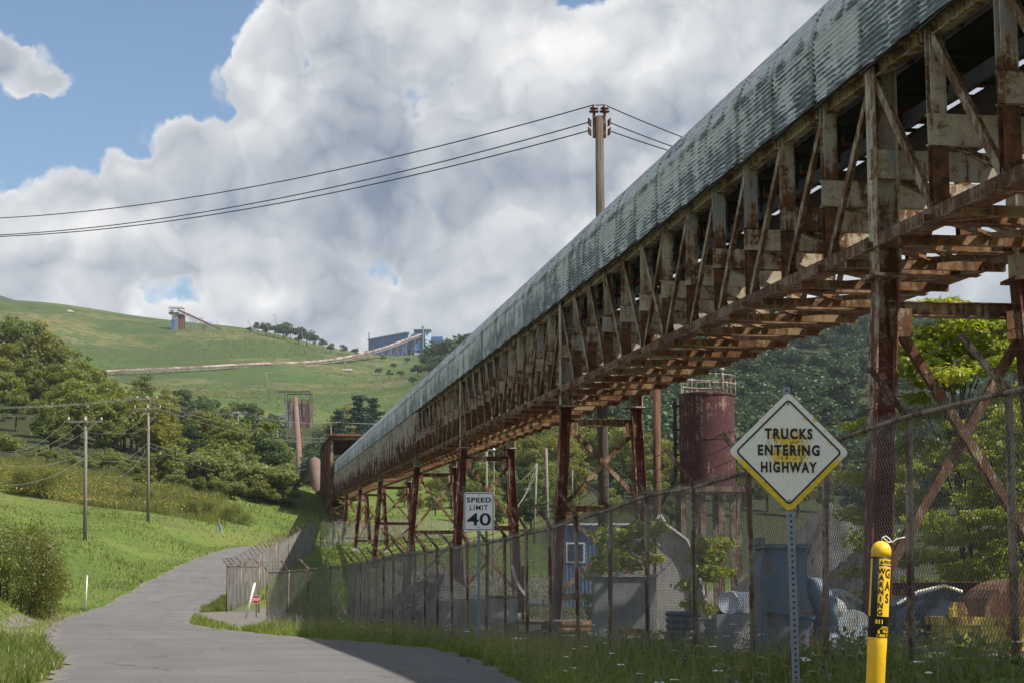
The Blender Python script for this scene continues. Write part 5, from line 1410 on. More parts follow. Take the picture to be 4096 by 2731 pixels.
b = MB(); pbox(b, 1150, 1164, 1600, 1612, 1, 4); pbox(b, 1203, 1210, 1594, 1612, 1, 3); pbox(b, 1156, 1162, 1592, 1601, 1, 3); pbox(b, 1226, 1232, 1597, 1612, 1, 4); b.build('head_gear', 'rust_scrap', t)
b = MB()
for xx in range(1138, 1242, 8): pbox(b, xx, xx + .8, 1600, 1612, .1, .3)
pbox(b, 1137, 1242, 1600, 1601.2, .1, .3); b.build('guard_rail', 'rust_scrap', t)
b = MB(); 
for xx in (1142, 1168, 1208, 1236): pbox(b, xx, xx + 5, 1734, 1795, .5, 1.1); pbox(b, xx, xx + 5, 1734, 1795, 9, 9.6)
pbox(b, 1140, 1242, 1750, 1753, .4, .7); b.build('leg', 'dark_steel', t)
b = MB(); pbox(b, 1222, 1250, 1776, 1779, -4, -1); pbox(b, 1226, 1228, 1779, 1790, -4, -3.6); pbox(b, 1246, 1248, 1779, 1790, -4, -3.6); b.build('platform', 'rust_scrap', t)
# load-out conveyor left of the silo
t = thing('loadout_conveyor', 'short dark ribbed conveyor bridge joining the silo from its left', 'conveyor', tuple(gp(S(1060, 1730).x, Y)))
b = MB(); a, c = S(1046, 1676), S(1138, 1662); b.beam(a - Vector((0, 0, .9)), c - Vector((0, 0, .9)), 2.4, .5); b.beam(a, c, 1.2, .3); b.build('truss', 'dark_steel', t)
for i in range(15):
    q = a.lerp(c, (i + .5) / 15); b = MB(); b.tube([q + Vector((0, -1.2, -.7)), q + Vector((0, -1, .5)), q + Vector((0, 0, .95)), q + Vector((0, 1, .5))], .14, 5); b.build('hoop', 'sheet_grey', t)
b = MB(); pbox(b, 1048, 1064, 1684, 1728, -1, 3); pbox(b, 1044, 1070, 1728, 1732, -1.5, 3.5); b.build('chute_tower', 'dark_steel', t)
b = MB(); pbox(b, 1057, 1082, 1646, 1647.4, -1, -.7); pbox(b, 1057, 1082, 1652, 1653, -1, -.7)
for xx in (1057, 1065, 1073, 1081): pbox(b, xx, xx + 1, 1646, 1662, -1, -.7)
b.build('yellow_rail', 'tail_yellow', t)
# ---------------------------------------------------------------- long conveyor across the reclaimed hill
pts = poly_px([(250, 1497, 1190), (372, 1489, 1200), (581, 1479, 1210), (813, 1468, 1225), (1016, 1457, 1245), (1161, 1453, 1270), (1291, 1444, 1310), (1421, 1422, 1390), (1536, 1391, 1500), (1605, 1366, 1590), (1683, 1339, 1690)], 120)
t = thing('hill_conveyor', 'long thin red and white covered conveyor crossing the grassy hill to the blue plant', 'conveyor', (pts[40].x, pts[40].y, gz(pts[40].x, pts[40].y)))
b = MB(); arch_tube(b, [p + Vector((0, 0, .3)) for p in pts], .85, 8); b.build('cover', 'hill_cover', t, True)
b = MB()
for a, c in zip(pts[:-1], pts[1:]):
    b.beam(a - Vector((0, 0, .15)), c - Vector((0, 0, .15)), 2.4, .22); b.beam(a - Vector((0, 0, 1.6)), c - Vector((0, 0, 1.6)), 2.2, .25)
    b.beam(a - Vector((0, 1.1, .2)), a - Vector((0, 1.1, 1.6)), .2, .2, up=(0, 1, 0)); b.beam(a - Vector((0, 1.1, .2)), c - Vector((0, 1.1, 1.6)), .18, .18)
b.build('truss', 'hill_steel', t)
for i in range(4, 119, 5):
    p = pts[i]; g = gz(p.x, p.y)
    if p.z - g > 1.0:
        b = MB(); sp = .12 * (p.z - g)
        for s in (-1, 1): b.tube([(p.x + s * (.7 + sp), p.y, g - .5), (p.x + s * .6, p.y, p.z - 1.5)], .16, 4)
        b.tube([(p.x - (.7 + sp), p.y, g), (p.x + .6, p.y, g + (p.z - g) * .55)], .1, 4); b.tube([(p.x + (.7 + sp), p.y, g), (p.x - .6, p.y, g + (p.z - g) * .55)], .1, 4)
        b.build('leg', 'hill_steel', t)
# blue preparation plant on the hill
Yp = 1720; c = at(1600, 1400, Yp); t = thing('blue_plant', 'blue sheet metal plant building on the hilltop where the long conveyor ends', 'building', (c.x, c.y, gz(c.x, c.y)))
def block(b, xl, ytl, Yl, xr, ytr, Yr, ybot, depth):
    a, c = at(xl, ytl, Yl), at(xr, ytr, Yr); zb = min(at(xl, ybot, Yl).z, at(xr, ybot, Yr).z)
    vs = []
    for dy in (0, depth):
        for p in (a, c): vs += [(p.x, p.y + dy, zb), (p.x, p.y + dy, p.z)]
    b.add(vs, [(0, 2, 3, 1), (4, 5, 7, 6), (0, 1, 5, 4), (2, 6, 7, 3), (1, 3, 7, 5), (0, 4, 6, 2)])
b = MB(); block(b, 1478, 1361, 1830, 1632, 1332, 1700, 1412, 40); b.build('wall', 'building_blue', t)
b = MB(); block(b, 1476, 1357.5, 1828, 1634, 1328.5, 1698, 1361, 42); 
b = MB(); a, c = at(1476, 1358.5, 1829), at(1634, 1329.5, 1699); b.beam(a, c, 3, 1.2); b.build('roof_edge', 'building_pale', t)
b = MB(); block(b, 1632, 1331, 1700, 1655, 1336, 1706, 1400, 30); b.build('end_wall', 'building_pale', t)
b = MB(); block(b, 1656, 1320, 1690, 1700, 1318, 1690, 1400, 18); b.build('tower_wall', 'building_blue', t)
b = MB(); block(b, 1700, 1318, 1689.5, 1723, 1321, 1696, 1400, 15); b.build('tower_side', 'building_pale', t)
b = MB(); block(b, 1654, 1317, 1689, 1724, 1315.5, 1689, 1319, 20); b.build('tower_roof', 'building_pale', t)
b = MB(); block(b, 1723, 1347, 1705, 1770, 1346, 1705, 1400, 30); b.build('annex', 'building_blue', t)
for i, xx in enumerate((1500, 1540, 1585)):
    b = MB(); block(b, xx, 1368 - i * 7, 1800 - i * 36, xx + 3, 1367.5 - i * 7, 1797 - i * 36, 1379 - i * 7, 1); b.v = [(v[0], v[1] - 1.2, v[2]) for v in b.v]; b.build('window', 'dark_steel', t)
for (xx, yy, w, h) in ((1694, 1336, 5, 14), (1664, 1350, 6, 10), (1570, 1399, 22, 5), (1690, 1358, 20, 3), (1690, 1372, 22, 3)):
    b = MB(); pbox(b, xx, xx + w, yy, yy + h, -1.5, -.3, 1690); b.build('window', 'dark_steel' if h > 4 else 'rust_scrap', t)
b = MB(); p = at(1476.5, 1330, 1825); b.tube([Vector((p.x, p.y, at(1476, 1410, 1825).z)), p], .6, 8); p = at(1692, 1312, 1685); b.tube([Vector((p.x, p.y, at(1692, 1395, 1685).z)), p], .7, 8); b.lathe([(.7, 0), (1.1, .5), (1.1, 1.4), (.4, 2)], 8, p); b.build('stack', 'sheet_grey', t)
# hilltop transfer tower with falling conveyor
Yh = 1452; c = at(710, 1309, Yh); t = thing('hilltop_tower', 'grey transfer tower with sloping conveyor on the ridge of the grassy hill', 'tower', (c.x, c.y, gz(c.x, c.y)))
b = MB(); pbox(b, 686, 712, 1253, 1320, 0, 8, Yh); b.build('body', 'sheet_grey', t)
b = MB(); pbox(b, 711, 735, 1256, 1320, 1, 8, Yh); b.build('side_body', 'rust_scrap', t)
b = MB(); pbox(b, 684, 700, 1280, 1322, -1, 7, Yh); b.build('lower_body', 'building_blue', t)
b = MB()
for xx in (674, 690, 708, 730): pbox(b, xx, xx + 1.5, 1229, 1255, 0, .4, Yh); pbox(b, xx, xx + 1.5, 1229, 1255, 7, 7.4, Yh)
pbox(b, 674, 732, 1228.5, 1231, 0, .5, Yh); pbox(b, 674, 732, 1228.5, 1231, 7, 7.5, Yh); pbox(b, 674, 712, 1250, 1254, -.2, 7.5, Yh); pbox(b, 676, 712, 1241, 1242.4, 0, .3, Yh); b.build('roof_frame', 'dark_steel', t)
b = MB(); pbox(b, 680, 690, 1240, 1250, 2, 5, Yh); b.build('drive_unit', 'hill_cover', t)
a, c2 = at(712, 1240, Yh), at(884, 1319, Yh + 10)
b = MB(); b.beam(a, c2, 2.2, 1.1); b.build('conveyor_cover', 'chord_rust', t)
b = MB()
for i in range(24):
    p, q = a.lerp(c2, i / 24), a.lerp(c2, (i + 1) / 24); b.beam(p - Vector((0, 1, 2.1)), q - Vector((0, 1, 2.1)), .3, .3); b.beam(p - Vector((0, 1, .5)), q - Vector((0, 1, 2.1)), .2, .2); b.beam(p - Vector((0, 1, .5)), p - Vector((0, 1, 2.1)), .2, .2, up=(0, 1, 0))
b.build('conveyor_truss', 'sheet_grey', t)
for f in (.3, .38, .6, .64):
    p = a.lerp(c2, f); g = gz(p.x, p.y); b = MB()
    for s in (-1, 1): b.tube([(p.x + s * 2, p.y, g - .5), (p.x + s * .8, p.y, p.z - 2)], .2, 4)
    b.tube([(p.x - 2, p.y, g), (p.x + .8, p.y, p.z - 2)], .12, 4); b.build('leg', 'sheet_grey', t)
# small pale things lying on the hill
for (xx, yy, Yv, lab) in ((281, 1285, 1480, 'tiny white vehicle parked high on the grassy hill'), (1378, 1484, 1285, 'small white slab lying at the foot of the hill pole')):
    p = at(xx, yy, Yv); g = gz(p.x, p.y); s = thing('parked_van' if xx < 400 else 'white_slab', lab, 'vehicle' if xx < 400 else 'slab', (p.x, p.y, g))
    b = MB()
    if xx < 400:
        b.prism([(-2.2, .4), (2.2, .4), (2.2, 1.2), (1.2, 1.3), (.6, 2.0), (-2.2, 2.0)], (p.x, p.y + .9, g), (1, 0, 0), (0, 0, 1), 1.8); b.build('body', 'white_thing', s)
        b = MB()
        for sx in (-1.4, 1.4): b.tube([(p.x + sx, p.y - 1, g + .4), (p.x + sx, p.y + 1, g + .4)], .4, 10)
        b.build('wheel', 'sign_black', s)
    else:
        b.prism([(-3.5, .3), (3.5, .3), (3.2, 1.2), (-3.4, 1.0)], (p.x + 2, p.y + 1, g), (1, 0, 0), (0, 0, 1), 3); b.build('slab', 'white_thing', s)
# dark ridge of spoil behind the hill at the far left
pp = [at(x, y, 1640) for x, y in ((-500, 1130), (-200, 1150), (0, 1182), (60, 1202), (120, 1222))]
v = []; 
for p in pp: v += [tuple(p), (p.x, p.y - 60, p.z - 60), (p.x, p.y + 120, p.z - 60)]
f = []
for i in range(len(pp) - 1): a = 3 * i; f += [(a, a + 3, a + 4, a + 1), (a, a + 2, a + 5, a + 3)]
b = MB(); b.add(v, f); tag(b.build('spoil_ridge', 'stone_pile'), 'dark grey spoil ridge rising behind the grassy hill, far left', 'heap')
# ---------------------------------------------------------------- poles and wires
def pole(label, xt, yt, Y, xb=None, r0=0.16, r1=0.11, mat='pole_grey', arms=(), group='utility poles', buried=0.5, cat='utility pole', extra=None):
    """xt,yt (D px) of the top; arms: (y_px, half_left_px, half_right_px, n_insulators)"""
    t = aD(xt, yt, Y); xb = xt if xb is None else xb
    bx = aD(xb, 1391, Y).x; g = gz(bx, Y)
    root = thing('utility_pole', label, cat, (bx, Y, g), group)
    b = MB(); b.tube([(bx, Y, g - buried), ((bx + t.x) / 2, Y, (g + t.z) / 2), tuple(t)], [r0, (r0 + r1) / 2, r1], 12); b.build('shaft', mat, root, True)
    tips = []
    for (ya, l, rr_, n) in arms:
        z = aD(xt, ya, Y).z; pm = 4300.0 / Y; xl, xr = t.x - l / pm, t.x + rr_ / pm
        b = MB(); b.beam((xl, Y - r1 - .05, z), (xr, Y - r1 - .05, z), .1, .12)
        b.beam((t.x - (t.x - xl) * .6, Y - r1 - .05, z), (t.x, Y - r1, z - .7), .03, .04); b.beam((t.x + (xr - t.x) * .6, Y - r1 - .05, z), (t.x, Y - r1, z - .7), .03, .04); b.build('crossarm', mat, root)
        for k in range(n):
            x = xl + .08 + (xr - xl - .16) * k / max(1, n - 1)
            b = MB(); b.lathe([(.03, 0), (.03, .08), (.075, .1), (.08, .16), (.045, .22), (.05, .27), (.02, .3)], 8, (x, Y - r1 - .05, z + .05)); b.build('insulator', 'insulator_white', root, True)
            tips.append(Vector((x, Y - r1 - .05, z + .33)))
    return root, tips, t
def wire(label, a, c, sag, r=0.014, mat='wire_light', group='overhead wires', n=22):
    b = MB(); a, c = Vector(a), Vector(c)
    b.tube([a.lerp(c, i / n) - Vector((0, 0, 4 * sag * (i / n) * (1 - i / n))) for i in range(n + 1)], r, 4)
    return tag(b.build('overhead_wire', mat), label, 'wire', group)
# tall pole behind the gallery
root, _, t = pole('tall grey utility pole with brown insulators rising above the gallery roof', 1376.5, 268, 61.5, 1389, 0.205, 0.135, 'pole_dark')
def insulators(root, t):
    for s in (-1, 1):
        x = t.x + s * .18
        b = MB(); b.tube([(x, t.y, t.z - .75), (x, t.y, t.z + .1)], .05, 8); b.beam((t.x, t.y, t.z - .2), (x, t.y, t.z - .2), .08, .1); b.beam((t.x, t.y, t.z - .6), (x, t.y, t.z - .6), .08, .1); b.build('bracket', 'rust_scrap', root)
        b = MB(); b.lathe([(.03, 0), (.03, .05), (.17, .07), (.17, .10), (.05, .14), (.14, .17), (.15, .20), (.05, .26), (.06, .30), (.02, .31)], 16, (x, t.y, t.z + .08)); b.build('insulator', 'insulator', root, True)
        for k in range(2):
            o = Vector((s * (.12 + .02), -.05, -.12 - .32 * k)); q = Vector((x, t.y, t.z)) + o
            b = MB()
            for j in range(4): b.tube([q + Vector((0, 0, -.06 * j)), q + Vector((s * .02, 0, -.06 * j - .02))], .085, 10)
            b.build('insulator', 'insulator', root, True)
insulators(root, t)
hl = 'black power line sagging from the tall pole to the sky at left'
hr = 'black power line dropping from the tall pole behind the gallery roof'
top = t + Vector((0, 0, .38))
for (s, dz, ey, wd) in ((-.18, .40, 492, 'topmost'), (-.28, -.18, 531, 'middle'), (-.30, -.48, 533, 'lowest')):
    a = Vector((t.x + s, t.y, t.z + dz)); wire(wd + ' ' + hl, a, aD(-130, ey + 13, 96), .95, .022, 'wire', 'power lines of the tall pole, left span', 30)
for (s, dz, ex, ey, wd) in ((.18, .40, 1800, 395, 'topmost'), (.28, -.18, 1760, 402, 'middle'), (.30, -.48, 1750, 400, 'lowest')):
    a = Vector((t.x + s, t.y, t.z + dz)); wire(wd + ' ' + hr, a, aD(ex, ey, 68), .12, .022, 'wire', 'power lines of the tall pole, right span')
b = MB(); b.tube([top + Vector((-.18, 0, 0)), top + Vector((.18, 0, .02))], .02, 5); tag(b.build('jumper_wire', 'wire'), 'short jumper wire joining the two insulators on the tall pole', 'wire')
pole('bare brown wooden pole between gallery tower and rust tank', 1508, 860, 76, 1511, 0.165, 0.15, 'pole_brown')
# left poles
A, ta, At = pole('nearest utility pole in the roadside grass, with one crossarm', 197, 955, 150, 190.5, 0.17, 0.12, arms=((968, 40, 40, 3),))
Bp, tb, Bt = pole('utility pole with two crossarms behind the shrubs', 341, 912, 190, 335, 0.17, 0.12, arms=((917, 27, 22, 3), (938.5, 32, 30, 3)))
Cp, tc_, Ct = pole('distant utility pole between the two nearer roadside poles', 262, 943, 300, arms=((946, 21, 24, 3),))
Dp, td, Dt = pole('utility pole right of the dark round tree', 546, 948, 330, arms=((949, 17, 20, 3),))
Ep, te, Et = pole('thin utility pole left of the silo conveyor', 637, 975, 420, arms=())
Fp, tf, Ft = pole('utility pole with crossarm just above the red transfer house', 760, 971, 430, arms=((972, 12, 14, 3),))
lab = 'thin pale wire strung along the left utility poles'; grp = 'wires on the left utility poles'
for k in range(3):
    wire('leftmost middle rightmost'.split()[k] + ' wire running left from the upper arm of the two-armed pole', tb[k], aD(-60, 933 + 2 * k, 150), .35, .012, group=grp)
    wire('leftmost middle rightmost'.split()[k] + ' wire from the two-armed pole to the pole by the dark tree', tb[k], td[k], 1.0, .013, group=grp)
    wire('leftmost middle rightmost'.split()[k] + ' slack wire leaving the nearest roadside pole to the left', ta[k], aD(-90, 1000 + 6 * k, 120), 1.8, .011, group=grp)
    wire('leftmost middle rightmost'.split()[k] + ' looping wire between the nearest pole and the two-armed pole', ta[k], tb[3 + k] - Vector((0, 0, .3)), 1.9, .011, group=grp)
    wire('leftmost middle rightmost'.split()[k] + ' wire running left from the distant middle pole', tc_[k], aD(-80, 940 + 4 * k, 260), .8, .02, group=grp)
    wire('leftmost middle rightmost'.split()[k] + ' wire from the distant middle pole to the right', tc_[k], td[k], .8, .02, group=grp)
    wire('leftmost middle rightmost'.split()[k] + ' wire from the dark tree pole towards the red house', td[k], tf[k], .9, .025, group=grp)
    wire('leftmost middle rightmost'.split()[k] + ' wire leaving the pole above the red house', tf[k], aD(1000, 965 + 3 * k, 520), .5, .03, group=grp)
az, bz = aD(194, 1040, 150), aD(338, 1020, 190)
wire('upper telephone cable between the nearest pole and the two-armed pole', aD(194.5, 1041, 150), aD(338, 1016, 190), 1.2, .014, group=grp); wire('lower telephone cable between the nearest pole and the two-armed pole', aD(193, 1052, 150), aD(338, 1028, 190), 2.2, .014, group=grp)
wire('upper telephone cable left of the nearest pole', aD(194.5, 1041, 150), aD(-80, 1050, 120), .8, .014, group=grp); wire('lower telephone cable left of the nearest pole', aD(193, 1052, 150), aD(-90, 1100, 120), 1.1, .014, group=grp)
wire('upper cable crossing the thicket from the two-armed pole', aD(340, 1016, 190), aD(760, 1060, 430), 2.5, .03, group=grp); wire('lower cable crossing the thicket from the two-armed pole', aD(340, 1024, 190), aD(760, 1085, 430), 3.0, .03, group=grp)
wire('upper long cable from the two-armed pole over the red house', Bt - Vector((0, 0, .4)), aD(790, 1003, 400), 1.5, .03, group=grp); wire('lower long cable from the two-armed pole over the red house', Bt - Vector((0, 0, .8)), aD(830, 998, 400), 2.5, .03, group=grp)
# yard poles at right, seen under the gallery
def tD(x, y): return x / 1.7415, y / 1.7415
R1 = pole('utility pole left of the white yard lamp', *tD(1946, 1768), 240, r0=.19, r1=.14)
R3 = pole('leaning short utility pole seen between the two nearest towers', *tD(2147, 1851), 250, tD(2135, 0)[0], r0=.17, r1=.13)
R4 = pole('taller pale utility pole seen between the two nearest towers', *tD(2185, 1791), 230, tD(2194, 0)[0], r0=.20, r1=.15)
R5 = pole('thin far utility pole under the crossed tower braces', *tD(2290, 1877), 330, r0=.15, r1=.1)
R6 = pole('small far utility pole right of the tall grey pole', *tD(2501, 1940), 350, r0=.16, r1=.12)
lab = 'pale wire looping between the yard poles under the gallery'; grp = 'wires on the yard poles'
for (p, q, sg) in ((R4[2], R5[2], 3.0), (R4[2], R6[2], 4.5), (R4[2] - Vector((0, 0, 2)), R6[2], 3), (R3[2], R1[2] - Vector((0, 0, 3)), 2.5), (R3[2], aD(1130, 1150, 240), 3.5), (R3[2] - Vector((0, 0, 1)), aD(1120, 1160, 240), 3), (R1[2], aD(1010, 1010, 300), 1.0), (R1[2], R4[2], 1.2), (R5[2], aD(1420, 1110, 240), 3.5), (R6[2], aD(1600, 1130, 260), 1.5), (R1[2] - Vector((0, 0, 2)), aD(960, 1070, 300), 1.5), (R1[2] - Vector((0, 0, 3)), aD(900, 1050, 300), 1.5), (R4[2] - Vector((0, 0, 4)), aD(1000, 1130, 260), 1.2)):
    wire(lab, p, q, sg, .014, group=grp)
# yard lamp
p = aD(1134, 1033, 150); g = gz(p.x, p.y)
s = thing('yard_lamp', 'yard lamp with white head on a grey pole behind the trestle tower', 'lamp', (p.x, p.y, g))
b = MB(); b.tube([(p.x, p.y, g - .3), (p.x, p.y, p.z)], [.11, .07], 8); b.build('shaft', 'pole_grey', s)
b = MB(); b.tube([(p.x, p.y, p.z - .2), (p.x - .2, p.y, p.z)], .04, 6); b.lathe([(.1, .18), (.22, .14), (.32, .02), (.30, 0)][::-1], 14, (p.x - .15, p.y, p.z)); b.build('lamp_head', 'barrel_white', s)
# hill poles, tiny
for (xt, yt, Y, arm, lab) in ((673, 1288, 1440, 0, 'short pole left of the hilltop tower'), (805, 1270, 1470, 1, 'hilltop pole above the sloping conveyor'), (863, 1284, 1470, 0, 'hilltop pole at the end of the sloping conveyor'),
                         (993, 1285, 1455, 0, 'thin hill pole at the left end of the ridge trees'), (1098, 1259, 1440, 1, 'tall T-shaped hill pole between the ridge trees'), (1064, 1290, 1440, 0, 'short hill pole left of the T-shaped pole'),
                         (1207, 1327, 1360, 0, 'hill pole below the ridge trees'), (1063, 1487, 1010, 0, 'hill pole low on the mound above the silo'), (1369, 1388, 1290, 1, 'hill pole standing by the long conveyor')):
    pole(lab, xt / 1.7415, yt / 1.7415, Y, r0=.26, r1=.2, arms=(((yt + 2) / 1.7415, 6, 6, 2),) if arm else (), group='poles on the hill')
for (p, q) in (((1369, 1390, 1290), (1190, 1478, 1100)), ((1369, 1392, 1290), (1150, 1490, 1080)), ((1369, 1394, 1290), (1063, 1490, 1010))):
    wire('faint wire running down the hill from the conveyor pole', at(*p), at(*q), 2, .05, group='wires on the hill')
# ---------------------------------------------------------------- vegetation
def leaf_quads(C, N, size, rr, elong=1.5):
    n = len(C)
    N = N / np.maximum(np.linalg.norm(N, axis=1), 1e-6)[:, None]
    t = rr.normal(size=(n, 3)); a = t - N * (t * N).sum(1)[:, None]; a /= np.maximum(np.linalg.norm(a, axis=1), 1e-6)[:, None]
    b = np.cross(N, a); s = size * rr.uniform(.55, 1.25, n)
    a = a * (s * elong * .5)[:, None]; b = b * (s * .5)[:, None]
    V = np.stack([C - a, C - b * .9 + a * .1, C + a, C + b * .9 + a * .1], 1).reshape(-1, 3)
    F = np.arange(4 * n).reshape(n, 4)
    return V, F
def clump_cloud(cen, rad, n, size, rr, up=.35, flat=.8, droop=0.0):
    w = rad ** 2; k = rr.choice(len(cen), n, p=w / w.sum())
    d = rr.normal(size=(n, 3)); d /= np.linalg.norm(d, axis=1)[:, None]
    r = rad[k] * rr.uniform(.35, 1.0, n) ** .6 * (1 + .15 * rr.normal(size=n))
    C = cen[k] + d * r[:, None] * np.array([1, 1, flat])
    N = d * .6 + rr.normal(size=(n, 3)) * .55 + np.array([0, 0, up])
    return leaf_quads(C, N, size, rr)
def trunk_mesh(cen, H, r, rr, stems=1, mat='bark', nb=9):
    b = MB()
    for s in range(stems):
        ox, oy = (0, 0) if stems == 1 else tuple(np.clip(rr.normal(size=2) * .3, -.45, .45))
        top = np.array([ox * 2.2 + rr.normal() * .3, oy * 2.2 + rr.normal() * .3, H * .8])
        pts = [Vector((ox, oy, -.6)), Vector((ox * 1.2, oy * 1.2, H * .25)), Vector((ox * 1.6 + rr.normal() * .15, oy * 1.6 + rr.normal() * .15, H * .5)), Vector(top)]
        rs = r / (1 if stems == 1 else 1.7); b.tube(pts, [rs * 1.15, rs * .85, rs * .55, rs * .15], 7)
        for j in rr.choice(len(cen), min(nb, len(cen)), replace=False):
            c = Vector(cen[j]); f = rr.uniform(.3, .75); p = pts[1].lerp(pts[2], f) if f < .5 else pts[2].lerp(pts[3], (f - .5) * 1.4)
            mid = p.lerp(c, .5) + Vector((0, 0, .25)); b.tube([p, mid, c], [rs * .32, rs * .2, rs * .06], 5)
    return b.mesh('trunk', mat)
def proto(kind, seed):
    rr = np.random.default_rng(seed)
    if kind == 'tree':                     # 10 m broadleaf
        m = 44; u = rr.normal(size=(m, 3)); u /= np.linalg.norm(u, axis=1)[:, None]
        cen = u * np.array([3.1, 3.1, 3.7]) * rr.uniform(.4, 1.08, m)[:, None] + np.array([0, 0, 5.7]); rad = rr.uniform(.5, 1.3, m)
        V, F = clump_cloud(cen, rad, 6400, .27, rr); H, r, st = 10, .22, 1
    elif kind == 'tall':                   # narrower, wispy locust
        m = 30; zz = rr.uniform(2.2, 9.3, m); q = rr.uniform(0, 6.28, m); rr_ = rr.uniform(.2, 1, m) * (2.3 * np.sin(np.clip((zz - 1) / 9.5, 0, 1) * 3.0) + .3)
        cen = np.c_[np.cos(q) * rr_, np.sin(q) * rr_, zz]; rad = rr.uniform(.6, 1.15, m)
        V, F = clump_cloud(cen, rad, 4200, .27, rr, flat=.65); H, r, st = 10, .18, 1
    elif kind == 'shrub':                  # 5 m multi-stem sumac / locust thicket
        m = 30; q = rr.uniform(0, 6.28, m); R_ = rr.uniform(0, 1, m) ** .6 * 2.6; zz = 1.2 + rr.uniform(0, 1, m) * 3.2 * (1.05 - .5 * R_ / 2.6)
        cen = np.c_[np.cos(q) * R_, np.sin(q) * R_, zz]; rad = rr.uniform(.55, 1.05, m)
        V, F = clump_cloud(cen, rad, 4600, .21, rr, up=.6, flat=.6); H, r, st = 4.6, .12, 4
    elif kind == 'bush':                   # 3 m fine willow-like bush
        m = 26; q = rr.uniform(0, 6.28, m); R_ = rr.uniform(0, 1, m) ** .6 * 1.6; zz = .25 + rr.uniform(0, 1, m) * 2.5 * (1.1 - .5 * R_ / 1.6)
        cen = np.c_[np.cos(q) * R_, np.sin(q) * R_, zz]; rad = rr.uniform(.35, .7, m)
        V, F = clump_cloud(cen, rad, 16000, .055, rr, up=.2, flat=1.3); H, r, st = 2.6, .06, 5
    elif kind == 'pine':                   # 14 m white pine
        cen = []; rad = []
        for z in np.arange(2.5, 13.6, .85):
            k = 7 if z < 11 else 4; R0 = 3.6 * (1 - (z - 1.5) / 13.2) ** .75 * rr.uniform(.85, 1.1)
            for j in range(k):
                q = rr.uniform(0, 6.28)
                for f in (.35, .68, 1.0): cen.append((math.cos(q) * R0 * f, math.sin(q) * R0 * f, z + .22 * f * R0 * .5 + rr.normal() * .12)); rad.append(.75 - .2 * f)
        cen = np.array(cen); rad = np.array(rad); V, F = clump_cloud(cen, rad, 9500, .22, rr, up=.4, flat=.6); H, r, st = 14, .24, 1; cen = cen[::6]
    elif kind == 'far':                    # 12 m crown seen far away
        m = 13; u = rr.normal(size=(m, 3)); u[:, 2] = np.abs(u[:, 2]) * 1.1 - .45; u /= np.linalg.norm(u, axis=1)[:, None]
        cen = u * np.array([3.3, 3.3, 4.2]) * rr.uniform(.5, 1, m)[:, None] + np.array([0, 0, 5.6]); rad = rr.uniform(1.3, 2.2, m)
        V, F = clump_cloud(cen, rad, 1150, .62, rr, up=.45, flat=.75); H, r, st = 11, .25, 1
    elif kind == 'near':                   # 9.5 m open tree with drooping compound leaves
        cen = []; rad = []
        for k in range(150):
            z = rr.uniform(.6, 9.2); R0 = 3.3 * math.sin(min(1, (10.2 - z) / 7.5) * 1.6) ** .8; q = rr.uniform(0, 6.28); f = rr.uniform(.25, 1)
            cen.append((math.cos(q) * R0 * f, math.sin(q) * R0 * f, z)); rad.append(rr.uniform(.35, .75))
        cen = np.array(cen); rad = np.array(rad); V, F = clump_cloud(cen, rad, 30000, .125, rr, up=.55, flat=.38); H, r, st = 9.5, .13, 2
    elif kind == 'sapling':
        m = 16; cen = np.c_[rr.normal(size=m) * .5, rr.normal(size=m) * .4, rr.uniform(.5, 2.6, m)]; rad = rr.uniform(.2, .45, m)
        V, F = clump_cloud(cen, rad, 1500, .12, rr, up=.5, flat=.5); H, r, st = 2.6, .035, 2
    return V, F, trunk_mesh(cen, H, r, rr, st, nb=26 if kind == 'near' else 9), H
PR = {}
def get(kind, seed, mat):
    k = (kind, seed)
    if k not in PR: PR[k] = proto(kind, seed)
    V, F, tm, H = PR[k]
    if (k, mat) not in PR: PR[(k, mat)] = np_mesh('crown', V, F, mat)
    return PR[(k, mat)], tm, H
def tree_at(name, label, cat, xd, ytop, Y, kind, seed, mat, wide=1.0, group=None, hmin=2.0, rot=None):
    t = aD(xd, ytop, Y); g = gz(t.x, t.y); me, tm, H = get(kind, seed, mat); h = max(hmin, t.z - g)
    o = thing(name, label, cat, (t.x, t.y, g), group); s = h / (H * 1.02); w = s * wide
    o.scale = (w, w, s); o.rotation_euler = (0, 0, rot if rot is not None else random.uniform(0, 6.28))
    put('crown', me, o); put('trunk', tm, o)
    return o
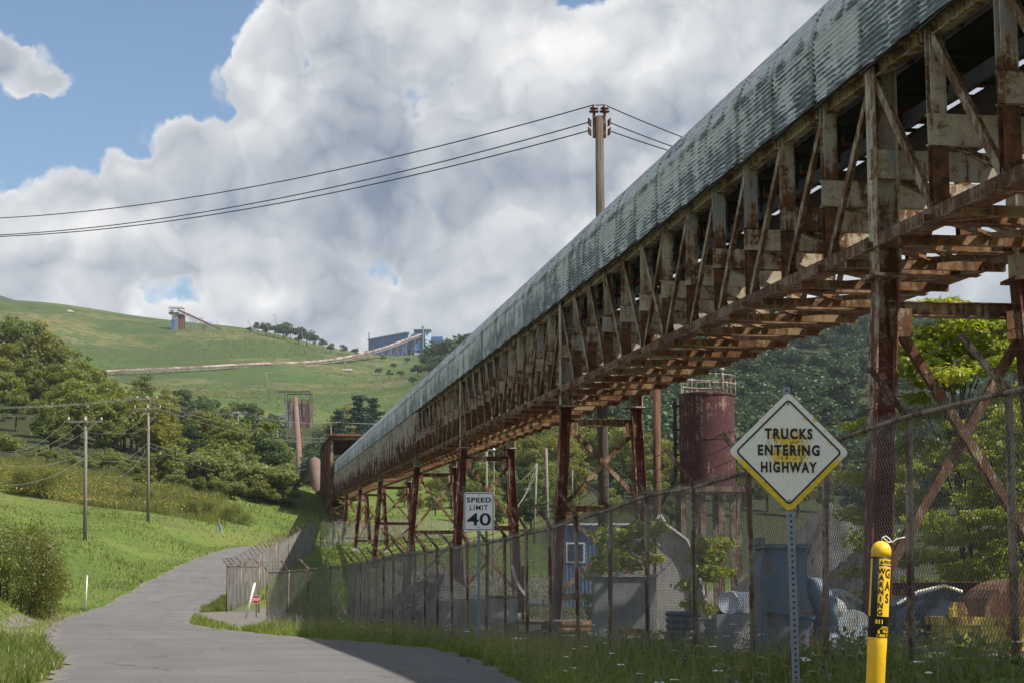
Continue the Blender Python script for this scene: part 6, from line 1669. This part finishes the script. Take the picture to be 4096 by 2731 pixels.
# woods on the left slope, back to front
LW = [(-40, 715, 400, 'tree', 'leaf_mid'), (30, 722, 395, 'tree', 'leaf_mid'), (92, 738, 400, 'tree', 'leaf_yellow'), (140, 795, 380, 'tall', 'leaf_mid'), (8, 778, 350, 'tree', 'leaf_yellow'), (75, 812, 345, 'tall', 'leaf_mid'),
      (188, 800, 360, 'tree', 'leaf_mid'), (215, 842, 372, 'tall', 'leaf_yellow'), (252, 868, 400, 'tree', 'leaf_yellow'), (300, 880, 405, 'tall', 'leaf_yellow'), (335, 852, 430, 'tall', 'leaf_mid'), (375, 892, 440, 'tree', 'leaf_yellow'),
      (420, 888, 520, 'tree', 'leaf_far'), (465, 905, 560, 'tree', 'leaf_far'), (505, 930, 520, 'tree', 'leaf_yellow'), (540, 925, 560, 'tree', 'leaf_far'), (572, 919, 470, 'tree', 'leaf_dark'), (610, 945, 600, 'tree', 'leaf_dark'),
      (40, 880, 300, 'tree', 'leaf_mid'), (110, 900, 290, 'tree', 'leaf_mid'), (165, 905, 300, 'tall', 'leaf_mid'), (225, 930, 300, 'tree', 'leaf_mid'), (280, 950, 310, 'tree', 'leaf_yellow'), (330, 965, 320, 'tree', 'leaf_mid'),
      (390, 965, 340, 'tree', 'leaf_yellow'), (440, 985, 350, 'tree', 'leaf_dark'), (490, 985, 360, 'tree', 'leaf_mid'), (525, 1000, 380, 'tree', 'leaf_dark'), (585, 1000, 400, 'tree', 'leaf_dark'), (620, 1015, 430, 'tree', 'leaf_mid'),
      (-30, 950, 260, 'tree', 'leaf_mid'), (5, 985, 245, 'shrub', 'leaf_mid')]
for n, (x, y, Y, k, m) in enumerate(LW):
    lab = {'leaf_mid': 'green broadleaf tree in the wood on the left slope', 'leaf_yellow': 'yellowish green tree in the wood on the left slope', 'leaf_far': 'hazy green tree below the grassy hill, behind the left wood', 'leaf_dark': 'dark green tree at the right end of the left wood'}[m]
    tree_at('broadleaf_tree', lab, 'tree', x, y, Y, k, 1 + n % 4, m, 1.0 + .2 * ((n * 7) % 3) / 2, 'trees of the left wood, ' + m[5:])
# the trees between, filling the wood down to the meadow
_sil = lambda x: np.interp(x, [-80, 0, 60, 100, 160, 210, 260, 340, 420, 500, 560, 620, 665], [700, 722, 720, 745, 800, 815, 870, 868, 895, 935, 925, 960, 1040])
_rf = np.random.default_rng(99); nf = 0
for _ in range(400):
    x = _rf.uniform(-60, 655); Y = math.exp(_rf.uniform(math.log(250), math.log(470)))
    p = aD(x, 1391, Y); g = gz(p.x, p.y); h = _rf.uniform(7, 12.5)
    lim = aD(x, float(_sil(x)) + _rf.uniform(5, 45), Y).z - g
    h = min(h, lim)
    if h < 4.5: continue
    yt = (1365.5 - (FPX * math.tan(math.atan2(g + h - EYE, Y) - R(PITCH)))) / 1.7415
    m = ['leaf_mid', 'leaf_yellow', 'leaf_mid', 'leaf_dark' if x > 400 else 'leaf_mid'][nf % 4]
    lab = {'leaf_mid': 'green broadleaf tree in the wood on the left slope', 'leaf_yellow': 'yellowish green tree in the wood on the left slope', 'leaf_dark': 'dark green tree at the right end of the left wood'}[m]
    tree_at('broadleaf_tree', lab, 'tree', x, yt, Y, ['tree', 'tall', 'tree'][nf % 3], 1 + nf % 4, m, 1.25, 'trees of the left wood, ' + m[5:]); nf += 1
    if nf >= 75: break
# thicket in front of them
SH = [(205, 1045, 248), (250, 1028, 252), (300, 1050, 246), (345, 1052, 243), (385, 1030, 246), (430, 1003, 245), (470, 1018, 242), (508, 1012, 246), (545, 1035, 243), (585, 1042, 246), (618, 1048, 244), (642, 1068, 247), (410, 1075, 238), (480, 1085, 236), (535, 1095, 237), (600, 1100, 240), (160, 1060, 250), (110, 1050, 252), (60, 1060, 250), (10, 1075, 246), (648, 1105, 243), (330, 1088, 236)]
for n, (x, y, Y) in enumerate(SH):
    tree_at('tall_shrub', 'bushy sumac shrub in the thicket above the road bend', 'shrub', x, y, Y, 'shrub', 21 + n % 4, ['leaf_sumac', 'leaf_mid', 'leaf_sumac', 'leaf_bush'][n % 4], 1.15, 'shrubs of the thicket')
# low bushes in the meadow
for n, (x, y, Y, lab) in enumerate([(82, 1062, 205, 'small brownish bush among the goldenrod'), (540, 1158, 212, 'low dry bush at the right end of the meadow'), (455, 1150, 208, 'low green bush in the middle of the meadow'), (320, 1120, 214, 'low bush at the foot of the two-armed pole')]):
    tree_at('meadow_bush', lab, 'bush', x, y, Y, 'bush', 31 + n % 2, 'leaf_bush', 1.5, 'low bushes in the meadow')
# willow bush by the road, left
tree_at('willow_bush', 'large feathery olive bush at the left edge near the road', 'bush', 40, 1182, 84, 'bush', 33, 'leaf_bush', .80)
tree_at('willow_bush', 'smaller feathery bush leaning right beside the large olive bush', 'bush', 100, 1238, 86, 'bush', 34, 'leaf_bush', .62)
tree_at('dark_bush', 'dark leafy vine bush at the lower left picture edge', 'bush', -32, 1215, 70, 'shrub', 22, 'leaf_mid', .55)
# pines and trees by the silo
for (x, y, Y, w, lab) in ((825, 905, 560, 1.35, 'large dark pine right of the silo'), (858, 912, 575, 1.25, 'dark pine standing right beside the largest pine'), (775, 938, 540, 1.1, 'smaller dark pine nearest the silo')):
    tree_at('pine_tree', lab, 'tree', x, y, Y, 'pine', 41, 'leaf_pine', w, 'pines by the silo')
for (x, y, Y, m) in ((800, 930, 640, 'leaf_yellow'), (745, 985, 600, 'leaf_dark'), (735, 1020, 520, 'leaf_dark'), (890, 955, 620, 'leaf_yellow'), (920, 985, 600, 'leaf_mid'), (875, 1000, 540, 'leaf_dark'), (800, 1010, 500, 'leaf_dark'), (655, 990, 690, 'leaf_dark'), (722, 1005, 680, 'leaf_dark'), (735, 1015, 560, 'leaf_dark'), (727, 1075, 470, 'leaf_mid'), (748, 1060, 430, 'leaf_dark'), (640, 1000, 560, 'leaf_mid'), (612, 1000, 520, 'leaf_dark'), (870, 960, 560, 'leaf_dark'), (760, 1040, 470, 'leaf_dark'), (715, 1048, 560, 'leaf_dark'), (640, 1035, 600, 'leaf_mid'), (840, 985, 520, 'leaf_dark')):
    tree_at('broadleaf_tree', {'leaf_yellow': 'yellowish tree showing between the pines', 'leaf_dark': 'dark tree low beside the silo and pines', 'leaf_mid': 'green tree in the hollow near the silo'}[m], 'tree', x, y, Y, 'tree', 2 + int(x) % 3, m, 1.2, 'trees around the silo, ' + m[5:])
# ridge trees on the hill and around the blue plant
for (x, y, w) in ((572, 748, 1.2), (592, 738, 1.3), (612, 735, 1.2), (632, 742, 1.2), (652, 736, 1.3), (668, 745, 1.2), (686, 742, 1.0), (705, 752, 1.2), (722, 762, 1.0), (742, 775, 1.2), (760, 785, 1.0), (790, 788, 1.0), (815, 796, 1.2)):
    tree_at('ridge_tree', 'small dark tree in the row on the hill ridge', 'tree', x, y, 1440 + (x * 7) % 40, 'far', 51 + int(x) % 3, 'leaf_far', w, 'trees on the hill ridge', hmin=5)
for (x, y, Y) in ((845, 812, 1500), (880, 822, 1450), (905, 840, 1350), (935, 838, 1420), (870, 852, 1280), (920, 862, 1200), (895, 868, 1230), (985, 795, 1200), (1010, 772, 1150), (1040, 762, 1120), (1062, 765, 1100), (960, 830, 1150), (985, 825, 1100), (1015, 810, 1050), (1045, 800, 1040), (1075, 758, 1080), (1100, 745, 1080), (1130, 745, 1080), (950, 862, 1050), (985, 860, 1000), (1020, 850, 980)):
    tree_at('hillside_tree', 'dark tree on the wooded slope below the blue plant', 'tree', x, y, Y, 'far', 51 + int(x) % 3, 'leaf_far', 1.25, 'trees below the blue plant', hmin=6)
# pale trees beyond the yard
RT = [(1085, 1010, 380), (1120, 985, 400), (1165, 975, 400), (1210, 985, 390), (1255, 970, 400), (1290, 990, 380), (1340, 965, 400), (1400, 960, 390), (1440, 975, 380), (1485, 990, 370), (1525, 1010, 360), (1110, 1060, 330), (1180, 1065, 330), (1240, 1050, 330), (1330, 1050, 340), (1420, 1060, 330), (1500, 1075, 330), (1560, 1040, 350), (1045, 1065, 360), (1000, 1075, 380), (950, 1085, 400), (1060, 1110, 310), (1000, 1120, 330), (1140, 1120, 300), (1220, 1115, 300), (1300, 1115, 300), (1400, 1120, 300), (1470, 1130, 290), (1540, 1120, 300), (930, 1110, 380), (960, 1130, 340), (1700, 1060, 330), (1650, 1040, 370), (1760, 1040, 350), (1830, 1050, 340), (1900, 1030, 360), (1980, 1060, 330), (2060, 1040, 340)]
for n, (x, y, Y) in enumerate(RT):
    m = 'leaf_yellow' if (Y > 335 and n % 4) else ('leaf_mid' if n % 3 else 'leaf_dark')
    tree_at('broadleaf_tree', {'leaf_yellow': 'pale yellow green tree beyond the yard, under the gallery', 'leaf_mid': 'green tree at the far side of the yard', 'leaf_dark': 'dark green tree at the far side of the yard'}[m], 'tree', x, y, Y, 'tree', 1 + n % 4, m, 1.15, 'trees beyond the yard, ' + m[5:])
# leafy trees right behind the gallery
tree_at('leafy_tree', 'tall yellow green tree with drooping leaves behind the right tower', 'tree', 2215, 648, 46, 'near', 61, 'leaf_near', 1.15, rot=.6)
tree_at('leafy_tree', 'lower yellow green leafy tree at the right picture edge', 'tree', 2360, 905, 41, 'near', 62, 'leaf_near', 1.25, rot=2.0)
for (x, y, Y, w, lab) in ((1440, 1196, 41.5, 1.2, 'green sapling growing behind the fence over the concrete vault'), (1620, 1232, 37, 1.0, 'slender green sapling behind the fence left of the warning sign'), (1405, 1240, 40, 1.0, 'small leafy sapling beside the larger sapling at the vault')):
    tree_at('sapling', lab, 'sapling', x, y, Y, 'sapling', 71 + int(x) % 2, 'leaf_near', w, 'saplings behind the fence', hmin=1)
# forested hillside at right: one mass of crowns
def forest():
    rr = np.random.default_rng(5); protos = [proto('far', 80 + i)[:2] for i in range(5)]; VV = []; FF = []; off = 0; n = 0
    for _ in range(9000):
        Y = math.exp(rr.uniform(math.log(430), math.log(1090))); u = rr.uniform(.045, .40)
        if rr.random() > (Y / 1090) ** .7: continue
        X = u * Y; g = gz(X, Y)
        V, F = protos[rr.integers(5)]; s = rr.uniform(1.0, 1.75); q = rr.uniform(0, 6.28); c, s_ = math.cos(q), math.sin(q)
        W = V * s * np.array([1.2, 1.2, 1.0]); W = np.c_[W[:, 0] * c - W[:, 1] * s_, W[:, 0] * s_ + W[:, 1] * c, W[:, 2]] + np.array([X, Y, g - 1.5])
        VV.append(W); FF.append(F + off); off += len(V); n += 1
        if n >= 820: break
    tag(put('forest', np_mesh('forest', np.concatenate(VV), np.concatenate(FF), 'leaf_forest')), 'dark wooded hillside beyond the yard, one mass of tree crowns', 'woods', kind='stuff')
foliage('leaf_forest', (0.014, 0.042, 0.024), (0.055, 0.09, 0.03), 0.3, scale=0.045)
forest()

# ---------------------------------------------------------------- grasses and flowers
def blades(X, Y, h, w, rr, lean=.35, seg=2):
    n = len(X); Z = ground(X, Y) - .02; q = rr.uniform(0, 6.28, n); l = h * rr.uniform(.1, 1, n) * lean * 2; q2 = rr.uniform(0, 6.28, n)
    wx, wy = np.cos(q) * w * .5, np.sin(q) * w * .5; lx, ly = np.cos(q2) * l, np.sin(q2) * l
    P = []
    for f, wf in ((0, 1), (.55, .8), (1, .12)):
        cx, cy, cz = X + lx * f * f, Y + ly * f * f, Z + h * f * (1 - .12 * f)
        P += [np.stack([cx - wx * wf, cy - wy * wf, cz], -1), np.stack([cx + wx * wf, cy + wy * wf, cz], -1)]
    V = np.stack(P, 1).reshape(-1, 3); o = np.arange(n)[:, None] * 6
    F = np.concatenate([o + np.array([[0, 1, 3, 2]]), o + np.array([[2, 3, 5, 4]])], 0)
    return V, F
def stuff(name, V, F, mat, label, cat):
    return tag(put(name, np_mesh(name, V, F, mat)), label, cat, kind='stuff')
FX = lambda Y: np.interp(Y, [p[1] for p in FENCE_A], [p[0] for p in FENCE_A])
def strip(n, rr, y0=11, y1=80, inner=1.0, power=-.35):
    Y = np.exp(rr.uniform(math.log(y0), math.log(y1), n)); f = FX(Y)
    e = np.interp(Y, [8, 20, 25, 36, 47, 58, 66, 72, 82], [1.3, .6, .2, -.95, -2.6, -6.6, -8.4, -9.6, -11.8])
    X = e + (f + inner - e) * rr.uniform(0, 1, n)
    ok = ~inside(X, Y, ROAD_POLY) & ~inside(X, Y, DRIVE)
    return X[ok], Y[ok]
rr = np.random.default_rng(11)
X, Y = strip(85000, rr, inner=.35)
h = rr.uniform(.10, .46, len(X)) * (1 + .5 * (rr.random(len(X)) < .12)) * np.clip(.65 + .35 * np.sin(X * 1.7 + Y * .6), .4, 1); h = h * np.interp(Y, [12, 20, 30], [.55, .75, 1.0]) * np.where(X > FX(Y) - .6, .6, 1.0); V, F = blades(X, Y, h, .007 + .00028 * Y, rr)
stuff('verge_grass', V, F, 'verge_blade', 'long green grass and weeds along the foot of the fence', 'grass')
n = 5200; Xd, Yd = strip(n, rr, 12, 70, .3); V, F = blades(Xd, Yd, rr.uniform(.35, .85, len(Xd)) * np.interp(Yd, [12, 20, 30], [.5, .7, 1.0]), .006 + .00022 * Yd, rr, .2); stuff('dry_stalks', V, F, 'seed_head', 'dry tan grass stalks standing among the verge weeds', 'grass')
n = 2600; Xd, Yd = strip(n, rr, 12, 74, .6); C = np.c_[Xd, Yd, ground(Xd, Yd) + .05]; C = np.repeat(C, 16, 0) + rr.normal(size=(len(Xd) * 16, 3)) * np.array([.11, .11, .10]); C[:, 2] = np.maximum(C[:, 2], ground(C[:, 0], C[:, 1]) + .02) + .06
V, F = leaf_quads(C, rr.normal(size=C.shape) + np.array([0, 0, 1.0]), .055, rr, 1.7); stuff('verge_weeds', V, F, 'leaf_sumac', 'broad leaved weeds in the verge by the fence', 'weeds')
# tongue of grass by the gate and the left verge
u = rr.uniform(-.33, -.055, 110000); Y = np.exp(rr.uniform(math.log(20), math.log(300), 110000)); X = u * Y
ok = ~inside(X, Y, ROAD_POLY) & ~inside(X, Y, DRIVE) & ~inside(X, Y, SHOULDER) & (X < np.interp(Y, [0, 25, 46, 80, 105, 113, 300], [-4, -5.5, -9.5, -14, -16, -12, -5])); X, Y = X[ok], Y[ok]
tall = np.clip((Y - 205) / 15, 0, 1); h = rr.uniform(.08, .30, len(X)) * (1 + .8 * np.sin(X * .35) * np.sin(Y * .21 + X * .1)) .clip(.5, 2) + tall * rr.uniform(0, .3, len(X))
V, F = blades(X, Y, h, .012 + .00035 * Y, rr); stuff('slope_grass', V, F, 'grass_blade', 'short green grass covering the slope left of the road', 'grass')
# clumps of grass at the gate tongues
n = 9000; Y = rr.uniform(84, 112, n); X = np.interp(Y, [84, 98, 112], [-13, -16.6, -17.6]) + rr.uniform(-.2, 2.4, n) * np.clip((112.5 - Y) / 14, .3, 1)
ok = ~inside(X, Y, ROAD_POLY) & ~inside(X, Y, DRIVE); X, Y = X[ok], Y[ok]
V, F = blades(X, Y, rr.uniform(.1, .5, len(X)), .012 + .0003 * Y, rr); stuff('gate_grass', V, F, 'grass_blade', 'weedy grass tongue between the road and the gate fence', 'grass')
n = 9000; Y = rr.uniform(57, 101, n); X = np.interp(Y, [p[1] for p in ROAD_R[3:8]], [p[0] for p in ROAD_R[3:8]]) + rr.uniform(-.2, 2.6, n)
ok = ~inside(X, Y, ROAD_POLY) & ~inside(X, Y, DRIVE); X, Y = X[ok], Y[ok]
V, F = blades(X, Y, rr.uniform(.08, .32, len(X)), .012 + .0003 * Y, rr); stuff('tongue_grass', V, F, 'verge_blade', 'grass tongue at the mouth of the gravel driveway', 'grass')
n = 2500; Y = rr.uniform(50, 97, n); X = np.interp(Y, [50, 64, 80, 97], [-12.3, -15.8, -19.4, -22.2]) - rr.uniform(0, 3, n)
V, F = blades(X, Y, rr.uniform(.08, .28, n), .012 + .0003 * Y, rr); stuff('shoulder_weeds', V, F, 'verge_blade', 'sparse weeds on the gravel shoulder left of the road', 'weeds')
# yard weeds behind fence and under the gallery
n = 26000; Y = np.exp(rr.uniform(math.log(84), math.log(260), n)); X = np.interp(Y, [84, 113, 180, 260], [-8, -15, -17, -18]) + rr.uniform(0, 1, n) ** 1.3 * (14 + Y * .05)
V, F = blades(X, Y, rr.uniform(.1, .45, n), .014 + .0003 * Y, rr); stuff('yard_grass', V, F, 'grass_blade', 'bright green grass below the far trestle towers', 'grass')
# tall meadow with goldenrod
n = 60000; Y = rr.uniform(200, 246, n); u = rr.uniform(-.30, -.135, n); X = u * Y; ok = (u < -.150 - .0012 * (246 - Y) * rr.random(n)) & (Y > 203 - 40 * (u + .2)); X, Y = X[ok], Y[ok]
hm = rr.uniform(.5, 1.25, len(X)) * (.7 + .5 * np.sin(X * .5 + np.sin(Y * .3)) ** 2) * np.clip((Y - 188) / 10, .4, 1); V, F = blades(X, Y, hm, .07, rr, .25); stuff('meadow_weeds', V, F, 'meadow', 'tall weedy meadow above the roadside grass', 'meadow')
n = 7000; Y = rr.uniform(197, 232, n); u = rr.uniform(-.285, -.15, n); X = u * Y; dens = np.sin(X * .33 + 1) * np.sin(Y * .4 + X * .15) + np.clip((-X - 38) / 20, -.6, .5); ok = dens > .42 + rr.normal(0, .35, n); X, Y = X[ok], Y[ok]
C = np.c_[X, Y, ground(X, Y) + rr.uniform(.75, 1.35, len(X))]; V, F = leaf_quads(C, rr.normal(size=C.shape) + np.array([0, -.3, .6]), .15, rr, 1.5); stuff('goldenrod_bloom', V, F, 'goldenrod', 'drifts of yellow goldenrod flowers in the meadow', 'flowers')
# weeds on the verge: Queen Anne's lace, chicory, small yellow, foxtail
def flowers(name, n, mat, z0, z1, size, label, seed, y0=14, y1=74, flat=True, k=7):
    r2 = np.random.default_rng(seed); X, Y = strip(n, r2, y0, y1, .4); h = r2.uniform(z0, z1, len(X)); Z = ground(X, Y) + h
    b = []; Cs = []; 
    for j in range(k):
        q = r2.uniform(0, 6.28, len(X)); R_ = r2.uniform(0, 1, len(X)) ** .5 * size
        Cs.append(np.c_[X + np.cos(q) * R_, Y + np.sin(q) * R_, Z + (0 if flat else r2.normal(size=len(X)) * size)])
    C = np.concatenate(Cs); N = np.tile([0, -.25, 1.0], (len(C), 1)) + r2.normal(size=C.shape) * (.25 if flat else .8)
    V, F = leaf_quads(C, N, size * .8, r2, 1.1); o = put(name, np_mesh(name, V, F, mat)); tag(o, label, 'flowers', kind='stuff')
    V, F = blades(X, Y, h, np.full(len(X), .006) + .0001 * Y, r2, .05); put('stem', np_mesh('stem', V, F, 'grass_blade'), o)
flowers('white_wildflowers', 75, 'flower_white', .3, .6, .045, 'flat white wildflower heads dotted along the verge', 1)
flowers('blue_wildflowers', 90, 'flower_blue', .25, .55, .022, 'small blue chicory flowers along the verge', 2, flat=False, k=3)
flowers('yellow_wildflowers', 170, 'flower_yellow', .1, .3, .018, 'tiny yellow flowers scattered low in the verge', 3, flat=False, k=3)
flowers('blue_wildflowers', 16, 'flower_blue', .45, .75, .02, 'blue chicory flowers at the foot of the diamond sign', 6, 13, 18, flat=False, k=4)
b = MB(); r3 = random.Random(4)
for i in range(46):
    Yf = r3.uniform(13.5, 19); Xf = aD(r3.uniform(1560, 1990), 1391, Yf).x; g = gz(Xf, Yf); hh = r3.uniform(.45, .85); d = r3.choice((-1, 1)) * r3.uniform(.04, .09)
    p = Vector((Xf, Yf, g + hh)); b.tube([p, p + Vector((d * .4, 0, .035)), p + Vector((d, 0, .03)), p + Vector((d * 1.3, 0, -.005))], [.004, .010, .011, .003], 6)
    b.tube([Vector((Xf - d, Yf, g)), Vector((Xf - d * .3, Yf, g + hh * .6)), p], .002, 3)
tag(b.build('foxtail_grass', 'seed_head', None, True), 'nodding foxtail seed heads in front of the near fence', 'grass', kind='stuff')

# scrub dotted over the reclaimed hill
n = 7000; Y = rr.uniform(860, 1490, n); u = rr.uniform(-.30, -.035, n); X = u * Y; ok = (np.sin(X * .021 + 2) * np.sin(Y * .017) + rr.normal(0, .5, n)) > .35; X, Y = X[ok], Y[ok]
sz = np.repeat(rr.uniform(.25, .8, len(X)), 14); C = np.repeat(np.c_[X, Y, ground(X, Y)], 14, 0) + rr.normal(size=(len(sz), 3)) * np.array([1, 1, .5]) * sz[:, None] + np.array([0, 0, .4])
V, F = leaf_quads(C, rr.normal(size=C.shape) + np.array([0, 0, .6]), .55, rr, 1.4); stuff('hill_scrub', V, F, 'leaf_mid', 'low scrub dotted over the grassy hill', 'scrub')
# ---------------------------------------------------------------- haze in the valley air
def haze():
    b = MB(); b.box((0, 1300, 138), (5200, 3400, 306)); m = bpy.data.materials.new('haze_air'); m.use_nodes = True; T = NT(m.node_tree); T.n.remove(T.n['Principled BSDF'])
    v = T.node('ShaderNodeVolumePrincipled'); v.inputs['Color'].default_value = (.80, .88, 1, 1); v.inputs['Density'].default_value = 0.000065; v.inputs['Anisotropy'].default_value = 0.1
    T.l.new(v.outputs[0], T.n['Material Output'].inputs['Volume']); M['haze_air'] = m
    tag(b.build('haze', 'haze_air'), 'pale valley haze filling the air', 'haze', kind='stuff')
if HAZE: haze()
# ---------------------------------------------------------------- labels: single out look-alikes by row and place
_ORD = 'first second third fourth fifth sixth seventh eighth ninth tenth eleventh twelfth thirteenth fourteenth fifteenth sixteenth seventeenth eighteenth nineteenth twentieth'.split()
def ordinal(k): return _ORD[k] if k < 20 else ('twenty-' + _ORD[k - 20] if k < 29 else ('thirtieth' if k == 29 else 'thirty-' + _ORD[k - 30]))
def relabel(group, phrase, rows=('front', 'middle', 'back')):
    obs = [o for o in bpy.data.objects if o.parent is None and o.get('group') == group]
    obs.sort(key=lambda o: o.location.y); n = len(obs); m = len(rows)
    for r in range(m):
        part = sorted(obs[r * n // m:(r + 1) * n // m], key=lambda o: o.location.x / o.location.y)
        for k, o in enumerate(part):
            o['label'] = phrase + (', %s row' % rows[r] if m > 1 else '') + ', %s from the left' % ordinal(k)
relabel('trees of the left wood, mid', 'green broadleaf tree in the left wood')
relabel('trees of the left wood, yellow', 'yellowish tree in the left wood')
relabel('trees of the left wood, dark', 'dark tree at the left wood\'s right end', ('front', 'back'))
relabel('trees of the left wood, far', 'hazy tree below the grassy hill', ('only',) if False else ('front',))
relabel('shrubs of the thicket', 'bushy sumac shrub in the thicket above the road bend', ('front', 'back'))
relabel('trees beyond the yard, yellow', 'pale yellow green tree beyond the yard', ('front', 'back'))
relabel('trees beyond the yard, mid', 'green tree at the far side of the yard', ('front', 'back'))
relabel('trees beyond the yard, dark', 'dark green tree at the far side of the yard', ('front',))
relabel('trees around the silo, dark', 'dark tree low beside the silo and pines', ('front',))
relabel('trees around the silo, yellow', 'yellowish tree between the pines', ('front',))
relabel('trees around the silo, mid', 'green tree in the hollow near the silo', ('front',))
relabel('trees on the hill ridge', 'small dark tree on the hill ridge', ('front',))
relabel('trees below the blue plant', 'dark tree on the wooded slope below the blue plant', ('front', 'back'))

def relabel_wires(group, phrase):
    obs = [o for o in bpy.data.objects if o.parent is None and o.get('group') == group]
    mid = lambda o: sum(v[0] / max(v[1], 1) for v in o.bound_box) / 8
    for k, o in enumerate(sorted(obs, key=mid)): o['label'] = phrase + ', %s counted from the left' % ordinal(k)
relabel_wires('wires on the yard poles', 'pale wire looping between the yard poles')
relabel_wires('wires on the hill', 'faint wire down the hill from the conveyor pole')
